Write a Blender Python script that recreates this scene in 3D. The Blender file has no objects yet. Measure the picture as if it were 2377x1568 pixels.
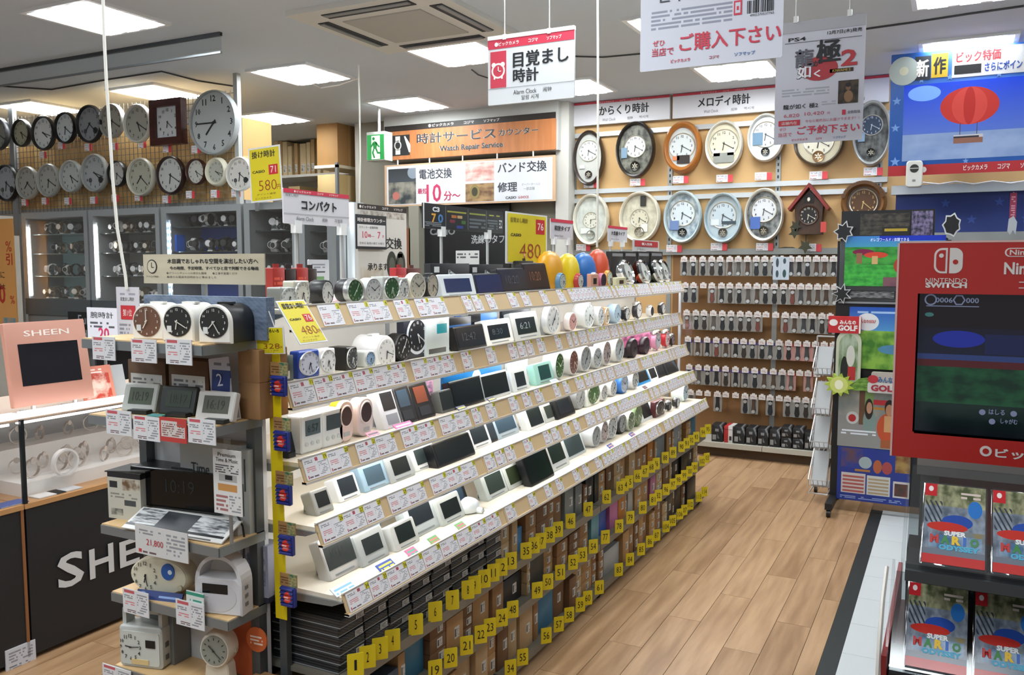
import bpy, bmesh, math, random
from mathutils import Vector, Matrix
random.seed(7)
SC = bpy.context.scene
COL = SC.collection
# ---------------- camera ----------------
FPX, CXP, CYP, HC = 1992.0, 1188.5, 784.0, 1.6
PITCH, YAW = math.atan((784 - 613) / FPX), math.radians(27.2)
FW = Vector((-math.sin(YAW) * math.cos(PITCH), math.cos(YAW) * math.cos(PITCH), -math.sin(PITCH)))
RT = Vector((math.cos(YAW), math.sin(YAW), 0)); UP = RT.cross(FW)
EYE = Vector((0, 0, HC))
cd = bpy.data.cameras.new('camera'); cd.sensor_width = 36; cd.lens = FPX / 2377 * 36; cd.clip_start = .05
cam = bpy.data.objects.new('camera', cd); COL.objects.link(cam); SC.camera = cam
cam.matrix_world = Matrix(((RT.x, UP.x, -FW.x, 0), (RT.y, UP.y, -FW.y, 0), (RT.z, UP.z, -FW.z, HC), (0, 0, 0, 1)))
# ---------------- world, lights, exposure ----------------
SC.view_settings.view_transform = 'Standard'; SC.view_settings.look = 'None'
SC.view_settings.gamma = 1; SC.view_settings.use_curve_mapping = False
SC.view_settings.exposure = 0.35
w = bpy.data.worlds.new('world'); SC.world = w; w.use_nodes = True
w.node_tree.nodes['Background'].inputs[0].default_value = (.80, .90, 1.0, 1)
w.node_tree.nodes['Background'].inputs[1].default_value = .32
ZC = 3.05
LAMP_W = 15.0      # watts of each ceiling fitting outside the frame
PANEL_E = 15.0     # emission of the ceiling diffusers
TUBE_E = 12.5       # emission of the shelf tubes
def area(x, y, z, sx, sy, pw, col=(.92, .97, 1)):
    l = bpy.data.lights.new('ceiling_lamp', 'AREA'); l.shape = 'RECTANGLE'; l.size = sx; l.size_y = sy; l.energy = pw; l.color = col
    o = bpy.data.objects.new('ceiling_lamp', l); o.location = (x, y, z); COL.objects.link(o); return o
for ax in (-6.05, -4.5, -3.0, -1.5):
    for ay in (2.0, .5, -1.0):
        area(ax, ay, ZC - .02, .5, .5, LAMP_W)
for ay in (2.0, .5, -1.0): area(0.0, ay, ZC - .02, .5, .5, LAMP_W * .4)
for ax, ay in ((-1.5, 3.5), (1.5, 5.22), (1.5, 6.65)):
    area(ax, ay, ZC - .02, .5, .5, LAMP_W)

def V(x, y, z): return Vector((x, y, z))
def P(px, py, x=None, y=None, z=None):
    "the point of the plane x=, y= or z= that the photograph shows at (px, py)"
    d = FW + RT * ((px - CXP) / FPX) - UP * ((py - CYP) / FPX)
    t = (x - EYE.x) / d.x if x is not None else (y - EYE.y) / d.y if y is not None else (z - EYE.z) / d.z
    return EYE + d * t
# ---------------- materials ----------------
def lin(h):
    h = h.lstrip('#'); o = []
    for i in (0, 2, 4):
        c = int(h[i:i + 2], 16) / 255
        o.append(c / 12.92 if c <= .04045 else ((c + .055) / 1.055) ** 2.4)
    return (*o, 1)
_M = {}
def M(h, rough=.5, metal=0., emit=0., spec=.5):
    k = (h, rough, metal, emit, spec)
    if k in _M: return _M[k]
    m = bpy.data.materials.new('paint_' + h.lstrip('#')); m.use_nodes = True
    b = m.node_tree.nodes['Principled BSDF']
    b.inputs['Base Color'].default_value = lin(h); b.inputs['Roughness'].default_value = rough; b.inputs['Metallic'].default_value = metal
    b.inputs['Specular IOR Level'].default_value = spec
    if emit:
        b.inputs['Emission Color'].default_value = lin(h); b.inputs['Emission Strength'].default_value = emit
    _M[k] = m; return m
class NT:
    "small node-tree writer"
    def __init__(s, name, rough=.5, metal=0):
        s.m = bpy.data.materials.new(name); s.m.use_nodes = True; s.t = s.m.node_tree; s.b = s.t.nodes['Principled BSDF']
        s.b.inputs['Roughness'].default_value = rough; s.b.inputs['Metallic'].default_value = metal
    def n(s, typ, **kw):
        x = s.t.nodes.new('ShaderNode' + typ)
        for k, v in kw.items(): setattr(x, k, v)
        return x
    def lk(s, a, b): s.t.links.new(a, b)
    def math(s, op, a, b=None, c=None):
        x = s.n('Math', operation=op)
        for i, v in enumerate((a, b, c)):
            if v is None: continue
            if isinstance(v, (int, float)): x.inputs[i].default_value = v
            else: s.lk(v, x.inputs[i])
        return x.outputs[0]
    def mix(s, f, a, b):
        x = s.n('Mix', data_type='RGBA')
        for i, v in ((0, f), (6, a), (7, b)):
            if isinstance(v, (int, float)): x.inputs[i].default_value = v
            elif isinstance(v, tuple): x.inputs[i].default_value = v
            else: s.lk(v, x.inputs[i])
        return x.outputs[2]
    def out(s, c): s.lk(c, s.b.inputs['Base Color']); return s.m
_PR = {}
def PR(name, base, layers=(), rough=.5, emit=0., axes='XZ'):
    """flat print laid out over an object's own bounding box (u to the right, v up): fill, text (rows of dashes), ell, grad, photo"""
    if name in _PR: return _PR[name]
    t = NT('print_' + name, rough); g = t.n('TexCoord').outputs['Generated']; sp = t.n('SeparateXYZ'); t.lk(g, sp.inputs[0])
    ax = {'X': 0, 'Y': 1, 'Z': 2}; u, v = sp.outputs[ax[axes[0]]], sp.outputs[ax[axes[1]]]
    col = lin(base)
    for L in layers:
        k, (x0, x1, z0, z1), c = L[:3]
        if k == 'ell':
            a = t.math('DIVIDE', t.math('SUBTRACT', u, (x0 + x1) / 2), (x1 - x0) / 2); b = t.math('DIVIDE', t.math('SUBTRACT', v, (z0 + z1) / 2), (z1 - z0) / 2)
            m = t.math('LESS_THAN', t.math('ADD', t.math('MULTIPLY', a, a), t.math('MULTIPLY', b, b)), 1)
        else:
            m = t.math('MULTIPLY', t.math('COMPARE', u, (x0 + x1) / 2, (x1 - x0) / 2), t.math('COMPARE', v, (z0 + z1) / 2, (z1 - z0) / 2))
        cc = lin(c)
        if k == 'text':
            nr, nc = L[3], L[4]; thr = L[5] if len(L) > 5 else .35
            rv = t.math('MULTIPLY', t.math('SUBTRACT', v, z0), nr / (z1 - z0)); ru = t.math('MULTIPLY', u, nc)
            cb = t.n('CombineXYZ'); t.lk(t.math('FLOOR', ru), cb.inputs[0]); t.lk(t.math('FLOOR', rv), cb.inputs[1])
            wn = t.n('TexWhiteNoise', noise_dimensions='2D'); t.lk(cb.outputs[0], wn.inputs['Vector'])
            m = t.math('MULTIPLY', m, t.math('MULTIPLY', t.math('LESS_THAN', t.math('FRACT', rv), .55), t.math('GREATER_THAN', wn.outputs[0], thr)))
        elif k == 'grad':
            f = t.math('DIVIDE', t.math('SUBTRACT', v, z0), z1 - z0); cc = t.mix(f, lin(c), lin(L[3]))
        elif k == 'photo':
            nz = t.n('TexNoise'); t.lk(g, nz.inputs['Vector']); nz.inputs['Scale'].default_value = L[4] if len(L) > 4 else 6; nz.inputs['Detail'].default_value = 3
            f = t.math('MULTIPLY_ADD', nz.outputs[0], 4, -1.5); f = t.math('MINIMUM', t.math('MAXIMUM', f, 0), 1); cc = t.mix(f, lin(c), lin(L[3]))
        elif k == 'stripe':
            f = t.math('FRACT', t.math('ADD', t.math('MULTIPLY', u, L[3]), t.math('MULTIPLY', v, L[4]))); m = t.math('MULTIPLY', m, t.math('LESS_THAN', f, L[5]))
        col = t.mix(m, col, cc)
    if isinstance(col, tuple): t.b.inputs['Base Color'].default_value = col
    else: t.out(col)
    if emit:
        t.b.inputs['Emission Strength'].default_value = emit
        if isinstance(col, tuple): t.b.inputs['Emission Color'].default_value = col
        else: t.lk(col, t.b.inputs['Emission Color'])
    _PR[name] = t.m; return t.m
def glassmat(name, tint=(1, 1, 1, 1), gl=.09, rough=.02):
    m = bpy.data.materials.new(name); m.use_nodes = True; t = m.node_tree; t.nodes.clear()
    o = t.nodes.new('ShaderNodeOutputMaterial'); a = t.nodes.new('ShaderNodeBsdfTransparent'); b = t.nodes.new('ShaderNodeBsdfGlossy'); x = t.nodes.new('ShaderNodeMixShader')
    a.inputs[0].default_value = tint; b.inputs['Roughness'].default_value = rough; x.inputs[0].default_value = gl
    t.links.new(a.outputs[0], x.inputs[1]); t.links.new(b.outputs[0], x.inputs[2]); t.links.new(x.outputs[0], o.inputs[0]); return m
GLASS = glassmat('clear_glass'); PLASTIC = glassmat('clear_plastic', (.93, .95, .95, 1), .10, .15)
def woodmat(name, c1, c2, rough=.45, scale=(1, 14, 14), rnd=0., axis=None):
    t = NT(name, rough); tc = t.n('TexCoord'); mp = t.n('Mapping'); mp.inputs['Scale'].default_value = scale
    t.lk(tc.outputs['Object'], mp.inputs[0])
    oi = t.n('ObjectInfo'); nz = t.n('TexNoise'); nz.noise_dimensions = '4D'; nz.inputs['Scale'].default_value = 2.2; nz.inputs['Detail'].default_value = 5
    t.lk(mp.outputs[0], nz.inputs['Vector']); t.lk(t.math('MULTIPLY', oi.outputs['Random'], 40), nz.inputs['W'])
    f = t.math('MULTIPLY_ADD', nz.outputs[0], 2.4, -.7); f = t.math('ADD', f, t.math('MULTIPLY', t.math('SUBTRACT', oi.outputs['Random'], .5), rnd))
    f = t.math('MINIMUM', t.math('MAXIMUM', f, 0), 1)
    return t.out(t.mix(f, lin(c1), lin(c2)))
def noisy(name, c1, c2, scale=8, rough=.6, metal=0):
    t = NT(name, rough, metal); tc = t.n('TexCoord'); nz = t.n('TexNoise'); nz.inputs['Scale'].default_value = scale; nz.inputs['Detail'].default_value = 4
    t.lk(tc.outputs['Object'], nz.inputs['Vector']); return t.out(t.mix(nz.outputs[0], lin(c1), lin(c2)))
WHITE = M('#e8e8e6', .4); BLACK = M('#0d0e10', .35); STEEL = M('#9a9c9c', .35, .8); CHROME = M('#d8dadb', .12, 1.); TAN = M('#cdb287', .6)
GREY = M('#8e918f', .5); DGREY = M('#3a3d40', .5); RED = M('#c8202a', .45); YEL = M('#f0d800', .5); CREAM = M('#e4ddc8', .45); INK = M('#15161a', .6)
CARD = noisy('carton_brown', '#8a6540', '#9c754c', 5, .75)
PINE = woodmat('pine_board', '#d9b98a', '#c9a572', .45, (14, 1.2, 14))
# ---------------- mesh builder ----------------
class MB:
    def __init__(s): s.v = []; s.f = []; s.mi = []
    def add(s, vs, fs, mi=0, xf=None):
        o = len(s.v); s.v += [tuple(xf @ Vector(p)) if xf else tuple(p) for p in vs]
        s.f += [tuple(i + o for i in f) for f in fs]; s.mi += [mi] * len(fs); return s
    def box(s, x0, x1, y0, y1, z0, z1, mi=0, xf=None):
        return s.add([(x0, y0, z0), (x1, y0, z0), (x1, y1, z0), (x0, y1, z0), (x0, y0, z1), (x1, y0, z1), (x1, y1, z1), (x0, y1, z1)],
                     [(0, 3, 2, 1), (4, 5, 6, 7), (0, 1, 5, 4), (1, 2, 6, 5), (2, 3, 7, 6), (3, 0, 4, 7)], mi, xf)
    def slab(s, pts, y0, y1, bev=0., mi=0, xf=None, c=None):
        "prism of the outline pts (x,z; counter-clockwise seen from the front) from y0 (front) to y1, front edge chamfered by bev"
        n = len(pts); cx, cz = c or (sum(p[0] for p in pts) / n, sum(p[1] for p in pts) / n)
        W = max(abs(p[0] - cx) for p in pts) or 1; Hh = max(abs(p[1] - cz) for p in pts) or 1
        rings = []
        if bev: rings.append([(cx + (p[0] - cx) * (1 - bev / W), y0, cz + (p[1] - cz) * (1 - bev / Hh)) for p in pts]); rings.append([(p[0], y0 + bev, p[1]) for p in pts])
        else: rings.append([(p[0], y0, p[1]) for p in pts])
        rings.append([(p[0], y1, p[1]) for p in pts]); vs = sum(rings, []); fs = [tuple(range(n))]
        for k in range(len(rings) - 1):
            for i in range(n): fs.append((k * n + i, (k + 1) * n + i, (k + 1) * n + (i + 1) % n, k * n + (i + 1) % n))
        fs.append(tuple(reversed(range((len(rings) - 1) * n, len(rings) * n))))
        return s.add(vs, fs, mi, xf)
    def lathe(s, prof, n=28, sx=1., sz=1., cx=0., cz=0., mi=0, xf=None, cap=True, front=True):
        "profile of (r,y) from front to back turned about the y axis, ellipse scales sx, sz"
        vs = []; fs = []
        for r, y in prof:
            for i in range(n):
                a = 2 * math.pi * i / n; vs.append((cx + r * sx * math.cos(a), y, cz + r * sz * math.sin(a)))
        for k in range(len(prof) - 1):
            for i in range(n): fs.append((k * n + i, (k + 1) * n + i, (k + 1) * n + (i + 1) % n, k * n + (i + 1) % n))
        if cap:
            if front: fs.append(tuple(range(n)))
            fs.append(tuple(reversed(range((len(prof) - 1) * n, len(prof) * n))))
        return s.add(vs, fs, mi, xf)
    def tube(s, pts, r, n=6, mi=0):
        pts = [Vector(p) for p in pts]; vs = []; fs = []
        for i, p in enumerate(pts):
            d = (pts[min(i + 1, len(pts) - 1)] - pts[max(i - 1, 0)]).normalized(); a = d.orthogonal().normalized() if i == 0 else (a - d * a.dot(d)).normalized(); b = d.cross(a)
            for k in range(n): q = 2 * math.pi * k / n; vs.append(tuple(p + (a * math.cos(q) + b * math.sin(q)) * r))
        for i in range(len(pts) - 1):
            for k in range(n): fs.append((i * n + k, i * n + (k + 1) % n, (i + 1) * n + (k + 1) % n, (i + 1) * n + k))
        fs.append(tuple(reversed(range(n)))); fs.append(tuple(range((len(pts) - 1) * n, len(pts) * n)))
        return s.add(vs, fs, mi)
    def xf(s, m): s.v = [tuple(m @ Vector(p)) for p in s.v]; return s
    def mesh(s, name, mats, smooth=True):
        me = bpy.data.meshes.new(name); me.from_pydata(s.v, [], s.f)
        for m in (mats if isinstance(mats, (list, tuple)) else [mats]): me.materials.append(m)
        if any(s.mi): me.polygons.foreach_set('material_index', s.mi)
        if smooth: me.polygons.foreach_set('use_smooth', [True] * len(me.polygons)); me.set_sharp_from_angle(angle=math.radians(38))
        me.update(); return me
def link(name, me, parent=None, loc=(0, 0, 0), rz=0.):
    o = bpy.data.objects.new(name, me); COL.objects.link(o); o.parent = parent; o.location = loc; o.rotation_euler = (0, 0, rz); return o
def part(name, mb, mats, parent, loc=(0, 0, 0)): return link(name, mb.mesh(name, mats), parent, loc)
def tag(o, label, cat, group=None):
    o['label'] = label; o['category'] = cat
    if group: o['group'] = group
    return o
def thing(name, label, cat, loc=(0, 0, 0), rz=0., group=None): return tag(link(name, None, None, loc, rz), label, cat, group)
def solo(name, mb, mats, label, cat, loc=(0, 0, 0), rz=0., group=None): return tag(link(name, mb.mesh(name, mats), None, loc, rz), label, cat, group)
def struct(name, mb, mats, parent=None, loc=(0, 0, 0)):
    o = link(name, mb.mesh(name, mats), parent, loc)
    if parent is None: o['kind'] = 'structure'
    return o
def dup(root, loc, rz=None, label=None, group=None, scale=None):
    r = root.copy(); COL.objects.link(r); r.location = loc
    if rz is not None: r.rotation_euler = (0, 0, rz)
    if label: r['label'] = label
    if group: r['group'] = group
    for ch in list(root.children):
        c = ch.copy(); COL.objects.link(c); c.parent = r
        for g in ch.children: d = g.copy(); COL.objects.link(d); d.parent = c
    return r
ORD = 'first second third fourth fifth sixth seventh eighth ninth tenth eleventh twelfth thirteenth fourteenth fifteenth sixteenth seventeenth eighteenth nineteenth twentieth'.split()
def ordw(n):
    if n <= 20: return ORD[n - 1]
    t = {2: 'twenty', 3: 'thirty', 4: 'forty', 5: 'fifty', 6: 'sixty', 7: 'seventy'}[n // 10]
    return t[:-1] + 'ieth' if n % 10 == 0 else t + '-' + ORD[n % 10 - 1]
def rr(w, h, r=.005, n=3, x=0., z=0.):
    "rounded rectangle outline, centred on x, standing on z"
    r = min(r, w / 2 * .999, h / 2 * .999); o = []
    for cx, cz, a0 in ((w / 2 - r, r, -90), (w / 2 - r, h - r, 0), (-w / 2 + r, h - r, 90), (-w / 2 + r, r, 180)):
        for i in range(n + 1): a = math.radians(a0 + 90 * i / n); o.append((x + cx + r * math.cos(a), z + cz + r * math.sin(a)))
    return o
def ell(rx, rz, n=28, cx=0., cz=0.): return [(cx + rx * math.cos(2 * math.pi * i / n), cz + rz * math.sin(2 * math.pi * i / n)) for i in range(n)]
_T = {}
def tmesh(body, bold=0., res=2):
    dense = any('\u4e00' <= ch <= '\u9fff' for ch in body); sh = bold if dense and bold > .008 else 0
    if sh: bold = .006
    k = (body, bold, sh)
    if k not in _T:
        c = bpy.data.curves.new('lettering', 'FONT'); c.body = body; c.resolution_u = res; c.offset = bold; c.align_x = 'LEFT'
        o = bpy.data.objects.new('lettering', c)
        me = bpy.data.meshes.new_from_object(o); bpy.data.objects.remove(o); bpy.data.curves.remove(c)
        if sh:
            n = len(me.vertices); vs = [v.co.copy() for v in me.vertices]; fs = [tuple(p.vertices) for p in me.polygons]; me2 = bpy.data.meshes.new('lettering')
            me2.from_pydata([(v.x + d, v.y + e, q) for q, (d, e) in enumerate(((0, 0), (sh * 1.6, 0), (sh * .8, sh * .6))) for v in vs], [], [tuple(i + n * q for i in f) for q in range(3) for f in fs]); bpy.data.meshes.remove(me); me = me2
        xs = [v.co.x for v in me.vertices] or [0, 1]; ys = [v.co.y for v in me.vertices] or [0, 1]
        x0, x1, y0, y1 = min(xs), max(xs), min(ys), max(ys)
        for v in me.vertices: v.co = ((v.co.x - (x0 + x1) / 2), -.00025 * v.co.z, (v.co.y - y0))
        me.name = 'lettering'; _T[k] = (me, x1 - x0, y1 - y0)
    return _T[k]
def text(body, parent, x, z, h, mat, y=-.001, w=None, bold=.0, name='lettering', al='C', rot=0.):
    "flat printed lettering on a front face (local XZ plane): centre x, foot z, height h, optional width w"
    me, W, H = tmesh(body, bold); me = me.copy(); me.materials.clear(); me.materials.append(mat)
    o = bpy.data.objects.new(name, me); COL.objects.link(o); o.parent = parent
    s = h / H; sx = w / W if w else s
    if al == 'L': x += W * sx / 2
    if al == 'R': x -= W * sx / 2
    o.location = (x, y, z); o.scale = (sx, 1, s); o.rotation_euler = (0, rot, 0); return o
def plate(pts, y=-.001, t=.0006, mi=0): return MB().slab(pts, y - t, y + t * .2)
def patch(name, parent, x0, x1, z0, z1, mat, y=-.001, t=.0006): return part(name, MB().box(x0, x1, y - t, y, z0, z1), mat, parent)
# ---------------- room shell ----------------
YW = 7.35   # plane of the clock wall
ceil_m = noisy('ceiling_board', '#d6e0ea', '#ced9e4', 1.2, .8)
wall_m = noisy('wall_paint', '#c9c6bd', '#bfbcb3', 2, .8)
struct('floor', MB().box(-10, 4, -2.5, 8.6, -.06, -.004), noisy('floor_base', '#8a6d50', '#7a5f45', 3, .6))
struct('ceiling', MB().box(-10, 4, -2.5, 8.6, ZC, ZC + .08), ceil_m)
struct('wall_left', MB().box(-9.6, -9.5, -2.5, 8.6, 0, ZC), wall_m)
struct('wall_right', MB().box(3.5, 3.6, -2.5, 8.6, 0, ZC), wall_m)
struct('wall_back', MB().box(-10, 4, 8.45, 8.55, 0, ZC), wall_m)
struct('wall_clock_side', MB().box(-3.19, 3.4, YW, YW + .1, 0, ZC), noisy('clock_wall_board', '#cda873', '#c49d66', 1.5, .6))
floor = bpy.data.objects['floor']
plank_m = woodmat('plank_oak', '#bd9a75', '#94714f', .38, (11, 1.0, 11), .5)
pm = MB().box(.0012, .1488, .001, .949, -.004, .0).mesh('plank', plank_m)
cols = [(-3.35 + .15 * i) for i in range(20)]
pm2 = MB().box(.0012, .078, .001, .949, -.004, .0).mesh('plank', plank_m)
for i, x in enumerate(cols):
    y = 1.0 + (i * .37) % .95
    while y < 7.3:
        link('plank', pm if x + .15 <= -.42 else pm2, floor, (x, y, 0)); y += .95
# near floor, bare pieces close the row ends
struct('trim_1', MB().box(-.42, -.352, 1.2, 5.95, -.004, .0015), M('#1d2224', .5), None)
tile_m = noisy('white_tile', '#cfd4d6', '#c6cbce', 2, .35)
tm = MB().box(.001, .329, .001, .329, -.004, .001).mesh('tile', tile_m)
for i in range(6):
    for j in range(14): link('tile', tm, floor, (-.352 + .33 * i, 1.35 + .33 * j, 0))
struct('strap_shade_panel', MB().box(P(1560, 800, y=YW).x, 3.3, YW - .008, YW, .12, P(1600, 590, y=YW).z), noisy('strap_wall_shade', '#8f673c', '#7d5831', 1.5, .65))  # added panel: shade on the lower strap wall, put into a darker brown
# ---------------- ceiling fittings ----------------
dm = MB(); n_ = 6
diff = bpy.data.materials.new('lit_diffuser'); diff.use_nodes = True; b_ = diff.node_tree.nodes['Principled BSDF']
b_.inputs['Base Color'].default_value = (.9, .9, .9, 1); b_.inputs['Emission Color'].default_value = (.93, .975, 1, 1); b_.inputs['Emission Strength'].default_value = PANEL_E
LX = []
for y, xs in ((3.5, (-4.54,)), (5.22, (-7.6, -6.05, -4.49, -3.08, -1.52, .02)), (6.62, (-7.6, -6.08, -4.45, -2.85, -1.5, 0.02))):
    LX += [(x, y) for x in xs]
fr_mb = MB()
for a, b, c, d in ((-.29, .29, -.29, -.262), (-.29, .29, .262, .29), (-.29, -.262, -.262, .262), (.262, .29, -.262, .262)): fr_mb.box(a, b, c, d, -.018, 0)
fr_me = fr_mb.mesh('frame', M('#e9ebec', .4)); di = MB()
di.box(-.262, .262, -.262, .262, -.012, -.002)
for s in (-1, 0, 1): di.box(s * .16 - .05, s * .16 + .05, -.25, .25, -.026, -.012)
di_me = di.mesh('diffuser', diff)
WHERE = {-4.54: 'beside the long glass smoke screen', }
for k, (x, y) in enumerate(LX):
    row = {3.5: 'front', 5.22: 'middle', 6.62: 'rear'}[y]
    nth = ordw(sum(1 for a in LX if a[1] == y and a[0] <= x))
    lab = 'square recessed ceiling light, nearest one, in front of the glass smoke screen' if row == 'front' else f'square recessed ceiling light, {nth} from the watch wall side in the {row} row'
    t = thing('ceiling_light', lab, 'ceiling light', (x, y, ZC), 0, 'recessed ceiling lights')
    link('frame', fr_me, t); link('diffuser', di_me, t)
# air conditioner
t = thing('air_conditioner', 'white four-way cassette air conditioner in the ceiling with dark louver slots', 'air conditioner', (-2.98, 4.42, ZC))
m = MB()
for a, b, c, d in ((-.5, .5, -.5, -.27), (-.5, .5, .27, .5), (-.5, -.27, -.27, .27), (.27, .5, -.27, .27)): m.box(a, b, c, d, -.03, 0)
part('panel', m, M('#dedfda', .5), t)
part('intake_grille', MB().box(-.27, .27, -.27, .27, -.036, 0), M('#b9bab4', .6), t)
for k in range(4):
    q = Matrix.Rotation(k * math.pi / 2, 4, 'Z'); part('air_slot', MB().box(-.3, .3, -.43, -.35, -.034, -.028, 0, q), M('#23272c', .5), t)
    part('louver', MB().box(-.29, .29, -.425, -.39, -.040, -.034, 0, q), M('#8d8f90', .4), t)
# smoke screen
t = thing('smoke_screen', 'long clear glass smoke screen hanging from the ceiling above the watch wall', 'smoke screen', (-5.6, 4.08, 2.92))
part('glass_pane', MB().box(-1.45, 1.45, -.004, .004, .012, .13), glassmat('smoke_glass', (.9, .94, .96, 1), .22), t)
part('top_rail', MB().box(-1.45, 1.45, -.012, .012, .108, .13), M('#3a4046', .4), t)
part('bottom_rail', MB().box(-1.45, 1.45, -.008, .008, 0, .012), M('#7d8488', .35, .6), t)
# ceiling cables
def cable(name, pts, r, mat, label, z=None, cat='cable'):
    return solo(name, MB().tube(pts, r), mat, label, cat)
z_ = ZC - .006
cable('ceiling_cable', [P(a, b, z=z_) for a, b in ((0, 200), (120, 208), (250, 185), (375, 166), (460, 188), (540, 200))], .006, DGREY, 'thin dark cable running along the ceiling over the wall clocks')
cable('ceiling_cable', [P(a, b, z=z_) for a, b in ((1330, 131), (1400, 133), (1500, 124))], .005, DGREY, 'dark ceiling cable passing behind the white hanging alarm clock sign')
cable('ceiling_cable', [P(a, b, z=z_) for a, b in ((2005, 68), (2120, 52), (2250, 32), (2377, 14))], .006, DGREY, 'dark ceiling cable sagging towards the blue screen')
cable('ceiling_cable', [P(a, b, z=z_) for a, b in ((720, 192), (745, 204), (785, 198), (832, 182))], .006, WHITE, 'short white ceiling cable looping beside a ceiling light')
cable('ceiling_cable', [P(a, b, z=z_) for a, b in ((1095, 162), (1110, 174), (1135, 182))], .005, DGREY, 'short dark cable loop under the light by the hanging sign')
# white pull cords
def cord(pts, y, label, r=.006):
    q = [P(a, b, y=y) for a, b in pts]; q[0].z = ZC
    return cable('hanging_cord', q, r, M('#dcdad2', .5), label, cat='cord')
cord(((243, -10), (242, 90), (247, 190), (255, 310), (262, 420), (272, 530), (291, 640), (294, 672)), 1.72, 'long cream cord hanging from the ceiling to the small first-place sign', .0045)
cord(((833, 180), (835, 260), (836, 370), (834, 480)), 5.2, 'cream cord hanging beside the storage shelf of upright cartons')
cord(((1386, 30), (1388, 170), (1388, 330), (1387, 480), (1386, 575)), 4.0, 'cream cord hanging in front of the carved karakuri clocks')
# ---------------- wall clocks (both walls) ----------------
_NUM = {}
def numerals(hexc, R=1., sz=.26, skip=()):
    k = (hexc, sz, tuple(skip))
    if k not in _NUM:
        m = MB()
        for n in range(1, 13):
            if n in skip: continue
            me, W, H = tmesh(str(n), .022, 1); a = math.radians(90 - 30 * n); s = sz / H * .82; cx, cz = .8 * math.cos(a), .8 * math.sin(a)
            m.add([(cx + v.co.x * s, 0, cz + v.co.z * s - sz * .41) for v in me.vertices], [tuple(p.vertices) for p in me.polygons])
        _NUM[k] = m.mesh('dial_lettering', M(hexc, .6), False)
    return _NUM[k]
_TK = {}
def ticks(hexc):
    if hexc not in _TK:
        m = MB()
        for n in range(12): m.box(-.025, .025, 0, .002, .70, .86, 0, Matrix.Rotation(math.radians(30 * n), 4, 'Y'))
        _TK[hexc] = m.mesh('hour_marks', M(hexc, .6), False)
    return _TK[hexc]
def hands_mb(r, hh, mm, y, wd=.05, sx=1.):
    m = MB(); ah = math.radians(30 * hh + mm / 2); am = math.radians(6 * mm)
    for a, l, ww in ((ah, .52, wd * 1.3), (am, .78, wd)):
        m.box(-ww * r / 2, ww * r / 2, y, y + .0012, -.12 * r, l * r, 0, Matrix.Rotation(a, 4, 'Y')); y -= .0014
    m.lathe([(.05 * r, y - .001), (.05 * r, y + .004)], 8); return m
def dial(t, r, sx, cx, cz, y, face, ink, hh, mm, num=True, nsz=.26, bright=None):
    t = part('dial', MB().lathe([(r, y), (r, y + .002)], 28, sx, 1, cx, cz), M(face, .45), t)
    o = link('dial_lettering' if num else 'hour_marks', numerals(ink, 1, nsz) if num else ticks(ink), t, (cx, y - .0012, cz)); o.scale = (r * sx, 1, r)
    o = part('hands', hands_mb(r, hh, mm, -.0035), M(ink, .4), t, (cx, y, cz)); o.scale = (sx, 1, 1)
RIMS = {'round': [(.86, -.55), (.90, -.92), (.95, -1.), (.99, -.72), (1., -.25), (.97, 0.)],
        'thin': [(.93, -.55), (.95, -.95), (.97, -1.), (1., -.6), (1., 0.)],
        'wide': [(.74, -.5), (.80, -.85), (.88, -1.), (.97, -.75), (1., -.3), (1., 0.)]}
def wclock(px, py, hpx, rim, face, label, Y, wf=1., ink='#26282b', hh=6, mm=20, style='round', num=True, nsz=.24, d=.05, rough=.35, metal=0., cat='wall clock', group=None, sub=None):
    p = P(px, py, y=Y - d / 2); dep = (p - EYE).dot(FW); R_ = hpx / 2 * dep / FPX
    t = thing('wall_clock', label, cat, (p.x, Y, p.z), 0, group); pr = [(r * R_, y * d) for r, y in RIMS[style]]
    part('rim', MB().lathe(pr, 36, wf, 1, front=False), M(rim, rough, metal), t); ri = pr[0][0]
    dial(t, ri, wf, 0, 0, -d * .5, face, ink, hh, mm, num, nsz)
    if sub:
        for (a, b, c_, hx) in sub: part('sub_dial', MB().lathe([(c_ * ri, -d * .53), (c_ * ri, -d * .5)], 16, 1, 1, a * ri * wf, b * ri), M(hx, .5), t)
    return t
def ptag(px, py, Y, label, w=.085, h=.06, group='price tags under the wall clocks'):
    p = P(px, py, y=Y); t = thing('price_tag', label, 'price tag', (p.x, Y, p.z - h / 2), 0, group)
    part('card', MB().box(-w * .55, w * .22, -.003, 0, 0, h), PRICE, t); part('red_flap', MB().box(w * .22, w * .55, -.004, 0, -.002, h * .92), M('#d8444c', .5), t); return t
PRICE = PR('price_white', '#e3e3e6', [('text', (.08, .62, .70, .92), '#8b8d92', 2, 26), ('text', (.08, .6, .36, .56), '#d9868a', 2, 16, .2), ('fill', (.08, .14, .06, .2), '#c03540'), ('text', (.16, .55, .06, .2), '#6d5558', 1, 30, .2), ('text', (.68, .95, .15, .9), '#a4a6ab', 6, 30, .4)], .45)
YL = 5.0
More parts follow.
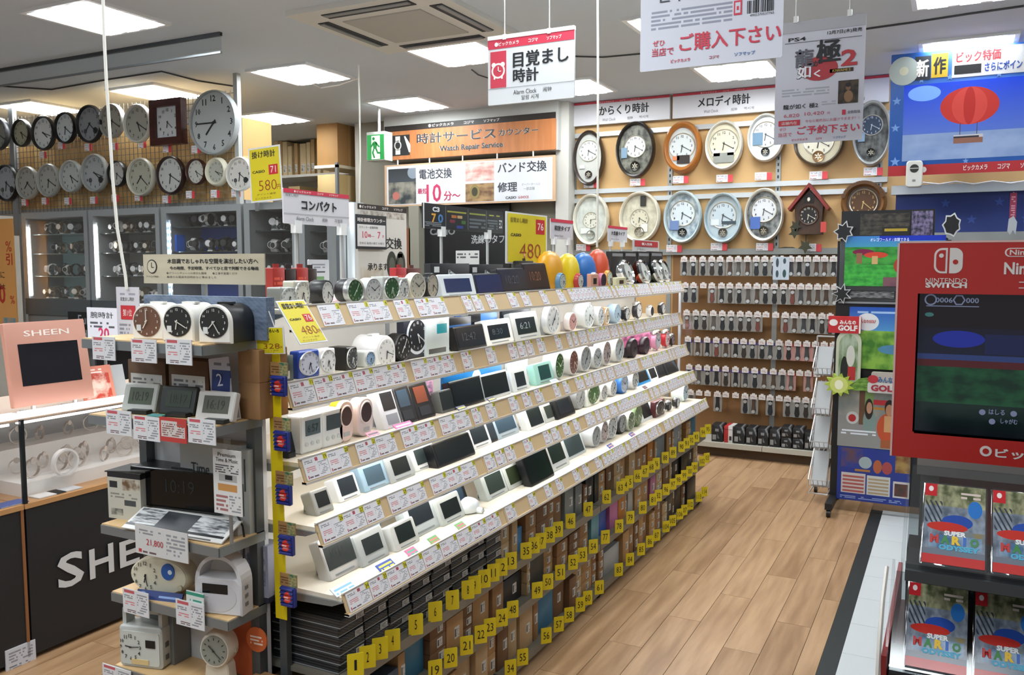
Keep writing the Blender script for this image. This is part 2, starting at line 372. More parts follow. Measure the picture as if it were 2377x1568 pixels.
CL = [(-4, 311, 76, '#3c3f44', '#8e938f', 'dark grey round wall clock cut by the frame edge, top row of the wire grid'),
 (50, 309, 64, '#191a1c', '#a9ab94', 'small black-rimmed wall clock with cream dial, top row'),
 (101, 309, 80, '#2a2b2d', '#dfe6ea', 'silver and black wall clock with bright white dial, top row'),
 (152, 297, 73, '#141416', '#cfdadf', 'black-rimmed wall clock with pale blue-white dial, top row'),
 (208, 288, 88, '#1e2023', '#8f959b', 'black-rimmed wall clock with grey dial and two sub-dials, top row'),
 (260, 281, 80, '#9c9d98', '#a2a198', 'plain grey wall clock behind the hanging cord, top row'),
 (320, 287, 90, '#d0d1ca', '#a6a79d', 'silver-rimmed wall clock with grey dial beside the square wooden one'),
 (496, 285, 150, '#9da2a2', '#b4bbbb', 'largest wall clock, grey with big black numerals reading quarter to seven'),
 (15, 425, 86, '#17181b', '#9aa1a8', 'black wall clock with sub-dials at the end of the lower row near the orange banner'),
 (64, 425, 77, '#a5a7a2', '#9fa09a', 'silver wall clock with straight-up minute hand, lower row'),
 (113, 419, 78, '#a7a9a4', '#a5a8a4', 'slim silver wall clock, lower row, above the first glass cabinet'),
 (165, 410, 75, '#adb2b0', '#b4bbb9', 'silver wall clock with light dial and small numerals, lower row'),
 (220, 402, 89, '#a0a39f', '#a3a9ab', 'large silver wall clock with black sub-dials, lower row'),
 (272, 404, 61, '#1c1c1e', '#b1b2ad', 'small black wall clock behind the hanging cord, lower row'),
 (327, 411, 89, '#c4c3b4', '#a7a899', 'cream-silver wall clock with reflection on its glass, lower row'),
 (396, 407, 90, '#33211d', '#b9bcb8', 'dark brown wall clock with bold numerals, lower row'),
 (456, 399, 61, '#47261f', '#bcbdb5', 'small mahogany brown wall clock, lower row'),
 (502, 399, 67, '#d8d5c0', '#a9aba0', 'small cream wall clock with thick rim and grey dial, lower row'),
 (557, 404, 80, '#dad8d2', '#cfcdc6', 'off-white wall clock with boxed sub-dials beside the yellow sign')]
for i, (a, b, h, rim, face, lab) in enumerate(CL):
    big = h > 140; sub = None
    if 'sub-dial' in lab: sub = [(.5, -.42, .2, '#23262a'), (-.42, -.42, .15, '#4a4d50')]
    t = wclock(a, b, h, rim, face, lab, YL - .03, hh=6.7 if big else (6, 5, 4, 6, 7)[i % 5], mm=45 if big else (20, 20, 18, 21, 22)[i % 5], style='thin' if big else 'wide' if 'thick' in lab else 'round', nsz=.25 if big else .22, d=.045, group='round wall clocks on the wire grid', sub=sub)
# square wooden clock
p = P(390, 284, y=YL - .06); dep = (p - EYE).dot(FW); s_ = 104 / 2 * dep / FPX
t = thing('wall_clock', 'square mahogany wooden wall clock with off-white dial on the wire grid', 'wall clock', (p.x, YL - .03, p.z))
m = MB()
for k in range(4):
    q = Matrix.Rotation(k * math.pi / 2, 4, 'Y'); m.slab([(-s_, -s_), (s_, -s_), (s_ * .68, -s_ * .68), (-s_ * .68, -s_ * .68)], -.06, 0, 0, 0, q)
part('frame', m, woodmat('mahogany', '#4a2019', '#32130f', .3, (3, 3, 20)), t)
part('dial', MB().box(-s_ * .7, s_ * .7, -.032, -.02, -s_ * .7, s_ * .7), M('#c9cdd0', .3), t)
o = link('dial_lettering', numerals('#2a2a2c', 1, .24), t, (0, -.034, 0)); o.scale = (s_ * .68, 1, s_ * .68); part('hands', hands_mb(s_ * .5, 6, 22, -.038), INK, t)
for i, (a, b) in enumerate(((100, 360), (143, 338), (205, 342), (265, 340), (330, 335), (388, 345), (455, 347), (58, 470), (105, 467), (158, 467), (218, 465), (268, 460), (322, 458), (387, 463), (442, 452), (500, 450), (548, 448))):
    row = 'top' if b < 400 else 'lower'; n = i + 1 if row == 'top' else i - 6
    ptag(a, b, YL - .015, f'white and red price tag, {ordw(n)} from the orange banner under the {row} clock row')
# wire grid and backing
x0, x1 = P(-60, 400, y=YL).x, P(553, 400, y=YL).x; zb, zt = 2.06, 2.93
t = thing('wire_grid', 'steel wire grid panel carrying two rows of wall clocks', 'wire grid', (0, YL, 0)); m = MB()
k = x0
while k < x1: m.box(k - .002, k + .002, -.002, .002, zb, zt); k += .05
k = zb
while k < zt: m.box(x0, x1, .002, .006, k - .002, k + .002); k += .05
part('wires', m, M('#7d776c', .5, .4), t)
part('side_post', MB().box(x1 - .01, x1 + .03, -.02, .02, zb - .2, ZC), M('#a8aaa6', .5), t)
part('side_post', MB().box(x0 - .02, x0 + .02, -.02, .02, zb - .2, ZC), M('#a8aaa6', .5), t)
part('side_post', MB().box(P(35, 400, y=YL).x - .03, P(35, 400, y=YL).x + .03, -.02, .02, zb - .2, ZC), M('#84888a', .5), t)
# stacked cartons behind the grid
t = thing('back_shelf', 'grey steel shelf behind the wire grid carrying brown cartons', 'shelf', (0, YL, 0))
part('board', MB().box(x0, x1, .07, .42, 2.07, 2.1), M('#8e9090', .5), t)
for x in (x0 + .05, (x0 + x1) / 2, x1 - .1): part('leg', MB().box(x, x + .04, .38, .42, 0, 2.07), M('#8e9090', .5), t)
r_ = random.Random(3); k = x0; n = 0
while k < x1 - .02:
    wd = min(r_.uniform(.3, .5), x1 - .02 - k); h1 = r_.uniform(.30, .36); n += 1
    z = 2.1
    for lv, hh in enumerate((h1, r_.uniform(.24, .3))):
        solo('carton', MB().box(k + .004, k + wd - .004, .08, .4, 0, hh), (M('#c29a60', .7), M('#d0ad74', .7), M('#b8935c', .7))[(n + lv) % 3], f'brown carton behind the wire grid, {ordw(n)} from the banner, ' + ('lower' if lv == 0 else 'upper') + ' one', 'carton', (0, YL, z), 0, 'cartons behind the wire grid'); z += hh
    k += wd
# ---------------- glass watch cabinets ----------------
YC = 4.75
def band(c1, c2, nm):
    m = MB(); q = Matrix.Rotation(math.pi / 2, 4, 'Z')
    m.lathe([(.027, -.010), (.030, -.010), (.030, .010), (.027, .010), (.027, -.010)], 14, 1, 1.15, 0, .035, 0, q, False)
    m.lathe([(.017, -.042), (.019, -.036), (.019, -.028)], 14, 1, 1, 0, .04, 1); m.lathe([(.0145, -.0425), (.0145, -.041)], 12, 1, 1, 0, .04, 2)
    m.box(-.012, .012, -.022, .022, 0, .006, 2)
    return m.mesh('wristwatch', [c1, c1, c2])
WST = [band(M('#c9cccd', .22, .9), M('#e6e8e8', .4), 0), band(M('#17181a', .4), M('#33363a', .3), 0), band(M('#8d8f90', .25, .9), M('#141517', .3), 0), band(M('#d9d9d6', .35), M('#202225', .3), 0), band(M('#b9a58a', .25, .8), M('#e2ddd2', .3), 0)]
gm = M('#8b9092', .45)
bays = [(54, 205), (209, 372), (377, 562), (568, 690), (694, 772)]
NB = ['cyan-backed', 'grey-backed', 'blue-backed', 'black-backed', 'narrow dark']
backs = ['#7fa6aa', '#7a7f7c', '#1f55b8', '#2c3033', '#33373a']
for bi, (a, b) in enumerate(bays):
    xa, xb = P(a, 600, y=YC).x, P(b, 600, y=YC).x; z1 = P(300, 484, y=YC).z; z0 = P(135, 722, y=YC).z; D = .36
    t = thing('watch_cabinet', f'tall glass-fronted {NB[bi]} watch cabinet with grey metal frame', 'display cabinet', (0, YC, 0), 0, 'glass watch cabinets')
    part('top_frame', MB().box(xa, xb, 0, D, z1 - .05, z1), gm, t); part('base', MB().box(xa, xb, 0, D, z0 - .04, z0 + .10), M('#4f5659', .45), t)
    part('side_post', MB().box(xa, xa + .055, 0, D, z0 + .10, z1 - .05), gm, t); part('side_post', MB().box(xb - .045, xb, 0, D, z0 + .10, z1 - .05), gm, t)
    part('back_panel', MB().box(xa + .055, xb - .045, D - .02, D - .001, z0 + .10, z1 - .05), M(backs[bi], .5), t)
    part('lower_body', MB().box(xa, xb, .02, D, .0, z0 - .04), M('#1a1c20' if bi in (1, 2) else '#777b7c', .5), t)
    part('glass_pane', MB().box(xa + .05, xb - .04, .004, .008, z0 + .10, z1 - .05), GLASS, t)
    if bi < 3:
        m = MB()
        nd = 30 if bi < 2 else 12; m.box(xa + .06, xa + .075, .02, .03, z0 + .12, z1 - .10)
        part('led_strip', m, M('#dfe3e3', .4), t)
        m = MB()
        for k in range(nd): zz = z0 + .14 + (z1 - z0 - .28) * k / (nd - 1); m.box(xa + .058, xa + .077, .014, .02, zz - .007, zz + .007)
        o = part('led', m, M('#ffffff' if bi < 2 else '#bfe0ff', .4, 0, 40), t); o['kind'] = 'stuff'
    sh = {0: (544, 589, 641, 703), 1: (541, 587, 641, 703), 2: (527, 584, 640), 3: (535, 588, 640), 4: (540, 590, 640)}[bi]
    for si, py in enumerate(sh):
        zz = P(130 if bi == 0 else 290 if bi == 1 else 460 if bi == 2 else 640, py, y=YC + .1).z
        if si < 3: part('glass_shelf', MB().box(xa + .05, xb - .04, .06, D - .02, zz - .008, zz), M('#2f383a', .15) if bi != 0 else M('#5c7274', .15), t)
        else: zz = z0 + .10
        nn = (10, 10, 11, 7, 4)[bi]; wsp = (xb - xa - .18) / nn
        for k in range(nn):
            if r_.random() < .08: continue
            x = xa + .12 + wsp * (k + .5); s = r_.uniform(1.3, 1.65)
            o = link('wristwatch', WST[(r_.randrange(5) if bi != 2 else r_.choice((0, 3, 1)))], None, (x, YC + .15 + r_.uniform(-.03, .06), zz), r_.uniform(-.3, .5)); o.scale = (s, s, s)
            tag(o, f'wristwatch on a display cushion, {ordw(k + 1)} on the {ORD[si]} shelf of the {NB[bi]} cabinet', 'watch', 'wristwatches in the glass cabinets')
# logo block and clover marks in the blue cabinet
xa = P(392, 560, y=YC + .1); t = thing('logo_block', 'small blue display block with white clover logo in the blue-backed cabinet', 'display block', (xa.x + .06, YC + .12, P(400, 584, y=YC + .12).z))
part('block', MB().box(-.05, .05, -.04, .04, 0, .13), M('#1f63c8', .4), t)
def clover(par, x, z, s, mat, y):
    m = MB()
    for a in (-.7, 0, .7): m.slab(ell(.18 * s, .5 * s, 12, 0, .42 * s), y - .0006, y, 0, 0, Matrix.Translation((x, 0, z)) @ Matrix.Rotation(a, 4, 'Y'))
    for k in range(3): m.box(x - .4 * s, x + .4 * s, y - .001, y - .0006, z - .06 * s - k * .11 * s, z - .02 * s - k * .11 * s)
    return part('logo', m, mat, par)
clover(t, 0, .055, .05, M('#eef2f6', .5), -.041)
cab3 = [o for o in bpy.data.objects if o.get('label', '').startswith('tall glass-fronted blue')][0]
xa3, xb3 = P(377, 600, y=YC).x, P(562, 600, y=YC).x
for xx_ in (xa3 + .22, xb3 - .12): p = P(470, 520, y=YC + .33); clover(cab3, xx_, p.z, .07, M('#c9dcf5', .5), .335)
# lower sign with white script
t = thing('brand_board', 'black board with white lettering under the glass cabinets behind the counter', 'sign', (P(215, 760, y=4.6).x, 4.6, P(215, 800, y=4.6).z))
part('leg', MB().box(-.28, -.24, .005, .02, -t.location.z, 0).box(.44, .48, .005, .02, -t.location.z, 0), M('#16181d', .5), t); part('board', MB().box(-.3, .5, 0, .02, 0, .26), M('#16181d', .5), t); text('Fur', t, -.17, .16, .075, M('#9fa8b3', .5), -.002, name='lettering', al='L'); text('des', t, -.12, .03, .085, M('#9fa8b3', .5), -.002, al='L')
# orange banner
t = thing('orange_banner', 'tall orange discount banner with red percent figures at the edge of the watch cabinets', 'banner', (P(0, 740, y=4.6).x, 4.6, P(15, 745, y=4.6).z))
hb = P(15, 508, y=4.6).z - P(15, 745, y=4.6).z; xr = P(40, 600, y=4.6).x - P(0, 600, y=4.6).x
part('cloth', MB().box(-.45, xr, 0, .01, -.1, hb), PR('banner', '#d79a55', [('photo', (.55, .98, .02, .13), '#5f8f9c', '#d79a55', 5)], .7), t)
rd = M('#b8301c', .6)
text('0', t, -.05, hb * .55, hb * .24, rd, -.002, .19, .03); text('%', t, xr * .72, hb * .68, .09, rd, -.002); text('引', t, xr * .72, hb * .55, .10, rd, -.002, None, .02); text('さらに', t, .0, hb * .42, .06, INK, -.002)
text('最大', t, .05, hb * .31, .05, INK, -.002); text('10', t, .02, hb * .17, .16, rd, -.002, .15, .02); text('%', t, xr * .8, hb * .17, .07, rd, -.002)
# ---------------- counter with glass case ----------------
XS = -3.26
blk = noisy('counter_black', '#15171b', '#1b1d22', 4, .55); oak = PINE
def counter(y0, y1, label, nm):
    t = thing('glass_counter', label, 'counter', (XS, y0, 0), 0, 'low glass counters'); L = y1 - y0
    part('front_panel', MB().box(-.62, 0, .006, L - .006, 0.02, .625), blk, t); part('edge_strip', MB().box(-.008, .004, L - .012, L, .02, .625), M('#8a5a34', .5), t)
    part('wood_top', MB().box(-.62, .006, 0, L, .625, .645), M('#b98a58', .5), t)
    part('riser', MB().box(-.42, -.10, .06, L - .06, .645, .70), WHITE, t)
    part('back_riser', MB().box(-.5, -.34, .06, L - .06, .645, .80), M('#dfdedb', .5), t)
    m = MB(); m.box(-.004, .0, 0, L, .645, .985); part('glass_front', m, GLASS, t)
    part('glass_post', MB().box(-.012, .004, 0, .014, .645, .985), M('#23272b', .3, .6), t); part('back_wall', MB().box(-.62, -.6, 0, L, .645, .98), M('#bfc3c6', .25, .4), t)
    part('case_top', MB().box(-.62, .0, 0, L, .978, .99), M('#c9b3a2', .4), t)
    part('light_bar', MB().box(-.03, .006, .01, L - .01, .992, 1.014), M('#ffffff', .4, 0, 2.3), t); part('inner_light', MB().box(-.06, -.03, .02, L - .02, .962, .976), M('#ffffff', .4, 0, 5), t)
    return t
c1 = counter(1.2, 2.085, 'nearer black-fronted glass counter with white notice near the floor', 0)
c2 = counter(2.09, 3.7, 'black-fronted glass counter with large white brand lettering', 0)
# lettering on the front (faces the aisle)
e = link('lettering_plate', MB().box(-.0005, .0005, 0, .0004, 0, .001).mesh('lettering_plate', blk), c2, (.002, 0, .2), math.pi / 2)
for ch, (pa, pb, q0, q1) in {'S': ((130, 192), (1283, 1362), 0, 0), 'H': ((205, 262), (1268, 1337), 0, 0), 'E': ((276, 322), (1252, 1312), 0, 0), 'E ': ((335, 378), (1236, 1292), 0, 0), 'N': ((392, 436), (1218, 1270), 0, 0)}.items():
    ya, yb = P(pa[0], 1300, x=XS).y, P(pa[1], 1300, x=XS).y; xm = (pa[0] + pa[1]) / 2; za, zb_ = P(xm, pb[1], x=XS).z, P(xm, pb[0], x=XS).z
    o = text(ch.strip(), c2, 0, 0, zb_ - za, M('#cfd1d2', .5), 0, yb - ya, .02); o.location = (.0065, (ya + yb) / 2 - 2.09, za); o.rotation_euler = (0, 0, math.pi / 2)
bpy.data.objects.remove(e)
p = P(48, 1532, x=XS); t = thing('notice', 'white printed notice taped low on the nearer black counter', 'notice', (XS + .002, p.y, P(48, 1552, x=XS).z), math.pi / 2)
part('sheet', MB().box(-.062, .062, -.002, .004, 0, .095), PR('notice', '#c8cad3', [('text', (.1, .9, .4, .9), '#8b8d96', 4, 18), ('text', (.1, .8, .1, .3), '#6d6f78', 2, 14)]), t)
bm_ = MB(); bm_.lathe([(.030, -.006), (.034, -.006), (.034, .006), (.030, .006), (.030, -.006)], 18, 1, 1, 0, .034, 0, None, False); bm_.lathe([(.013, -.010), (.013, -.004)], 12, 1, 1, 0, .062, 0)
bang = bm_.mesh('bracelet_watch', M('#d8cfc8', .2, .8)); rr_ = random.Random(5)
for row, (dx, z, n) in enumerate(((-.17, .70, 9), (-.29, .70, 8), (-.42, .80, 8))):
    for k in range(n):
        y = 2.18 + (k + .5) * .115 + rr_.uniform(-.02, .02); o = link('bracelet_watch', bang, None, (XS + dx, y, z), math.pi / 2 + rr_.uniform(-.7, .5)); s = rr_.uniform(.9, 1.25); o.scale = (s, s, s)
        tag(o, f'rose-silver bracelet watch in the lettered glass counter, {ordw(k + 1)} in the ' + ('front', 'middle', 'rear raised')[row] + ' row', 'watch', 'bracelet watches in the glass counter')
# arched clear stand
p = P(155, 1115, x=XS - .07); solo('display_arch', MB().lathe([(.05, -.012), (.058, -.012), (.058, .012), (.05, .012), (.05, -.012)], 24, 1, 1, 0, .058, 0, None, False), M('#e8e8e8', .2), 'white arch-shaped bracelet stand at the front of the lettered glass counter', 'display stand', (XS - .075, p.y, .701), math.pi / 2)
for i, (a, hx) in enumerate(((20, '#2c4fa0'), (110, '#e8e6e4'), (150, '#c9ccd0'))):
    q = P(a, 1150 - i * 8, x=XS - .05); solo('leaflet', MB().box(-.06, .06, -.035, .035, 0, .004), PR('leaf%d' % i, hx, [('photo', (.05, .95, .05, .95), hx, '#d6d9e2', 5)]), ('blue', 'white', 'pale grey')[i] + ' leaflet lying on the wood ledge inside the glass counter', 'leaflet', (XS - .05, q.y, .646 if i != 0 else .646), math.pi / 2)
# pink framed screen
ya, yb = P(8, 750, x=XS - .1).y, P(175, 742, x=XS - .1).y; zl = 1.03; zt_ = P(90, 745, x=XS - .1).z
t = thing('pink_screen', 'pink framed advertising screen standing on the glass counter', 'screen', (XS - .06, (ya + yb) / 2 + .02, .992), math.pi / 2); wv = yb - ya + .03; hv = zt_ - .992
tl = Matrix.Rotation(math.radians(-9), 4, 'X'); t.rotation_euler = (0, 0, math.pi / 2 - .06)
m = MB().slab(rr(wv, hv - .03, .004, 1, 0, .03), -.012, .016, .003, 0, tl); part('panel', m, M('#c08a78', .5), t)
part('display', MB().box(-wv * .37, wv * .37, -.0135, -.0115, hv * .30, hv * .76, 0, tl), M('#12141d', .2), t)
o = text('SHEEN', t, 0, 0, .024, M('#f2e4da', .5), 0, wv * .56, .01); o.rotation_euler = (math.radians(-9), 0, 0); o.location = tl @ Vector((0, -.0128, hv * .84))
for s in (-1, 1): part('foot', MB().box(s * .09 - .012, s * .09 + .012, -.05, .09, 0, .006).box(s * .09 - .006, s * .09 + .006, .0, .014, 0, .06), M('#c9ccce', .3, .7), t)
t = thing('brochure', 'red and pink brochure leaning beside the pink framed screen', 'brochure', (XS - .09, yb + .10, .992), math.pi / 2 - .1)
part('cover', MB().box(-.075, .075, -.002, .004, 0, .16, 0, Matrix.Rotation(math.radians(-16), 4, 'X')), PR('brochure', '#d4826c', [('photo', (.1, .9, .1, .8), '#e9cdbd', '#b8402c', 4), ('text', (.1, .9, .8, .95), '#f2ded5', 2, 10)]), t)
t = thing('brochure_stand', 'grey leaning display card behind the red brochure', 'display card', (XS - .12, yb + .2, .992), math.pi / 2 - .1)
part('card', MB().box(-.06, .06, -.002, .003, 0, .15, 0, Matrix.Rotation(math.radians(-14), 4, 'X')), M('#a9acad', .4), t)
# small sale sign on the counter
p = P(240, 790, y=2.75); t = thing('sale_sign', 'white sale sign with large red figure standing on the counter behind the clock shelf', 'sign', (p.x, 2.75, 0))
z1 = P(240, 715, y=2.75).z; w2 = (P(275, 750, y=2.75).x - P(205, 750, y=2.75).x) / 2
part('card', MB().box(-w2, w2, -.003, .003, z1 - .16, z1), PR('sale', '#d9dbe4', [('text', (.1, .9, .4, .62), '#55585f', 2, 14)]), t); part('stick', MB().box(-.006, .006, .003, .012, .99, z1 - .02), STEEL, t); part('foot_plate', MB().box(-.04, .04, -.02, .03, .99, .996), WHITE, t)
text('腕時計', t, 0, z1 - .05, .03, INK, -.004, w2 * 1.5); text('20', t, .01, z1 - .15, .055, M('#d03060', .5), -.004, .075, .02)
# ---------------- end shelf unit facing the viewer ----------------
EX0, EX1, EYF, EYB = -2.15, -1.69, 1.60, 1.712
t = thing('end_shelf_unit', 'end-of-aisle shelf unit with pine boards and grey metal shelves', 'shelf unit', (0, 0, 0))
EZ = {'top': 1.395, 'lcd': 1.18, 'radio': .857, 'clock': .648, 'low': .425}
EF = {'top': 1.57, 'lcd': 1.58, 'radio': 1.605, 'clock': 1.63, 'low': 1.63}
for k, z in EZ.items():
    part('shelf', MB().box(EX0, EX1, EF[k], EYB + .06, z - .012, z), PINE, t)
    part('shelf_rim', MB().box(EX0, EX1, EF[k] - .004, EF[k], z - .028, z - .003).box(EX1, EX1 + .003, EF[k], EYB + .06, z - .028, z - .003), M('#85898a', .4, .5), t)
part('back_panel', MB().box(EX0, EX1, EYB + .06, EYB + .075, .08, 1.40), M('#c9cbcc', .5), t); part('post', MB().box(EX1 - .03, EX1, EYB + .03, EYB + .06, 0, 1.4), M('#5a5e60', .4, .5), t); part('post', MB().box(EX0, EX0 + .03, EYB + .03, EYB + .06, 0, 1.4), M('#5a5e60', .4, .5), t)
part('base', MB().box(EX0, EX1, EYF + .02, EYB + .06, 0, .1), M('#5a5e60', .5), t)
def ex(px, py, z, y=None):
    p = P(px, py, z=z); return p
def cbox(label, w, d, h, loc, mat=None, rz=0., cat='carton', grp=None, name='carton', lab=None, labmat=None):
    t = thing(name, label, cat, loc, rz, grp); part('body', MB().slab(rr(w, h, .002, 1), 0, d, .001), mat or CARD, t)
    part('flap_seam', MB().box(-w / 2 + .002, w / 2 - .002, d * .49, d * .51, h, h + .0006), M('#6f5236', .8), t)
    if lab: x0, x1, z0, z1 = lab; part('label', MB().box(x0 * w, x1 * w, -.0012, 0, z0 * h, z1 * h), labmat or LABEL, t)
    return t
LABEL = PR('label_white', '#c9c9c4', [('text', (.06, .94, .55, .9), '#6f7072', 2, 14), ('fill', (.08, .3, .1, .45), '#3a3b3d'), ('text', (.38, .9, .1, .45), '#77787a', 2, 12)])
# three tunnel clocks on the top board
def tunnel(px, pyb, wpx, hpx, dep, label, body, front, face, ink, hh, mm):
    p = P(px, pyb, z=EZ['top']); k = (p - EYE).dot(FW) / FPX; w_, h_ = wpx * k / .80, hpx * k
    t = thing('tunnel_alarm_clock', label, 'alarm clock', (p.x, max(p.y, EYF + .012), EZ['top']), math.radians(14), 'tunnel-shaped alarm clocks')
    ol = [(w_ / 2, 0)] + [(w_ / 2 * math.cos(a), h_ - w_ / 2 + w_ / 2 * math.sin(a)) for a in [math.pi * i / 16 for i in range(17)]] + [(-w_ / 2, 0)]
    part('body', MB().slab(ol, .008, dep, .002), M(body, .4), t); part('front_ring', MB().slab(ol, -.002, .010, .004), M(front, .35), t)
    r = w_ * .43; dial(t, r, 1, 0, h_ - w_ / 2, -.0042, face, ink, hh, mm, True, .2); part('snooze_button', MB().box(-.02, .02, dep * .4, dep * .6, h_ - .002, h_ + .004), M(body, .4), t)
    part('card_slot', MB().box(-r * .75, -r * .42, -.0062, -.005, h_ * .25, h_ * .42), M('#d5d8d6', .5), t)
    return t
tunnel(334, 790, 66, 84, .10, 'white tunnel-shaped alarm clock with brown dial on the end shelf', '#e3e1da', '#e9e6dd', '#6b4a38', '#d8d4cb', 7, 0)
tunnel(396, 795, 66, 88, .12, 'white tunnel-shaped alarm clock with black dial and long body', '#e3e1da', '#e9e6dd', '#23221f', '#dcd9d0', 6, 20)
tunnel(481, 800, 68, 92, .115, 'black-bodied tunnel-shaped alarm clock with white front and black dial', '#17181a', '#e6e3da', '#23221f', '#dcd9d0', 7, 25)
p0, p1 = P(330, 690, y=1.73), P(614, 690, y=1.73)
t = thing('stone_block', 'blue-grey stone-patterned display block behind the tunnel-shaped clocks', 'display block', ((p0.x + p1.x) / 2, 1.735, EZ['top']))
part('block', MB().box(-(p1.x - p0.x) / 2, (p1.x - p0.x) / 2, 0, .032, 0, P(470, 688, y=1.735).z - EZ['top']), PR('stone', '#66758a', [('photo', (0, 1, 0, 1), '#57677d', '#74839a', 9), ('stripe', (0, 1, 0, 1), '#8a97aa', 26, 9, .05)], .5), t)
# wood-grain clock banner above
p0, p1 = P(333, 625, y=1.77), P(614, 625, y=1.77); wb = p1.x - p0.x; z0, z1 = P(470, 660, y=1.77).z, P(470, 590, y=1.77).z
t = thing('woodgrain_banner', 'wide pale wood-grain banner with black Japanese text and clock symbol over the end shelf', 'banner', ((p0.x + p1.x) / 2, 1.77, z0)); hb = z1 - z0
part('board', MB().box(-wb / 2, wb / 2, 0, .004, 0, hb), woodmat('banner_grain', '#c5bda7', '#b3a98f', .6, (1.5, 1, 14)), t)
part('pole', MB().box(-.008, .008, .005, .014, EZ['top'] - z0 - .0, hb * .5), STEEL, t)
text('木目調でおしゃれな空間を演出したい方へ', t, .04, hb * .68, hb * .17, INK, -.001, wb * .74, .015); text('今の時間、予定時間、すべてひと目で判断できる動画', t, .045, hb * .47, hb * .12, INK, -.001, wb * .72, .01)
text('◆グリーンティーンの表示も簡単', t, -.06, hb * .32, hb * .08, M('#55514a'), -.001, wb * .34); text('◆工事不要置くだけ', t, .09, hb * .32, hb * .08, M('#55514a'), -.001, wb * .2); text('◆様々な電波木目時計など集めました', t, -.04, hb * .19, hb * .08, M('#55514a'), -.001, wb * .42)
m = MB().lathe([(hb * .24, -.0016), (hb * .24, -.0004)], 28, 1, 1, -wb * .42, hb * .58); part('clock_symbol', m, INK, t); m = MB().lathe([(hb * .205, -.0022), (hb * .205, -.0016)], 28, 1, 1, -wb * .42, hb * .58); part('clock_symbol', m, M('#c5bda7', .6), t)
m = MB().box(-wb * .42 - .001, -wb * .42 + .001, -.003, -.0022, hb * .55, hb * .72).box(-wb * .42, -wb * .40, -.003, -.0022, hb * .54, hb * .56); part('clock_symbol', m, INK, t); text('アナログ時計', t, -wb * .42, hb * .2, hb * .07, INK, -.001, wb * .11)
# first place sign on the cord
p0, p1 = P(268, 730, y=1.72), P(320, 730, y=1.72); z0, z1 = P(294, 792, y=1.72).z, P(294, 667, y=1.72).z; wb, hb = p1.x - p0.x, z1 - z0
t = thing('first_place_sign', 'white sign card with red first-place square hanging beside the brown-dial clock', 'sign', ((p0.x + p1.x) / 2, 1.725, z0))
part('card', MB().box(-wb / 2, wb / 2, 0, .003, 0, hb), PR('firstplace', '#cdccd4', [('text', (.15, .85, .85, .92), '#9a9aa6', 1, 18), ('text', (.1, .6, .05, .35), '#8d8d96', 4, 20)]), t)
text('目覚まし時計', t, 0, hb * .74, hb * .075, INK, -.001, wb * .6); patch('red_square', t, -wb * .3, wb * .34, hb * .40, hb * .66, M('#c02c34', .5)); text('第1位', t, 0, hb * .46, hb * .13, M('#f2e9e6'), -.002, wb * .4)
# price cards hung on the end shelf
def scard(x0, x1, yt, yb, y, label, mat=None, name='price_card', cat='price card', tilt=0.):
    a, b = P(x0, (yt + yb) / 2, y=y), P(x1, (yt + yb) / 2, y=y); xm = (x0 + x1) / 2; zl, zh = P(xm, yb, y=y).z, P(xm, yt, y=y).z
    t = thing(name, label, cat, ((a.x + b.x) / 2, y, zl)); W, H = b.x - a.x, zh - zl
    part('card', MB().box(-W / 2, W / 2, -.002, .0005, 0, H, 0, Matrix.Rotation(tilt, 4, 'Y')), mat or BIGCARD, t); return t, W, H
BIGCARD = PR('price_big', '#d6d6d8', [('fill', (.06, .46, .84, .96), '#c05860'), ('text', (.06, .48, .62, .78), '#808287', 2, 18), ('text', (.08, .46, .36, .54), '#cf868a', 2, 10, .2), ('text', (.16, .5, .06, .2), '#6d5558', 2, 22, .2), ('text', (.56, .94, .1, .92), '#8f9196', 8, 20, .35), ('fill', (.52, .525, .06, .94), '#a9abaf')], .45)
CLEAR = (216, 266, 782, 833)
for i, (a, b, c, d) in enumerate(((216, 268, 782, 836), (306, 364, 788, 842), (386, 446, 788, 847))):
    scard(a, b, c, d, EF['top'] - .008, ('white price card with red heading on the top board edge, ' + ('under the first-place sign', 'under the brown-dial clock', 'under the black-dial white clock')[i]))
for i, (a, b, c, d) in enumerate(((248, 306, 953, 1010), (311, 372, 967, 1023), (438, 501, 973, 1031))):
    scard(a, b, c, d, EF['lcd'] - .008, 'white price card on the second end-shelf board, under the ' + ('white silver digital clock', 'black digital clock', 'cream digital clock')[i])
scard(372, 434, 971, 1027, EF['lcd'] - .01, 'red printed notice card between the price cards of the end shelf', PR('rednotice', '#c9c2bd', [('fill', (0, 1, 0, .2), '#b83a35'), ('fill', (0, .06, 0, 1), '#b83a35'), ('fill', (.94, 1, 0, 1), '#b83a35'), ('fill', (.0, 1, .86, 1), '#b83a35'), ('fill', (.66, 1, .65, 1), '#b83a35'), ('text', (.1, .9, .25, .8), '#8a5a55', 6, 22)]), 'notice_card', 'notice')
t_, W, H = scard(316, 437, 1228, 1296, EF['radio'] - .010, 'wide white price sheet reading 21,800 below the black clock radio', PR('sheet218', '#cdccca', [('text', (.08, .5, .7, .9), '#88898d', 2, 20), ('fill', (.06, .12, .06, .18), '#b83a40'), ('text', (.14, .4, .06, .18), '#6d5558', 1, 30, .2), ('text', (.6, .95, .15, .9), '#8f9196', 6, 26, .4)]))
text('21,800', t_, -W * .12, H * .32, H * .24, M('#b8343c'), -.003, W * .32)
scard(287, 346, 1372, 1428, EF['clock'] - .008, 'white price card on the board edge under the cream day-night clock'); scard(410, 475, 1398, 1457, EF['clock'] - .010, 'white price card on the board edge under the white radio')
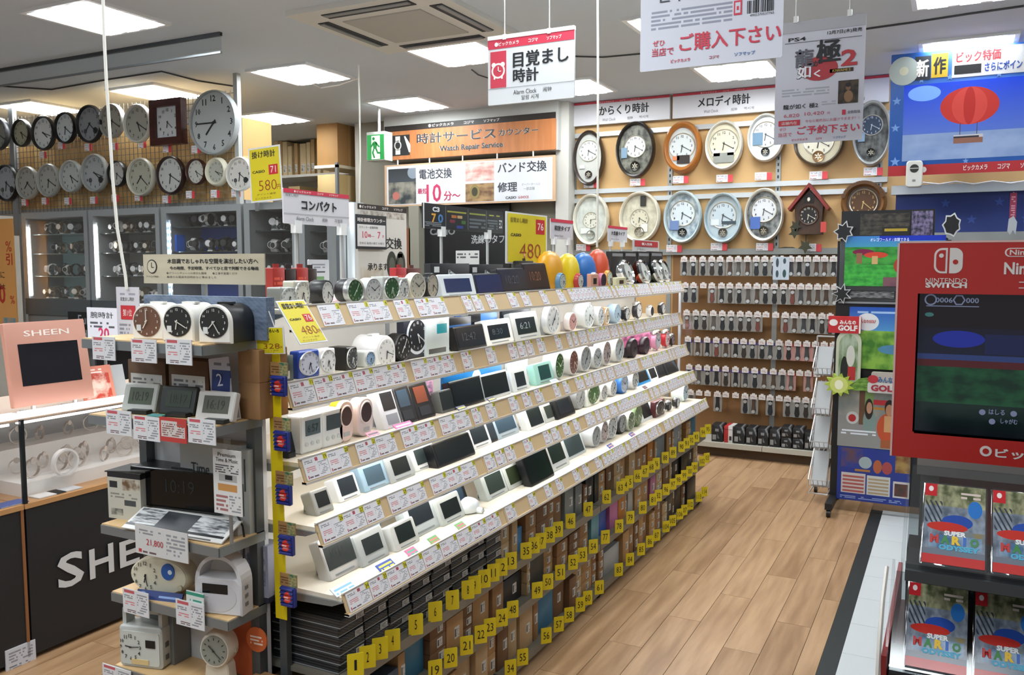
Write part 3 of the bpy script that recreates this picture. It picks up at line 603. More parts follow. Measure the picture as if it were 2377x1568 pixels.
scard(434, 474, 1375, 1412, EF['clock'] - .006, 'small green and white promo card behind the price card under the white radio', PR('greencard', '#cfd6d2', [('fill', (0, 1, .75, .95), '#2f8f78'), ('text', (.2, .9, .4, .6), '#2f8f78', 1, 8)]), 'promo_card', 'promo card')
scard(240, 305, 1550, 1600, EF['low'] - .008, 'white price card at the bottom board under the radio clock')
# digital clocks and cartons on the second board
def eobj(px, pyb, z): p = P(px, pyb, z=z); return p
for i, (a, b, c, lab) in enumerate(((292, 378, 900, 'brown carton with wide white label behind the white silver digital clock'), (386, 478, 905, 'brown carton with black and white label behind the black digital clock'))):
    q0, q1 = P(a, c, y=1.70), P(b, c, y=1.70); cbox(lab, q1.x - q0.x, .13, P(a, 835, y=1.7).z - EZ['lcd'], ((q0.x + q1.x) / 2, 1.71, EZ['lcd']), M('#5f452e', .8), 0, 'carton', None, 'carton', (-.42, .42, .25, .72))
q0, q1 = P(545, 910, y=1.66), P(612, 905, y=1.66)
for k in range(2): cbox('plain brown carton at the aisle end of the second board, ' + ('lower' if k == 0 else 'upper') + ' of two', .075, .11, .1 - .01 * k, (P(578, 900, y=1.72).x, 1.72, EZ['lcd'] + .1 * k), None, 0)
def elcd(x0, x1, yt, yb, label, body, scr, digits):
    xm = (x0 + x1) / 2; p = P(xm, yb, z=EZ['lcd']); k = (p - EYE).dot(FW) / FPX; w_, h_ = (x1 - x0) * k / .86, (yb - yt) * k / .97
    t = thing('digital_clock', label, 'digital clock', (p.x, max(p.y, EYF + .035), EZ['lcd'] + .002), math.radians(10)); tl = Matrix.Rotation(math.radians(-18), 4, 'X')
    part('body', MB().slab(rr(w_, h_, .006), -.004, .016, .003, 0, tl), M(body, .4), t); sc_ = part('lcd', MB().box(-w_ * .32, w_ * .36, -.0052, -.004, h_ * .26, h_ * .84, 0, tl), M(scr, .25), t)
    o = text(digits, sc_, 0, 0, h_ * .32, M('#2b3128'), 0, w_ * .46); o.location = tl @ Vector((w_ * .02, -.0058, h_ * .38)); o.rotation_euler = (math.radians(-18), 0, 0)
    part('stand', MB().slab([(-w_ * .4, 0), (w_ * .4, 0), (w_ * .36, h_ * .5), (-w_ * .36, h_ * .5)], .05, .055).box(-w_ * .4, w_ * .4, .0, .055, 0, .004), M(body, .5), t)
    part('shelf_card', MB().box(-w_ * .5, -w_ * .1, -.045, -.02, 0, .004), PR('globe', '#5f93a8', [('photo', (0, 1, 0, 1), '#3f8fd0', '#6fae5a', 4)]), t); part('brand_strip', MB().box(-w_ * .1, w_ * .45, -.03, -.006, 0, .01), M('#23282a', .4), t)
elcd(280, 362, 893, 958, 'white and silver digital clock on the second board of the end shelf', '#bcc0bb', '#55604f', '10:19')
elcd(366, 452, 900, 965, 'black digital clock between two pale ones on the end shelf', '#1f2421', '#3d4a3c', '18:17')
elcd(452, 540, 912, 980, 'cream digital clock at the aisle end of the second board', '#c9c5bf', '#57594b', '16:19')
# second place sign
p0, p1 = P(478, 850, y=1.69), P(545, 850, y=1.69); t = thing('second_place_sign', 'leaning white sign card with blue second-place square on the end shelf', 'sign', ((p0.x + p1.x) / 2 + .005, 1.69, EZ['lcd'] + .002)); tl = Matrix.Rotation(math.radians(-8), 4, 'Y') @ Matrix.Rotation(math.radians(-4), 4, 'X')
part('card', MB().box(-.038, .038, 0, .003, 0, .165, 0, tl), PR('secondplace', '#b9bcc6', [('text', (.15, .85, .85, .93), '#6d7078', 1, 14), ('fill', (.15, .85, .45, .78), '#22387a'), ('text', (.1, .7, .08, .36), '#8d8d96', 5, 20)]), t); o = text('2', t, 0, 0, .034, M('#d5d9e6'), 0); o.location = tl @ Vector((0, -.001, .088)); o.rotation_euler = (0, math.radians(-8), 0)
# clock radio board
zr = EZ['radio']
yr = 1.70; x0, x1 = P(316, 1130, y=yr).x, P(502, 1140, y=yr).x; z0, z1 = P(410, 1183, y=yr).z, P(410, 1093, y=yr).z; wd, hh = (x1 - x0), z1 - z0
t = thing('clock_radio', 'long black clock radio with glossy front on the third board', 'clock radio', ((x0 + x1) / 2, yr, z0), math.radians(6))
part('case', MB().slab(rr(wd, hh, .004), .004, .085, .002), M('#101113', .3), t); part('front_glass', MB().slab(rr(wd, hh, .004), -.002, .004, .001), M('#08090b', .12), t); text('10:19', t, .02, hh * .42, hh * .34, M('#1b2226', .3), -.0026, wd * .32); part('control_strip', MB().box(-.03, .06, .02, .05, hh, hh + .003), M('#2b2d2f', .4), t); part('foot', MB().box(-wd * .46, wd * .46, .01, .075, -.004, 0), BLACK, t)
x0, x1 = P(286, 1225, y=1.61).x, P(500, 1262, y=1.61).x; W = x1 - x0; zl_ = z0 - .005 - zr
t = thing('display_tray', 'white wedge-shaped display tray with product photo strip under the black clock radio', 'display tray', ((x0 + x1) / 2 + .012, 1.612, zr), math.radians(4))
part('ledge', MB().box(-W * .46, W * .46, .075, .2, 0, zl_), M('#d3d3d0', .5), t); an = math.atan2(zl_, .08); part('slope', MB().box(-W / 2, W / 2, 0, .08 / math.cos(an), 0, .004, 0, Matrix.Translation((0, -.004, .002)) @ Matrix.Rotation(an, 4, 'X')), PR('strip', '#d3d3d0', [('fill', (0, .98, .16, .26), '#2c2f33'), ('photo', (.02, .96, .26, .95), '#4b5157', '#c9cccd', 9), ('fill', (.28, .62, .26, .95), '#2c3238'), ('text', (.6, .95, .02, .12), '#555555', 1, 18)], .35, 0, 'XY'), t)
x0, x1 = P(255, 1150, y=1.66).x, P(322, 1150, y=1.66).x; W = (x1 - x0) / 2; hB = P(288, 1098, y=1.66).z - zr
t = thing('product_box', 'open white and black product box beside the black clock radio', 'product box', ((x0 + x1) / 2, 1.66, zr), math.radians(6))
part('body', MB().box(-W, W, 0, .09, 0, hB), PR('prodbox', '#bdbbae', [('fill', (0, 1, .88, 1), '#1d1e20'), ('fill', (.06, .3, .66, .8), '#26282b'), ('photo', (.45, .98, .62, .86), '#6d5138', '#c4bfae', 6), ('text', (.08, .9, .45, .58), '#88877d', 2, 14), ('fill', (.5, .85, .3, .42), '#44484a'), ('photo', (.08, .45, .08, .22), '#5a5d58', '#a9a99c', 6)]), t); part('lid_flap', MB().box(-W, W + .03, 0, .1, hB, hB + .004, 0, Matrix.Rotation(math.radians(-4), 4, 'Y')), M('#3c3d3c', .6), t)
t_, W, H = scard(497, 562, 1045, 1195, 1.63, 'tall white promo sheet with product pictures clipped in front of the clock radio', PR('promo', '#d5d4d1', [('fill', (.2, .84, .51, .62), '#a7a6a3'), ('fill', (.42, .68, .54, .61), '#17191c'), ('fill', (.16, .84, .36, .47), '#c08a4c'), ('text', (.08, .9, .64, .78), '#55555a', 4, 16), ('text', (.08, .5, .05, .32), '#a06a6a', 4, 14), ('text', (.55, .95, .05, .32), '#8f9196', 6, 16)]), 'promo_sheet', 'sign')
text('Premium', t_, 0, H * .89, H * .06, INK, -.003, W * .62); text('Time & Music', t_, 0, H * .81, H * .06, INK, -.003, W * .78); part('clip', MB().box(-.008, .008, -.004, .006, H, H + .03), PLASTIC, t_); part('stick', MB().box(-.004, .004, .004, .010, zr + .002 - t_.location.z, H), STEEL, t_)
t = thing('speaker_picture_box', 'large pale grey box with picture of a black radio and lettering behind the clock radio', 'product box', (-1.84, 1.80, zr)); t.location.y = 1.725
part('body', MB().box(-.12, .12, 0, .04, 0, .245), PR('radiobox', '#a3a8a5', [('fill', (.1, .72, .2, .45), '#101214'), ('text', (.6, .9, .85, .92), '#5f6462', 1, 14)]), t); text('Time', t, -.04, .15, .03, INK, -.002, .07, .0)
t = thing('silver_audio_box', 'silver perforated audio product box by the battery packs', 'product box', (-1.715, 1.72, zr), math.radians(6)); part('body', MB().box(-.02, .02, 0, .045, 0, .235), M('#a9adab', .4), t); part('groove', MB().box(-.012, -.009, -.002, 0, .12, .21).box(-.002, .001, -.002, 0, .05, .14).box(.006, .009, -.002, 0, .12, .21), M('#3c4041', .5), t)
solo('power_cord', MB().tube([(-1.80, 1.76, zr + .03), (-1.74, 1.72, zr + .05), (-1.70, 1.70, zr + .03), (-1.695, 1.70, zr - .005), (-1.70, 1.70, zr - .06)], .003), BLACK, 'black power cord looping over the third board edge', 'cord')
# clock board
zc = EZ['clock']
t = thing('day_night_clock', 'cream oval alarm clock with blue moon window on the fourth board', 'alarm clock', (P(372, 1360, y=1.67).x, 1.67, zc), math.radians(14)); rx, rz_ = .098, .058
part('body', MB().lathe([(.92, -.004), (.97, .0), (1., .012), (1., .04), (.9, .055)], 36, rx, rz_, 0, rz_ ), M('#d6d0b6', .4), t); part('face_plate', MB().lathe([(.9, -.006), (.9, -.003)], 36, rx, rz_, 0, rz_), M('#dbd6bf', .4), t)
o = link('dial_lettering', numerals('#4a4a40', 1, .3), t, (-.042, -.0085, rz_)); o.scale = (.044, 1, .046); part('hands', hands_mb(.04, 6, 28, 0), INK, t, (-.042, -.0085, rz_)); part('moon_window', MB().lathe([(.021, -.0095), (.021, -.006)], 20, 1, 1.15, .032, rz_ * 1.3), M('#2a5fae', .4), t); part('moon', MB().lathe([(.007, -.0105), (.007, -.0095)], 12, 1, 1, .04, rz_ * 1.3), M('#d5e2ec', .4), t); part('knob', MB().lathe([(.008, -.012), (.008, -.006)], 12, 1, 1, .07, rz_ * .55), M('#c9c3a8', .4), t)
t = thing('blue_brand_strip', 'blue lettered strip lying in front of the cream oval clock', 'sign', (P(365, 1372, y=1.64).x, 1.64, zc), math.radians(12)); part('strip', MB().box(-.075, .075, 0, .008, 0, .026, 0, Matrix.Rotation(math.radians(-30), 4, 'X')), PR('bluestrip', '#1d3572', [('ell', (.05, .22, .2, .85), '#6a87b8'), ('text', (.5, .95, .4, .75), '#7f9cd0', 1, 16, .2)]), t)
t = thing('handle_radio', 'white arched clock radio with carrying handle and small display', 'clock radio', (P(508, 1410, y=1.65).x, 1.65, zc), math.radians(14)); W, H = .142, .165
out = [(W / 2, 0)] + [(W / 2 * math.cos(a), H * .52 + H * .48 * math.sin(a)) for a in [math.pi * i / 18 for i in range(19)]] + [(-W / 2, 0)]
inn = [(W * .40 * math.cos(a), H * .62 + H * .31 * math.sin(a)) for a in [math.pi * i / 18 for i in range(19)]]
m = MB()
oa = [(W / 2 * math.cos(a), H * .52 + H * .48 * math.sin(a)) for a in [math.pi * i / 18 for i in range(19)]]
for i in range(18): m.slab([inn[i], oa[i], oa[i + 1], inn[i + 1]], 0, .055)
part('handle', m, M('#d4d4d6', .35), t); part('body', MB().slab([(W / 2, 0), (W / 2, H * .52), (W * .40, H * .62), (-W * .40, H * .62), (-W / 2, H * .52), (-W / 2, 0)], -.004, .055, .004), M('#cfcfd2', .35), t); part('display', MB().box(-W * .32, W * .22, -.0055, -.004, H * .36, H * .52), M('#15171a', .2), t); part('face_groove', MB().lathe([(W * .40, -.0048), (W * .40, -.004)], 28, 1, .75, 0, H * .31), M('#c6c6ca', .4), t)
part('button', MB().box(W / 2, W / 2 + .002, .015, .03, H * .42, H * .48).box(W / 2, W / 2 + .002, .015, .03, H * .28, H * .34).box(W / 2, W / 2 + .002, .015, .03, H * .14, H * .2), M('#77787a', .4), t)
t = thing('photo_box', 'pale printed product box behind the white arched radio', 'product box', (P(592, 1380, y=1.76).x, 1.76, zc), math.radians(8)); part('body', MB().box(-.045, .045, 0, .06, 0, .165), PR('photobox', '#9a9db0', [('photo', (.1, .9, .3, .9), '#5f6376', '#b5b8c6', 6), ('fill', (0, 1, 0, .1), '#2c3040')]), t)
# low board
zl = EZ['low']
t = thing('flip_radio_clock', 'grey-white square clock radio with carrying handle and analogue dial on the low board', 'clock radio', (P(328, 1550, y=1.65).x, 1.65, zl), math.radians(14)); W, H = .142, .125
m = MB().slab(rr(W, H, .012), 0, .06, .004); part('body', m, M('#b9bdb8', .4), t)
m = MB()
for s in (-1, 1): m.slab(rr(.012, .055, .004, 2, s * W * .42, H - .012), .012, .05)
m.slab(rr(W * .92, .014, .005, 2, 0, H + .035), .012, .05); part('handle', m, M('#b9bdb8', .4), t); part('face', MB().slab(rr(W * .9, H * .8, .008, 2, 0, H * .08), -.003, 0), M('#c6c9c2', .35), t); o = link('dial_lettering', numerals('#26282a', 1, .32), t, (-.03, -.005, H * .5)); o.scale = (.04, 1, .042); part('hands', hands_mb(.036, 9, 14, 0), INK, t, (-.03, -.005, H * .5)); part('display', MB().box(W * .14, W * .36, -.005, -.003, H * .52, H * .7), M('#15181a', .2), t); part('sticker', MB().box(-W * .2, W * .2, -.005, -.003, H * .1, H * .22), M('#d6bd86', .6), t)
part('speaker_button', MB().box(W / 2, W / 2 + .002, .015, .03, H * .5, H * .62).box(W / 2, W / 2 + .002, .015, .03, H * .2, H * .32), M('#55585a', .4), t)
part('pedestal', MB().box(-W * .45, W * .45, .005, .055, -.0, .002), M('#8a8d8a', .5), t); t.location.z = zl
t = thing('pedestal_clock', 'cream round alarm clock on a tapered stand on the low board', 'alarm clock', (P(500, 1540, y=1.66).x, 1.66, zl), math.radians(16))
part('stand', MB().slab([(.040, 0), (.034, .06), (.02, .09), (-.02, .09), (-.034, .06), (-.040, 0)], .005, .045, .004), M('#d2c9b4', .4), t); part('case', MB().lathe([(.046, -.004), (.05, .004), (.05, .045), (.042, .052)], 30, .92, 1.05, 0, .112), M('#d6cfbe', .35), t); dial(t, .042, .92, 0, .112, -.006, '#8d8f84', '#3a3c38', 10, 22, False)
part('knob', MB().box(.04, .052, .02, .03, .10, .112), M('#b5ad9a', .4), t)
t = thing('orange_display', 'orange backing board with round tag beside the pedestal clock', 'display board', (-1.79, 1.80, .30), math.radians(4)); t.location = (-1.79, 1.745, .1)
part('board', MB().box(-.075, .085, 0, .02, .33, .53), M('#b8572c', .6), t); part('round_tag', MB().lathe([(.036, -.012), (.036, -.008)], 20, 1, 1, .09, .45), PR('tag', '#c9622f', [('text', (.2, .8, .3, .7), '#f0d8c8', 3, 8)]), t)
cbox('grey display carton behind the grey-white clock radio',   .14, .06, .17, (-2.06, 1.705, zl), M('#6c6f6d', .6), 0, 'carton'); cbox('large brown carton at the foot of the end shelf behind the pedestal clock', .16, .1, .23, (-1.63, 1.66, .22), CARD, 0, 'carton', None, 'carton'); cbox('wide brown carton on the floor carrying the large carton beside the end shelf', .15, .1, .22, (-1.63, 1.66, 0), CARD)
# battery strip column
XB = P(640, 1000, y=1.775).x
t = thing('battery_strip', 'long yellow hanging strip of battery packs on the gondola corner', 'merchandise strip', (0, 1.77, 0))
pa, pb = P(625, 820, y=1.77), P(662, 1440, y=1.77)
part('strip', MB().add([(pa.x - .006, 0, pa.z), (pa.x + .036, 0, pa.z), (pb.x + .006, 0, pb.z), (pb.x - .034, 0, pb.z), (pa.x - .006, .002, pa.z), (pa.x + .036, .002, pa.z), (pb.x + .006, .002, pb.z), (pb.x - .034, .002, pb.z)], [(0, 3, 2, 1), (4, 5, 6, 7), (0, 1, 5, 4), (1, 2, 6, 5), (2, 3, 7, 6), (3, 0, 4, 7)]), M('#e0c800', .5), t)
BATT = PR('batt', '#23307e', [('ell', (.28, .88, .2, .8), '#d0352c'), ('text', (.35, .8, .36, .6), '#f0c8bd', 2, 10, .3), ('fill', (0, .1, .05, .12), '#d0a850'), ('fill', (0, .1, .24, .31), '#d0a850'), ('fill', (0, .1, .43, .5), '#d0a850'), ('fill', (0, .1, .62, .69), '#d0a850'), ('fill', (0, .1, .81, .88), '#d0a850')], .3)
for k, (a, b) in enumerate(((645, 897), (652, 1025), (657, 1150), (663, 1267), (667, 1387))):
    p = P(a, b, y=1.755); q = thing('battery_pack', f'blue battery pack with red round seal, {ordw(k + 1)} from the top of the yellow strip', 'battery pack', (p.x, 1.76, p.z - .028), 0, 'battery packs on the yellow strip')
    part('pack', MB().slab(rr(.052, .056, .003, 1), -.006, .004, .002), BATT, q); m = MB()
    for s in range(5): m.tube([(-.022, -.0075, .006 + s * .011), (.022, -.0075, .006 + s * .011)], .0045, 6)
    part('cells', m, BATT, q); part('hang_card', MB().box(-.03, .03, .0, .003, .056, .092), PR('hangcard', '#a07a4a', [('photo', (.55, 1, 0, 1), '#2f6b52', '#b5a06a', 5), ('text', (.05, .5, .2, .8), '#6a4a2a', 3, 10)]), q)
# yellow tags at the corner
def ysign(name, label, x0, x1, yt, yb, y, title, price, pct, rot=0., tsz=.13, brand='CASIO', wh=None, at=None, eul=None):
    y = y or 1.; a, b = P(x0, (yt + yb) / 2, y=y), P(x1, (yt + yb) / 2, y=y); xm = (x0 + x1) / 2; zl_, zh = P(xm, yb, y=y).z, P(xm, yt, y=y).z; W, H = wh or (b.x - a.x, zh - zl_)
    t = thing(name, label, 'price sign', at or ((a.x + b.x) / 2, y, zl_)); t.rotation_euler = eul or (0, rot, 0)
    part('card', MB().box(-W / 2, W / 2, -.002, .001, 0, H), M('#dddfe0', .4), t); patch('yellow_print', t, -W * .46, W * .46, H * .03, H * .97, M('#d9c81c', .45), -.002)
    text(title, t, -W * .02, H * .80, H * tsz, INK, -.0035, W * .74, .02); text(brand, t, -W * .2, H * .53, H * .05, INK, -.0035, W * .4, .03)
    text(price, t, W * .06, H * .20, H * .19, M('#9a3a18'), -.0035, W * .56, -.012); text('円', t, W * .40, H * .2, H * .09, M('#9a3a18'), -.0035)
    if pct: patch('red_patch', t, W * .12, W * .40, H * .48, H * .66, RED, -.0028); text(pct, t, W * .26, H * .51, H * .12, M('#f2e3df'), -.0045)
    text('ポイント進呈', t, 0, H * .12, H * .035, M('#8a7410'), -.0035, W * .6); text('ビックカメラ', t, -W * .1, H * .05, H * .035, M('#4a3c10'), -.0035, W * .5)
    return t, W, H
t_, W, H = ysign('yellow_price_sign', 'small yellow price sign reading 328 on the gondola corner beside the end shelf', 596, 662, 760, 822, 1.745, '電池いろいろ', '328', None, -.05)
part('hook', MB().tube([(-W * .2, 0, H), (-.002, 0, H + .05), (W * .18, 0, H)], .0018, 5), M('#c9c9c6', .4), t_)
ya, yb = P(652, 712, x=-1.64).y, P(722, 800, x=-1.567).y
t_, W, H = ysign('yellow_price_sign', 'slanting yellow price sign reading 480 at the near end of the top clock shelf', 0, 0, 0, 0, 0, '目覚まし時計', '480', '76', wh=(.115, .142), at=(-1.556, 1.838, 1.383), eul=(-math.radians(36), 0, math.pi / 2))
# ---------------- long gondola ----------------
GY = [1.80, 2.735, 3.72, 4.68, 5.65]
TIER = {1: (-1.628, 1.482, -1.598, 1.42), 2: (-1.632, 1.271, -1.61, 1.204), 3: (-1.588, 1.06, -1.566, 1.0), 4: (-1.534, .886, -1.512, .83), 5: (-1.446, .703, -1.426, .652)}
TN = {1: 'top', 2: 'second', 3: 'third', 4: 'fourth', 5: 'lowest'}
DECK = {k: v[1] - .008 for k, v in TIER.items()}
XBK = -1.95
g = thing('display_gondola', 'long five-tier lit clock display gondola with tan price rails', 'gondola', (0, 0, 0))
gw = M('#e9e6dd', .4); tub = M('#f4f8ff', .4, 0, TUBE_E); deckm = M('#e6ddcb', .45)
for s in range(4):
    y0, y1 = GY[s] + .002, GY[s + 1] - .002
    part('back_panel', MB().box(XBK - .012, XBK, y0 - .002, y1 + .002, .05, 1.47), M('#d9d8d3', .5), g)
    for k, (xt, zt, xb, zb) in TIER.items():
        part('shelf_deck', MB().box(XBK if k > 1 else -2.3, xt, y0, y1, DECK[k] - .014, DECK[k]), deckm, g)
        m = MB(); n_ = Vector((zt - zb, 0, xb - xt)).normalized() * .004
        m.slab([(xt, zt), (xb, zb), (xb - n_.x, zb - n_.z), (xt - n_.x, zt - n_.z)], y0, y1)
        m.box(xb - .012, xb + .004, y0, y1, zb - .006, zb)
        part('price_rail', m, TAN, g)
        part('rail_lip', MB().box(xb - .012, xb + .005, y0, y1, zb - .008, zb - .001).box(xt - .003, xt + .003, y0, y1, zt, zt + .004), M('#dcdad4', .35), g)
        if k < 5:
            part('light_tube', MB().box(xt - .035, xt - .018, y0 + .05, y1 - .05, DECK[k] - .032, DECK[k] - .016), tub, g)
            part('tube_holder', MB().box(xt - .04, xt - .013, y0 + .02, y1 - .02, DECK[k] - .017, DECK[k] - .014), WHITE, g)
for y in GY: part('upright', MB().box(XBK - .05, XBK + .002, y - .012, y + .012, 0, 1.46), M('#a7abad', .4, .4), g)
for k, (xt, zt, xb, zb) in TIER.items():
    part('shelf_bracket', MB().slab([(XBK, DECK[k] - .05), (xt - .03, DECK[k] - .028), (xb - .012, DECK[k] - .012), (XBK, DECK[k] - .012)], GY[0] - .004, GY[0] + .004), M('#8b8f8e', .4, .4), g)
part('end_rail', MB().box(-1.64, -1.625, 5.64, 5.655, .0, 1.45), M('#c9cfd6', .35, .3), g)
for z, nm in ((.46, 'carton_deck'), (.275, 'carton_deck'), (.06, 'carton_deck')):
    for s in range(4): part(nm, MB().box(XBK, -1.445, GY[s] + .004, GY[s + 1] - .004, z - .014, z).box(-1.447, -1.441, GY[s] + .004, GY[s + 1] - .004, z - .03, z + .004), M('#7b766a', .5, .1), g)
part('kick_plate', MB().box(XBK, -1.50, 1.82, 5.6, 0, .05), M('#3a332c', .6), g)
for y in (1.95, 3.75, 5.55): part('caster', MB().lathe([(.024, -.012), (.024, .012)], 16, 1, 1, 0, .024, 0, Matrix.Translation((-1.47, y, 0))), BLACK, g)
part('end_post', MB().box(-1.66, -1.635, 1.79, 1.81, 0, .66), M('#5d6264', .4, .4), g)
# price cards on the rails
PCARD = [PR('pc%d' % i, '#e2e1e5', [('text', (.06, .45, .76, .92), '#85868b', 2, 16 + i), ('text', (.08, .45, .36, .62), '#cf8f93', 3, 12, .25), ('fill', (.5, .62, .78, .95), c) if c else ('fill', (.5, .505, .1, .9), '#b7b8bc'), ('fill', (.06, .1, .06, .22), '#b83a44'), ('text', (.12, .5, .08, .2), '#6d5558', 1, 26, .2), ('text', (.58, .95, .12, .75), '#9a9ba0', 8, 20, .4)], .4) for i, c in enumerate(('#b04a5c', None, '#b04a5c', None))]
STK = M('#cfc81c', .5); rc = random.Random(11); num = {1: 2, 2: 11, 3: 19, 4: 26, 5: 34}
cmesh = {}
for k, (xt, zt, xb, zb) in TIER.items():
    L = math.hypot(xt - xb, zt - zb); ang = math.atan2(xb - xt, zt - zb); cnt = 0
    for s in range(4):
        y = GY[s] + (.012 if k > 1 or s else .135); end = GY[s + 1] - .01
        while y < end - .04:
            wd = rc.choice(((.082, .095, .10), (.06, .07), (.045, .05), (.045, .05))[s]); gp = rc.choice(((.0, .002, .004, .04), (.012, .05, .09, .12), (.0, .004, .022), (.0, .004, .022))[s])
            if y + wd > end: break
            cnt += 1; key = (wd, k, rc.randrange(4))
            if key not in cmesh: cmesh[key] = MB().box(-wd / 2, wd / 2, -.0022, -.0006, .001, L - .002).mesh('card', PCARD[key[2]])
            t = thing('price_card', f'white printed price card, {ordw(cnt)} from the near end on the {TN[k]} price rail', 'price card', (xb, y + wd / 2, zb), 0, 'price cards on the gondola rails'); t.rotation_euler = (-ang, 0, math.pi / 2)
            link('card', cmesh[key], t)
            if s < 2 or rc.random() < .5:
                sm = 'st'
                if sm not in cmesh: cmesh[sm] = MB().box(-.008, .008, -.0032, -.0022, 0, .017).mesh('number_sticker', STK)
                o = link('number_sticker', cmesh[sm], t, (wd / 2 - .006, 0, L - .017))
                if s < 2: text(str(num[k]), t, wd / 2 - .006, L - .0145, .011, INK, -.0036); num[k] += 1
            y += wd + gp
# promo cards lying on the top board, white glare card
for i, (a, b) in enumerate(((712, 703), (772, 702), (985, 688), (1040, 681))):
    p = P(a, b, z=DECK[1]); t = thing('promo_card', 'small red and white promo card lying on the top board, ' + ordw(i + 1) + ' from the near end', 'promo card', (min(p.x, -1.665), p.y, DECK[1]), math.pi / 2, 'red promo cards on the top board')
    part('card', MB().box(-.05, .05, 0, .035, 0, .003, 0, Matrix.Rotation(math.radians(18), 4, 'X')), PR('redpromo', '#d8b5b8', [('fill', (0, .45, 0, 1), '#c23a48'), ('text', (.5, .95, .1, .9), '#a05a60', 3, 14)], .5, 0, 'XY'), t)
# ---------------- goods on the tiers ----------------
ITEMS = []
def it(*a, **o): ITEMS.append((a, o))
D1 = '#181a1d'
# tier, kind, x0, x1, ytop, ybottom, body, description
it(1, 'sq', 651, 687, 667, 709, '#a5a8a5', 'small silver square travel alarm clock', face='#c5c8c6', d=.05, dark=1)
it(1, 'sq', 682, 718, 652, 694, '#c9c6b6', 'cream square quartz alarm clock', face='#d5d3c9', d=.04)
it(1, 'cyl', 745, 772, 650, 692, D1, 'black-cased round alarm clock with white dial', face='#c9cac8', d=.055)
it(1, 'cyl', 800, 846, 646, 704, '#b9bcbb', 'silver-rimmed round alarm clock with green dial', face='#1f4a24', ink='#9fae9c', d=.05, back='#2c2e30')
it(1, 'cyl', 845, 886, 645, 699, '#c6c8c8', 'clear silver oval alarm clock with big numerals', face='#b7babc', d=.04)
it(1, 'sq', 889, 926, 642, 697, '#b5b7b4', 'silver alarm clock with oval green dial', face='#234d26', ink='#9fae9c', d=.05)
it(1, 'sq', 924, 947, 645, 697, '#b9bbb9', 'narrow silver alarm clock with single black hand', face='#c3c5c4', d=.03)
it(1, 'rnd', 948, 988, 633, 682, '#d9d3c4', 'cream round alarm clock with wide rim', face='#b5b2a6', d=.03)
it(1, 'rnd', 989, 1016, 634, 676, D1, 'black ring alarm clock with silver dial', face='#b2aa9c', d=.03)
it(1, 'lcd', 1026, 1106, 637, 680, '#d5dde2', 'white digital clock with dark blue screen', scr='#1a2d52', scrf=(.13, .87, .2, .8))
it(1, 'lcd', 1106, 1174, 635, 676, '#15181f', 'black digital clock with deep blue screen', scr='#15244a')
it(1, 'lcd', 1164, 1230, 623, 668, '#15171a', 'black digital clock with dark grey screen', scr='#23262b', dig='10:20')
it(1, 'lcd', 1224, 1278, 611, 667, '#1b1513', 'tall black digital clock with faint amber digits', scr='#2a1d17', dig='10:20', dcol='#7a4a2a', stand=1)
it(1, 'egg', 1274, 1322, 582, 664, '#e0a018', 'plain amber dome-shaped toy alarm clock', face='#b9c3c0', clk='#5d8fb5')
it(1, 'egg', 1322, 1358, 588, 664, '#e8cc1c', 'plain yellow dome-shaped toy alarm clock', face='#d0d3cd', clk='#b83230')
it(1, 'egg', 1352, 1398, 586, 660, '#1f6fc0', 'plain blue and white dome-shaped toy alarm clock', face='#dfe3e6', clk='#d8dde2')
it(1, 'egg', 1390, 1426, 578, 656, '#d2502e', 'plain orange-red dome-shaped toy alarm clock', face='#cfd6c9', clk='#e0a83a')
it(1, 'sq', 1371, 1389, 636, 664, '#e0a892', 'small peach square alarm clock', face='#2b2d33', d=.02, low=1)
it(1, 'rnd', 1389, 1410, 634, 662, '#d87a9a', 'small pink round alarm clock', face='#3a2d38', d=.02, low=1)
it(1, 'sq', 1430, 1453, 644, 658, '#ddd9b2', 'tiny cream square alarm clock', face='#4c3a2c', d=.02, low=1)
for a, b, c, dsc in ((1430, 1482, '#b5b8bc', 'chrome'), (1474, 1515, '#a8442c', 'red'), (1510, 1546, '#4c5547', 'dark green'), (1543, 1576, '#26292c', 'black')):
    it(1, 'lamp', a, b, 601, 652, c, f'{dsc} dome-backed bell alarm clock with chrome bezel', face='#c6cac4')
it(2, 'pack', 652, 682, 826, 884, '#33403e', 'dark blister-packed travel clock', pr=('fill', (.3, .7, .1, .4), '#b8bcb8'))
it(2, 'sq', 692, 741, 814, 874, '#22439a', 'royal blue square alarm clock', face='#b4bcd0', d=.03)
it(2, 'sq', 741, 778, 810, 866, '#dfe3e6', 'white square alarm clock with one bold hand', face='#cfd4d8', d=.03)
it(2, 'sq', 803, 829, 806, 856, '#17191b', 'boxy black rugged alarm clock', face='#3a3f44', ink='#c0c4c6', d=.07)
it(2, 'sq', 846, 869, 815, 849, '#cfd6d4', 'cream cube clock with pale blue round dial', face='#7f9cc0', d=.05)
it(2, 'arch', 872, 918, 779, 843, '#e6e9ec', 'white arch-shaped alarm clock', face='#d5d8d9', d=.10)
it(2, 'cyl', 916, 953, 774, 834, '#141517', 'black round alarm clock with black dial', face='#1d1f22', ink='#c6c9cb', d=.05)
it(2, 'poster', 938, 998, 738, 826, '#1c2130', 'black package printed with a large alarm clock', face='#20242c')
it(2, 'pack', 990, 1043, 735, 816, '#cfdde0', 'white and teal watch package', pr=('fill', (.45, .9, .55, .8), '#1f9aa8'), pr2=('fill', (.1, .85, .05, .18), '#3d4346'))
it(2, 'pack', 1036, 1094, 736, 812, '#2c5f9c', 'blue plastic bag pack with black top', pr=('fill', (0, 1, .75, 1), '#15181d'), back=1)
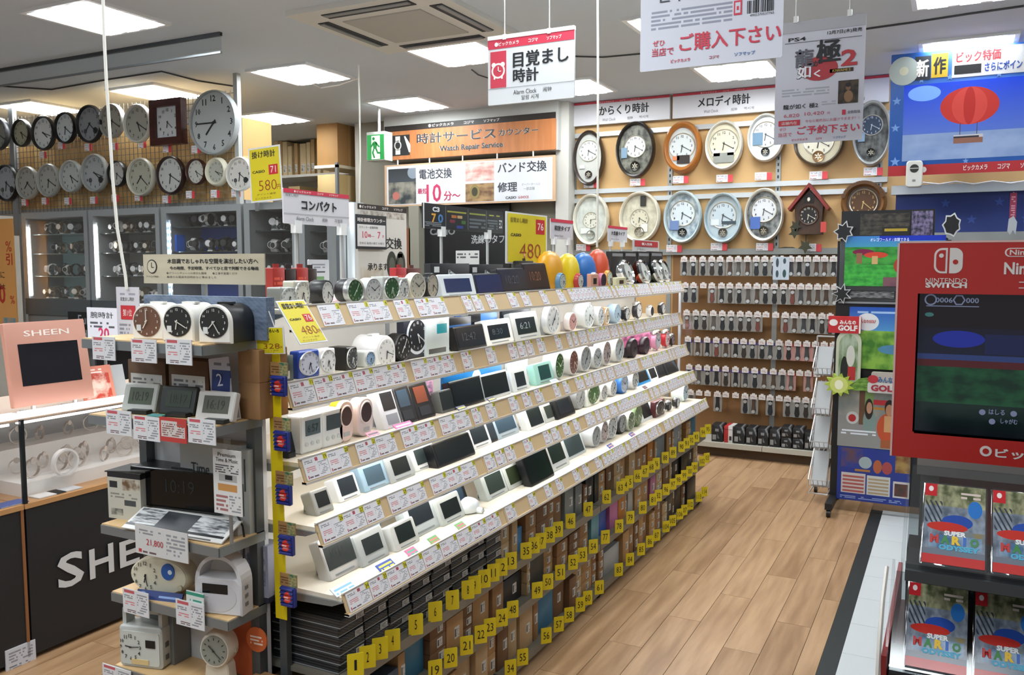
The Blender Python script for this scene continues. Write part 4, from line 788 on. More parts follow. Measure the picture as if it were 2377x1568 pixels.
it(2, 'pack', 1094, 1154, 722, 775, '#3b7bc0', 'bright blue plastic bag pack behind white digital clock', pr=('fill', (0, .35, 0, 1), '#14171d'), back=1)
it(2, 'pack', 1166, 1232, 713, 765, '#1e2834', 'black and blue plastic bag pack', pr=('fill', (.3, 1, .2, .7), '#4a90b8'), back=1)
it(2, 'lcd', 1062, 1131, 756, 802, '#1a1c1f', 'wide black digital clock with faint digits', scr='#24272a', dig='12:42')
it(2, 'lcd', 1128, 1193, 742, 788, '#e6e9e6', 'white-framed digital clock reading 8:30', scr='#1d2226', dig='8:30', dcol='#3d4a52', scrf=(.16, .88, .2, .78))
it(2, 'lcd', 1196, 1256, 725, 772, '#c3c8c6', 'silver-framed digital clock reading 6:21', scr='#22282a', dig='6:21', dcol='#8a9496', scrf=(.14, .86, .2, .78))
it(2, 'rnd', 1266, 1300, 706, 768, '#e6ebee', 'large white tilted oval clock', face='#dfe6ea', d=.03)
it(2, 'rnd', 1315, 1341, 726, 761, '#ece6e8', 'small white oval clock with reddish dial', face='#c79a98', d=.03)
it(2, 'cyl', 1348, 1384, 702, 756, '#e0e6ea', 'big white round clock with face markings', face='#d6e0e4', d=.07)
it(2, 'cyl', 1386, 1401, 712, 752, '#d9dfe2', 'slim white round clock', face='#c3cdd2', d=.05)
it(2, 'sq', 1402, 1413, 714, 748, '#c9a274', 'narrow tan wooden alarm clock', face='#d8c6a8', d=.03)
it(2, 'cyl', 1418, 1445, 706, 744, '#a9c4dc', 'pale blue round alarm clock', face='#b4cfe4', d=.05)
for a, b, c, dd, fc in ((1444, 1467, 705, 738, '#dfe3e6'), (1468, 1497, 692, 736, '#e6e9ec'), (1499, 1526, 703, 732, '#24222c'), (1527, 1552, 696, 726, '#d8dde2')):
    it(2, 'bell', a, b, c, dd, '#25242c' if fc[1] != '2' else '#d5d8dc', ('white-dial twin-bell alarm clock', 'tall white twin-bell alarm clock', 'black-dial twin-bell alarm clock', 'chrome twin-bell alarm clock')[[1444, 1468, 1499, 1527].index(a)], face=fc)
it(3, 'lcd', 668, 686, 975, 1016, '#202326', 'slim dark clock display in white frame', scr='#1c2226')
it(3, 'cube', 698, 748, 962, 1027, '#e6eaec', 'white cube digital clock with buttons reading 6:57', scr='#5b6a70', dig='6:57', dcol='#22282c', d=.05)
it(3, 'cube', 747, 796, 950, 1015, '#e9ecee', 'white digital cube clock with small square screen', scr='#4a545a', d=.05)
it(3, 'oval', 786, 820, 930, 994, '#f0d8d0', 'orange and pink portable clock with round window', face='#5c4a48', side='#e8a028')
it(3, 'oval', 832, 866, 923, 1002, '#ecdfe0', 'pale pink portable clock with round window', face='#55484c', side='#eee9ea')
it(3, 'pack', 862, 1006, 885, 975, '#d889b8', 'pink photo backdrop board behind the upright clocks', pr=('photo', (.02, .98, .02, .98), '#4c4a66', '#e6a0cc', 9), back=1)
it(3, 'flip', 893, 938, 905, 967, '#dfe2e6', 'upright white clock phone with screen', scr='#2a2d33')
it(3, 'flip', 931, 971, 900, 958, '#16181c', 'upright black clock with blue-grey screen and white edge', scr='#3c5468')
it(3, 'flip', 969, 1012, 892, 949, '#121113', 'upright black clock with brick-red screen', scr='#8a4a38')
it(3, 'lcd', 1026, 1056, 906, 946, '#6d726e', 'small grey rounded digital clock', scr='#343a3a')
it(3, 'pack', 1030, 1165, 852, 892, '#1a78c0', 'blue and yellow lettered banner card behind digital clocks', pr=('text', (.03, .6, .2, .85), '#e8dc5a', 2, 14, .2), pr2=('ell', (.45, .62, .2, .9), '#bfe2ee'), back=1)
it(3, 'lcd', 1053, 1127, 881, 935, '#17191d', 'wide black digital clock with white side', scr='#20262a')
it(3, 'lcd', 1123, 1186, 866, 916, '#e3e8ea', 'wide white digital clock with black screen', scr='#22282a')
it(3, 'pack', 1178, 1225, 832, 892, '#dfe9ea', 'white clock with handle in clear pack', pr=('photo', (.1, .9, .1, .9), '#c3d4d6', '#f0f5f5', 4), back=1)
it(3, 'lcd', 1193, 1230, 858, 892, '#e6eef0', 'small white digital clock with square screen', scr='#2b3434', scrf=(.22, .8, .2, .85))
it(3, 'lcd', 1246, 1287, 842, 887, '#a6dcd2', 'mint green digital clock', scr='#24504c', scrf=(.24, .84, .2, .85))
it(3, 'cyl', 1287, 1308, 818, 864, '#e6ecee', 'white round clock with green dial', face='#3f6a38', ink='#d5e6cf', d=.07)
it(3, 'cyl', 1320, 1341, 812, 861, '#eaeef0', 'white round clock with brown dial', face='#7c5348', ink='#e0cfc8', d=.07)
it(3, 'cyl', 1342, 1375, 803, 851, '#e6eaec', 'large white round clock with silver dial', face='#a5adb2', d=.08)
it(3, 'cyl', 1375, 1396, 806, 842, '#d9e0e4', 'silver round clock among white ones', face='#b0b8bc', d=.05)
it(3, 'cyl', 1398, 1417, 791, 841, '#e2e6e8', 'tall white round clock with rosy grey dial', face='#a89c9c', d=.06)
it(3, 'cyl', 1421, 1452, 783, 831, '#eceff1', 'big white oval clock with leaning back', face='#b9c3c8', d=.07)
for a, b, c, dd, hx, nm, fc in ((1456, 1486, 786, 814, '#2a2028', 'black rounded clock', '#3a3038'), (1488, 1511, 782, 808, '#33222c', 'dark plum rounded clock', '#403240'), (1512, 1540, 756, 801, '#d89ab8', 'pink and silver twin-bell clock', '#c9ccd6'), (1540, 1556, 756, 800, '#c82a38', 'red twin-bell clock', '#e6d0d0'), (1556, 1573, 768, 797, '#22181c', 'small black twin-bell clock', '#8a7a7c')):
    it(3, 'bell' if 'bell' in nm else 'rnd', a, b, c, dd, hx, nm, face=fc)
it(3, 'pack', 1440, 1512, 762, 800, '#c86a9a', 'magenta boxed goods behind the plum clocks', pr=('photo', (0, 1, 0, 1), '#3a2034', '#d87aa8', 5), back=1)
it(4, 'lcd', 735, 776, 1138, 1192, '#a9aba6', 'grey digital clock with black screen and side stand', scr='#2a2f31', d=.04, scrf=(.2, .86, .28, .86))
it(4, 'lcd', 789, 838, 1106, 1160, '#e6eaec', 'white digital clock with large black screen', scr='#2a333b', d=.035, scrf=(.14, .88, .22, .9))
it(4, 'lcd', 848, 905, 1078, 1135, '#9ab8cc', 'ice-blue framed digital clock', scr='#4a6170', d=.04, scrf=(.16, .86, .22, .86))
it(4, 'lcd', 908, 965, 1058, 1114, '#aab0b0', 'silver framed digital clock with white body', scr='#22292a', d=.04, scrf=(.2, .84, .24, .84))
it(4, 'lcd', 964, 1018, 1036, 1088, '#e0e4e4', 'white digital clock with dark green screen', scr='#343f40', d=.03, scrf=(.16, .84, .24, .86))
it(4, 'lcd', 1016, 1104, 1020, 1072, '#121518', 'very wide black digital clock', scr='#1c2324', d=.035)
it(4, 'lcd', 1097, 1142, 984, 1039, '#e4e8ea', 'white digital clock standing beside the very wide black one', scr='#2b3236', scrf=(.14, .88, .2, .88))
it(4, 'lcd', 1133, 1157, 972, 1010, '#1e2226', 'narrow black digital clock', scr='#343c44')
it(4, 'lcd', 1155, 1206, 952, 1002, '#9fb0bc', 'silver-blue digital clock with framed screen', scr='#3d505f', scrf=(.12, .92, .2, .9))
it(4, 'lcd', 1226, 1266, 948, 994, '#e0e4e4', 'white digital clock with tall black screen', scr='#252c2c', scrf=(.2, .94, .12, .92))
it(4, 'lcd', 1266, 1298, 938, 978, '#b4b9b6', 'silver digital clock with grey screen', scr='#3d443e', scrf=(.2, .86, .2, .86))
it(4, 'lcd', 1294, 1336, 924, 968, '#17191c', 'black digital clock with square screen', scr='#2d353c', scrf=(.2, .86, .18, .86))
it(4, 'cyl', 1330, 1360, 896, 950, '#a3a8ac', 'silver oval alarm clock', face='#9a9fa3', d=.05)
it(4, 'sq', 1362, 1391, 891, 941, '#dbe3dc', 'square alarm clock with leafy green dial', face='#2f5a2a', ink='#b8d0b0', d=.05, full=1)
it(4, 'cyl', 1392, 1411, 893, 931, '#e2e6e8', 'white oval alarm clock with grey dial', face='#a9aeb2', d=.04)
it(4, 'cyl', 1411, 1434, 882, 921, '#c6cacd', 'silver round alarm clock with bold marks', face='#9ea4a8', d=.05)
it(4, 'cyl', 1434, 1461, 869, 914, '#2a74c8', 'bright blue round alarm clock', face='#a6b4c8', d=.05)
it(4, 'cyl', 1462, 1484, 861, 904, '#e6eaec', 'white round alarm clock with silver dial', face='#b4babd', d=.06)
for a, b, c, dd, hx in ((1480, 1512, 856, 889, '#2f8fd0'), (1510, 1529, 853, 876, '#e4e6e8'), (1529, 1557, 842, 866, '#24272a'), (1556, 1571, 837, 860, '#dfe2e4'), (1573, 1598, 829, 858, '#202326')):
    it(4, 'lcd', a, b, c, dd, hx, {1480: 'sky-blue framed small digital clock', 1510: 'white and black small digital clock', 1529: 'black small digital clock', 1556: 'tiny white digital clock', 1573: 'black rounded digital clock'}[a], scr='#1a1f24', scrf=(.16, .86, .16, .88))
it(5, 'lcd', 766, 837, 1247, 1334, '#c3c2be', 'large silver-grey digital clock reading 10:19', scr='#3f4443', dig='10:19', dcol='#2a2f2f', d=.05, scrf=(.06, .94, .24, .92))
it(5, 'lcd', 842, 905, 1236, 1304, '#b4bab9', 'silver digital clock with blue and yellow tag', scr='#353c3c', d=.04, scrf=(.2, .84, .3, .8))
it(5, 'pack', 812, 884, 1208, 1252, '#1f2c4a', 'dark blue sticker board behind the silver digital clock', pr=('text', (.2, .7, .15, .7), '#d8d040', 2, 8, .15), pr2=('ell', (.72, .97, .35, .95), '#a9c6dc'), back=1)
it(5, 'lcd', 920, 975, 1214, 1270, '#d3d6d2', 'white digital clock with dark green-black screen', scr='#262f2c', d=.04, scrf=(.18, .86, .24, .88))
it(5, 'lcd', 956, 1022, 1156, 1228, '#bfc8c8', 'tall silver digital clock with double base', scr='#2b3237', d=.05, scrf=(.14, .86, .28, .88))
it(5, 'pack', 955, 1052, 1120, 1180, '#8fa88a', 'green leaf-printed backing card', pr=('photo', (0, 1, 0, 1), '#5f8a34', '#cfe0d4', 5), back=1)
it(5, 'lcd', 1028, 1080, 1153, 1211, '#c9cfcc', 'silver white digital clock with black top', scr='#232a29', d=.05, scrf=(.14, .88, .22, .8))
it(5, 'lcd', 1049, 1095, 1110, 1166, '#17191f', 'black digital clock with blue-grey screen', scr='#3a4a5a', scrf=(.14, .84, .26, .9))
it(5, 'egg', 1092, 1128, 1160, 1192, '#e6ecec', 'low white dome clock', face='#dde4e4', clk='#dfe5e5')
it(5, 'pack', 1120, 1206, 1056, 1116, '#4f7a5c', 'green picture board with orange shapes', pr=('photo', (0, 1, 0, 1), '#c8643c', '#3f7a58', 5), back=1)
it(5, 'lcd', 1132, 1180, 1097, 1151, '#c6ceca', 'silver digital clock below the green picture board', scr='#39443f', scrf=(.16, .9, .2, .88))
it(5, 'lcd', 1182, 1216, 1080, 1122, '#c9d0ca', 'silver digital clock with olive screen', scr='#39442f', scrf=(.16, .9, .18, .86))
it(5, 'lcd', 1233, 1287, 1040, 1118, '#101214', 'tall black tablet-like digital clock', scr='#17201f', scrf=(.04, .96, .06, .96))
it(5, 'lcd', 1284, 1323, 1022, 1088, '#dfe3e1', 'tall white digital clock with long black screen', scr='#232b2a', scrf=(.1, .86, .24, .9))
it(5, 'lcd', 1318, 1361, 1001, 1048, '#c3ced0', 'silver digital clock with tilted glossy screen', scr='#3a474c', scrf=(.1, .92, .1, .92))
it(5, 'cyl', 1370, 1395, 988, 1036, '#d5d9dc', 'white round alarm clock with grey dial', face='#8f9598', d=.07)
it(5, 'cyl', 1393, 1411, 976, 1026, '#dcdfe2', 'white round alarm clock with rosy dial', face='#9c8f90', d=.07)
it(5, 'cyl', 1409, 1431, 964, 1016, '#e0e3e6', 'white round alarm clock with pale dial', face='#a4a9ac', d=.07)
it(5, 'cyl', 1433, 1455, 962, 1006, '#26282c', 'black and silver round alarm clock', face='#8a8f94', d=.05)
it(5, 'cyl', 1454, 1474, 955, 1000, '#c9d2c0', 'silver round alarm clock with dark green dial', face='#44543a', ink='#c9d6bd', d=.05)
it(5, 'cyl', 1466, 1494, 940, 990, '#6f8a5c', 'olive green round alarm clock', face='#5c6e4a', ink='#d0dcc4', d=.05)
it(5, 'lcd', 1489, 1520, 931, 975, '#d8dcda', 'white digital clock with narrow black screen', scr='#23292a', scrf=(.24, .84, .14, .8))
it(5, 'sq', 1521, 1542, 930, 966, '#5a2a2e', 'dark red square alarm clock', face='#2a1a1c', d=.03)
it(5, 'bell', 1545, 1563, 925, 955, '#1c1e20', 'black twin-bell alarm clock', face='#54585c'); it(5, 'bell', 1564, 1582, 917, 948, '#26282a', 'black and white twin-bell alarm clock', face='#c6cacc')
it(5, 'cyl', 1589, 1613, 886, 926, '#e0eef4', 'large white and pale blue round clock', face='#b4c8d4', d=.08)
def digits_on(t, tl, s, x, z, h, w, hx, y):
    o = text(s, t, 0, 0, h, M(hx, .4), 0, w); o.location = tl @ Vector((x, y, z)); o.rotation_euler = (-math.radians(TILT), 0, 0)
from collections import defaultdict
cntd = defaultdict(int); last = {}
for (a, o) in sorted(ITEMS, key=lambda q: (q[0][0], q[0][2])):
    k, kind, x0, x1, yt, yb, body, desc = a; z = DECK[k]; xm = (x0 + x1) / 2; lim = TIER[k][0] - .012
    p = P(xm, yb, z=z); X = min(p.x, lim)
    if o.get('low'): X = lim
    if o.get('back'): X = lim - (.12 if k < 4 else .16)
    elif kind == 'poster' or kind == 'pack': X = min(X, lim - .05) if k == 2 else X
    if k == 1 and not o.get('low'): X = lim - .05
    elif not o.get('back') and kind != 'poster': X = max(X, lim - (.05 if k < 4 else .09))
    if kind == 'poster': X = lim - .06
    q0, q1 = P(x0, yb, x=X), P(x1, yb, x=X); W = q1.y - q0.y; H = max(P(xm, yt, x=X).z - z, .02); Y = (q0.y + q1.y) / 2
    if Y + W / 2 > 5.64: Y = 5.64 - W / 2
    cntd[k] += 1; nth = ordw(cntd[k]); tn = TN[k]
    pk = kind in ('pack', 'poster'); cat = 'package' if pk else 'alarm clock'
    nm = {'lcd': 'digital_clock', 'cube': 'digital_clock', 'flip': 'digital_clock', 'pack': 'package', 'poster': 'package'}.get(kind, 'alarm_clock')
    if pk and 'board' in desc or 'card' in desc or 'backdrop' in desc: cat, nm = 'display card', 'display_card'
    t = thing(nm, f'{desc}, {nth} from near end, {tn} tier', cat, (X, Y, z), math.pi / 2, 'goods on the gondola tiers')
    bm = M(body, .35, .0); d = o.get('d', .03); TILT = 0
    if kind in ('lcd', 'flip'):
        TILT = 22 if k >= 4 else 14
        if kind == 'flip': TILT = 20
        tl = Matrix.Rotation(-math.radians(TILT), 4, 'X'); f = o.get('scrf') or (.05, .95, .12, .92); th = min(d, .035); H2 = H / math.cos(math.radians(TILT))
        part('body', MB().slab(rr(W, H2, min(.007, W * .08)), -.003, th, .0025, 0, tl), bm, t)
        if kind == 'flip': f = (.2, .8, .45, .9); part('keypad', MB().box(-W * .28, W * .28, -.0045, -.003, H2 * .1, H2 * .35, 0, tl), M('#9a9ea6' if body[1] == 'd' else '#2c2f36', .4), t)
        sc_ = part('screen', MB().box((f[0] - .5) * W, (f[1] - .5) * W, -.0042, -.003, H2 * f[2], H2 * f[3], 0, tl), M(o['scr'], .18), t)
        if o.get('dig'): digits_on(sc_, tl, o['dig'], (f[0] + f[1] - 1) / 2 * W - W * .06, H2 * (f[2] + .32 * (f[3] - f[2])), H2 * (f[3] - f[2]) * .4, W * (f[1] - f[0]) * .5, o.get('dcol', '#3a4046'), -.0046)
        if f[2] > .19 and kind == 'lcd' and x1 - x0 > 34: part('button', MB().box(-W * .3, W * .3, -.0042, -.003, H2 * .07, H2 * .11, 0, tl), M('#8a8f90', .4), t)
        sb = H2 * math.sin(math.radians(TILT)); part('stand', MB().slab([(-W * .4, 0), (W * .4, 0), (W * .36, H * .6), (-W * .36, H * .6)], sb * .6 + th, sb * .6 + th + .004).box(-W * .4, W * .4, 0.004, sb * .6 + th, 0, .004), bm, t)
    elif kind == 'cube':
        part('body', MB().slab(rr(W, H, .008), -.002, d, .004), bm, t); sc_ = part('screen', MB().box(-W * .3, W * .38, -.004, -.002, H * .46, H * .86), M(o['scr'], .2), t)
        if o.get('dig'): digits_on(sc_, Matrix(), o['dig'], .02 * W, H * .54, H * .2, W * .5, o['dcol'], -.0046)
        for s in (-1, 0, 1): part('button', MB().lathe([(W * .07, -.005), (W * .07, -.002)], 12, 1, 1, s * W * .26, H * .24), M('#cfd5d8', .4), t)
    elif kind == 'oval':
        part('body', MB().slab(rr(W, H, W * .45, 5), -.002, .012, .004), bm, t); part('back_shell', MB().slab(rr(W * .98, H * .98, W * .44, 5), .012, .04), M(o['side'], .35), t); part('window', MB().lathe([(W * .36, -.004), (W * .36, -.002)], 20, 1, 1.15, 0, H * .62), M(o['face'], .15), t); part('window_ring', MB().lathe([(W * .36, -.004), (W * .40, -.0055), (W * .43, -.003), (W * .43, -.001)], 20, 1, 1.15, 0, H * .62, 0, None, False), bm, t); part('button', MB().box(-W * .2, W * .2, -.004, -.002, H * .14, H * .24), M('#b9bcc0', .4), t)
    elif kind == 'sq':
        part('body', MB().slab(rr(W, H, .006), -.002, d, .003), bm, t); rx, rz_ = (W * .44, H * .42) if not o.get('full') else (W * .45, H * .45)
        if o.get('low'): part('screen', MB().box(-W * .2, W * .2, -.0035, -.002, H * .3, H * .7), M(o['face'], .2), t)
        else:
            dial(t, rz_, rx / rz_, 0, H * .52, -.0042, o['face'], o.get('ink', '#26282b'), 6, 28, x1 - x0 > 24, .26); part('bezel', MB().lathe([(rz_, -.003), (rz_ * 1.03, -.006), (rz_ * 1.08, -.002)], 24, rx / rz_, 1, 0, H * .52, 0, None, False), M('#c6c9ca', .25, .6), t)
    elif kind in ('cyl', 'rnd', 'arch', 'lamp', 'bell', 'egg'):
        R_ = H / 2; sx = min(max(W / H, .75), 1.1) if kind != 'arch' else 1
        if kind == 'arch':
            W = max(W, H * .8); ol = [(W / 2, 0)] + [(W / 2 * math.cos(q), H - W / 2 + W / 2 * math.sin(q)) for q in [math.pi * i / 16 for i in range(17)]] + [(-W / 2, 0)]
            part('body', MB().slab(ol, -.002, d, .004), bm, t); dial(t, W * .4, 1, 0, H - W / 2, -.0042, o['face'], '#26282b', 6, 18, True, .22); part('snooze_button', MB().box(-.02, .02, d * .4, d * .6, H - .001, H + .004), bm, t)
        elif kind == 'egg':
            R2 = H * .30; sxx = W / (2 * R2); n = 18; prof = [(.5, 0), (.8, .0), (.95, .10), (1., .3), (.98, .5), (.88, .7), (.68, .86), (.38, .96), (.02, 1.0)]
            q = Matrix.Rotation(math.pi / 2, 4, 'X'); dd = min(W, .11)
            m = MB().lathe([(r * W / 2, y * H) for r, y in prof], 20, 1, dd / W, 0, 0, 0, None, True); m.v = [(x, -zz + 0, yy) for x, yy, zz in [(v[0], v[1], v[2]) for v in m.v]]; m.f = [tuple(reversed(f_)) for f_ in m.f]
            m.v = [(v[0], v[1] + dd / 2, v[2]) for v in m.v]; part('body', m, bm, t); t.location.x = X; rcl = min(W * .30, H * .22)
            part('clock_ring', MB().lathe([(rcl * .8, -.012), (rcl * .9, -.018), (rcl, -.01), (rcl, .03)], 20, 1, 1, 0, rcl, 0, None), M(o['clk'], .35), t); dial(t, rcl * .78, 1, 0, rcl, -.0195, o['face'], '#33363a', 6, 22, False)
            if H < .08: pass
            else: part('top_button', MB().lathe([(.006, 0), (.012, .004), (.012, .012)], 10, 1, 1, 0, 0, 0, Matrix.Translation((0, dd / 2, H)) @ Matrix.Rotation(-math.pi / 2, 4, 'X')), M('#efe9dc', .4), t)
        elif kind == 'lamp':
            q = Matrix.Translation((0, 0, R_)) @ Matrix.Rotation(math.radians(-18), 4, 'X'); part('shell', MB().lathe([(R_ * .86, .0), (R_ * .98, .012), (R_ * .96, .03), (R_ * .7, .055), (R_ * .2, .068)], 26, sx, 1, 0, 0, 0, q), M(body, .12, .9), t); part('bezel', MB().lathe([(R_ * .72, -.004), (R_ * .86, -.012), (R_, .0), (R_ * .98, .014)], 26, sx, 1, 0, 0, 0, q, False), CHROME, t)
            part('dial', MB().lathe([(R_ * .74, -.004), (R_ * .74, .0)], 22, sx, 1, 0, 0, 0, q), M(o['face'], .3), t); part('hands', hands_mb(R_ * .7, 6, 20, -.006).xf(q), INK, t); part('foot', MB().box(-R_ * .5, R_ * .5, .0, .05, -.0, R_ * .16), BLACK, t); part('clip_card', MB().box(-R_ * .4, R_ * .4, -.02, -.012, 0, .03), M('#6f9ac8', .4), t)
        else:
            foot = R_ * .12 if kind == 'bell' else 0; top = .30 if kind == 'bell' else 0; R2 = R_ * (1 - top) if top else R_; cz = R2 + foot
            if kind == 'bell': cz = R2 + foot
            prof = [(R2 * .86, -.001), (R2 * .93, -.005), (R2, .002), (R2, d * .8), (R2 * .9, d)]
            part('case', MB().lathe(prof, 26, sx, 1, 0, cz), M(o.get('back', body), .35) if 'back' in o else bm, t)
            if 'back' in o: part('bezel', MB().lathe([(R2 * .82, -.003), (R2 * .94, -.008), (R2 * 1.02, .002), (R2 * 1.01, .012)], 26, sx, 1, 0, cz, 0, None, False), M(body, .25, .6), t)
            dial(t, R2 * .85, sx, 0, cz, -.0042, o['face'], o.get('ink', '#2a2c30'), (6, 7, 10)[cntd[k] % 3], (20, 5, 10)[cntd[k] % 3], x1 - x0 > 24, .24)
            if kind == 'bell':
                for s in (-1, 1):
                    part('bell', MB().lathe([(R2 * .42, 0), (R2 * .4, R2 * .14), (R2 * .26, R2 * .26), (R2 * .04, R2 * .3)], 14, 1, 1, 0, 0, 0, Matrix.Translation((s * R2 * .52 * sx, d / 2, cz + R2 * .86)) @ Matrix.Rotation(s * .5, 4, 'Y') @ Matrix.Rotation(-math.pi / 2, 4, 'X') @ Matrix.Scale(-1, 4, (0, 1, 0)) if False else Matrix.Translation((s * R2 * .52 * sx, d / 2, cz + R2 * .86)) @ Matrix.Rotation(s * .5, 4, 'Y') @ Matrix.Rotation(math.pi / 2, 4, 'X')), M('#c9cdd2', .15, .9), t)
                    part('foot', MB().box(s * R2 * .5 * sx - .004, s * R2 * .5 * sx + .004, d * .3, d * .7, 0, cz - R2 * .7), M('#c9cdd2', .2, .8), t)
                part('hammer', MB().box(-.003, .003, d * .4, d * .6, cz + R2, cz + R2 * 1.3), M('#c9cdd2', .2, .8), t)
            elif kind == 'rnd': part('prop_stand', MB().slab([(-R2 * .3, 0), (R2 * .3, 0), (R2 * .2, R2), (-R2 * .2, R2)], d, d + .03), bm, t)
            else: part('foot', MB().box(-R2 * .4 * sx, R2 * .4 * sx, d * .15, d * .85, 0, R2 * .2), bm, t)
    elif kind == 'poster':
        part('box', MB().slab(rr(W, H, .002, 1), 0, .03, .001), PR('posterbox', body, [('text', (.6, .95, .1, .16), '#8a8f9c', 1, 14)]), t); r = min(W, H) * .47; part('printed_ring', MB().lathe([(r, -.0012), (r, -.0004)], 28, 1, 1, 0, H * .56), M('#cfd6e0', .4), t); dial(t, r * .84, 1, 0, H * .56, -.002, '#1a1d24', '#d6dae0', 5, 20, True, .2)
    else:
        L = [x for x in (o.get('pr'), o.get('pr2')) if x]; key = 'pk%d' % abs(hash((k, x0))) ; part('box', MB().slab(rr(W, H, .002, 1), 0, .014 if o.get('back') else .022, .001), PR('pack_%d_%d' % (k, x0), body, L, .35), t); part('hang_tab', MB().box(-W * .12, W * .12, .004, .008, H, H + .008), M(body, .4), t)
# small tags in front of the clocks
for i, (k, a, b, w_, hx, hy, lab) in enumerate(((5, 898, 1290, .075, '#23459a', '#d8d23c', 'blue and yellow lettered shelf tag before the silver digital clock'), (5, 958, 1256, .05, '#d0608a', '#4a9a78', 'pink and green shelf tag between the pale digital clocks'), (5, 1010, 1226, .05, '#5f9a50', '#c86a5a', 'green and red shelf tag before the tall silver digital clock'), (5, 1072, 1206, .05, '#6aa05a', '#c25a6a', 'green and red shelf tag before the white dome clock'), (5, 800, 1352, .09, '#dfe6ea', '#7fb6d8', 'pale blue lettered card before the large silver-grey digital clock'), (3, 1075, 940, .06, '#1c2a5a', '#d8c83c', 'dark blue and yellow tag before the wide black digital clock'), (3, 1145, 918, .06, '#1c2a5a', '#d8c83c', 'dark blue and yellow tag before the wide white digital clock'), (3, 940, 982, .10, '#d06aa0', '#e6c0d6', 'pink price card before the upright clocks'), (3, 870, 1008, .06, '#d88aa0', '#5a4a50', 'pink card before the pale pink portable clock'), (3, 1290, 878, .07, '#dfe8ee', '#8aa0b8', 'white leaflet before the green-dial round clock'), (5, 1420, 1022, .06, '#2a4a9a', '#d89a7a', 'blue and peach tag before the white round clocks'), (5, 1470, 1000, .06, '#2a4a9a', '#d89a7a', 'blue and peach tag before the olive round clock'), (4, 1500, 892, .05, '#33363a', '#a04a5a', 'dark tag before the sky-blue small clock'))):
    p = P(a, b, x=TIER[k][0] - .02); t = thing('shelf_tag', lab, 'shelf tag', (TIER[k][0] - .012, p.y, DECK[k]), math.pi / 2, 'small tags before the clocks')
    part('card', MB().box(-w_ / 2, w_ / 2, 0, .03, 0, .0025, 0, Matrix.Rotation(math.radians(35), 4, 'X')), PR('stag%d' % i, hx, [('text', (.08, .92, .12, .88), hy, 2, 12, .2)], .4, 0, 'XY'), t)
# dark boxed digital clocks behind the top tier and red packs
for i, (a, b, c, d_, lab, hx) in enumerate(((1000, 1090, 612, 655, 'black box with white angular line print behind the blue-screen white clock', '#191b20'), (1090, 1168, 614, 652, 'black box with white angular line print behind the blue-screen black clock', '#16181c'), (1204, 1238, 606, 640, 'white-edged black digital clock box behind the dark grey screen clock', '#1a1c20'), (634, 662, 622, 664, 'red clock package at the near end of the top tier', '#9c2a24'), (664, 688, 624, 650, 'black and red clock package behind the cream square clock', '#2a1c1a'), (690, 716, 622, 656, 'second red clock package behind the cream square clock', '#a02c26'), (716, 736, 624, 650, 'black and orange clock package behind the black-cased round clock', '#30201a'), (920, 944, 622, 642, 'small red package behind the narrow silver clock', '#a8282c'), (946, 976, 623, 645, 'small dark red package behind the cream round clock', '#5c2a24'))):
    X = -1.83; q0, q1 = P(a, d_, x=X), P(b, d_, x=X); zt = P((a + b) / 2, c, x=X).z; W = q1.y - q0.y
    t = thing('clock_package', lab, 'package', (X, (q0.y + q1.y) / 2, DECK[1]), math.pi / 2); H = zt - DECK[1]
    part('box', MB().slab(rr(W, H, .002, 1), 0, .03, .001), PR('backbox%d' % i, hx, [('text', (.1, .9, .55, .8), '#c8503c', 2, 9)] if hx[1] in '9a' else []), t); part('hang_tab', MB().box(-.012, .012, .01, .014, H, H + .012), M(hx, .5), t)
    if i < 2:
        m = MB().slab([(-W * .1, H * .35), (-W * .05, H * .35), (-W * .02, H * .8), (-W * .06, H * .8)], -.002, -.0005).slab([(-W * .05, H * .72), (W * .35, H * .38), (W * .35, H * .45), (-W * .05, H * .8)], -.002, -.0005); part('line_print', m, M('#b9c0c4', .5), t); part('logo', MB().box(-W * .42, -W * .3, -.002, -.0005, H * .72, H * .9), M('#d0d4d6', .5), t)
for i, (a, b) in enumerate(((1418, 1448), (1449, 1478), (1480, 1508), (1510, 1538))):
    X = -1.78; q0, q1 = P(a, 600, x=X), P(b, 606, x=X); t = thing('clock_package', f'black headed clock package behind the {("chrome", "red", "dark green", "black")[i]} bell alarm clock', 'package', (X, (q0.y + q1.y) / 2, DECK[1]), math.pi / 2); W = q1.y - q0.y; H = P(a, 584, x=X).z - DECK[1]
    part('box', MB().box(-W / 2, W / 2, 0, .03, 0, H), M('#1b1d20', .4), t); part('header_print', MB().box(-W * .4, W * .4, -.001, 0, H * .86, H * .95), M('#8d8f90', .5), t)
solo('package', MB().slab(rr(.14, .09, .003, 1), 0, .06, .002), BLACK, 'plain black carton at the far end of the top tier', 'package', (-1.72, 5.60, DECK[1]), math.pi / 2)
# end plate of the far side: clear sheet
solo('clear_sheet', MB().box(-.05, .05, -.002, .002, 0, .1), PLASTIC, 'small clear plastic sheet hanging at the far gondola end', 'sheet', (-1.60, 5.66, 1.12), 0)
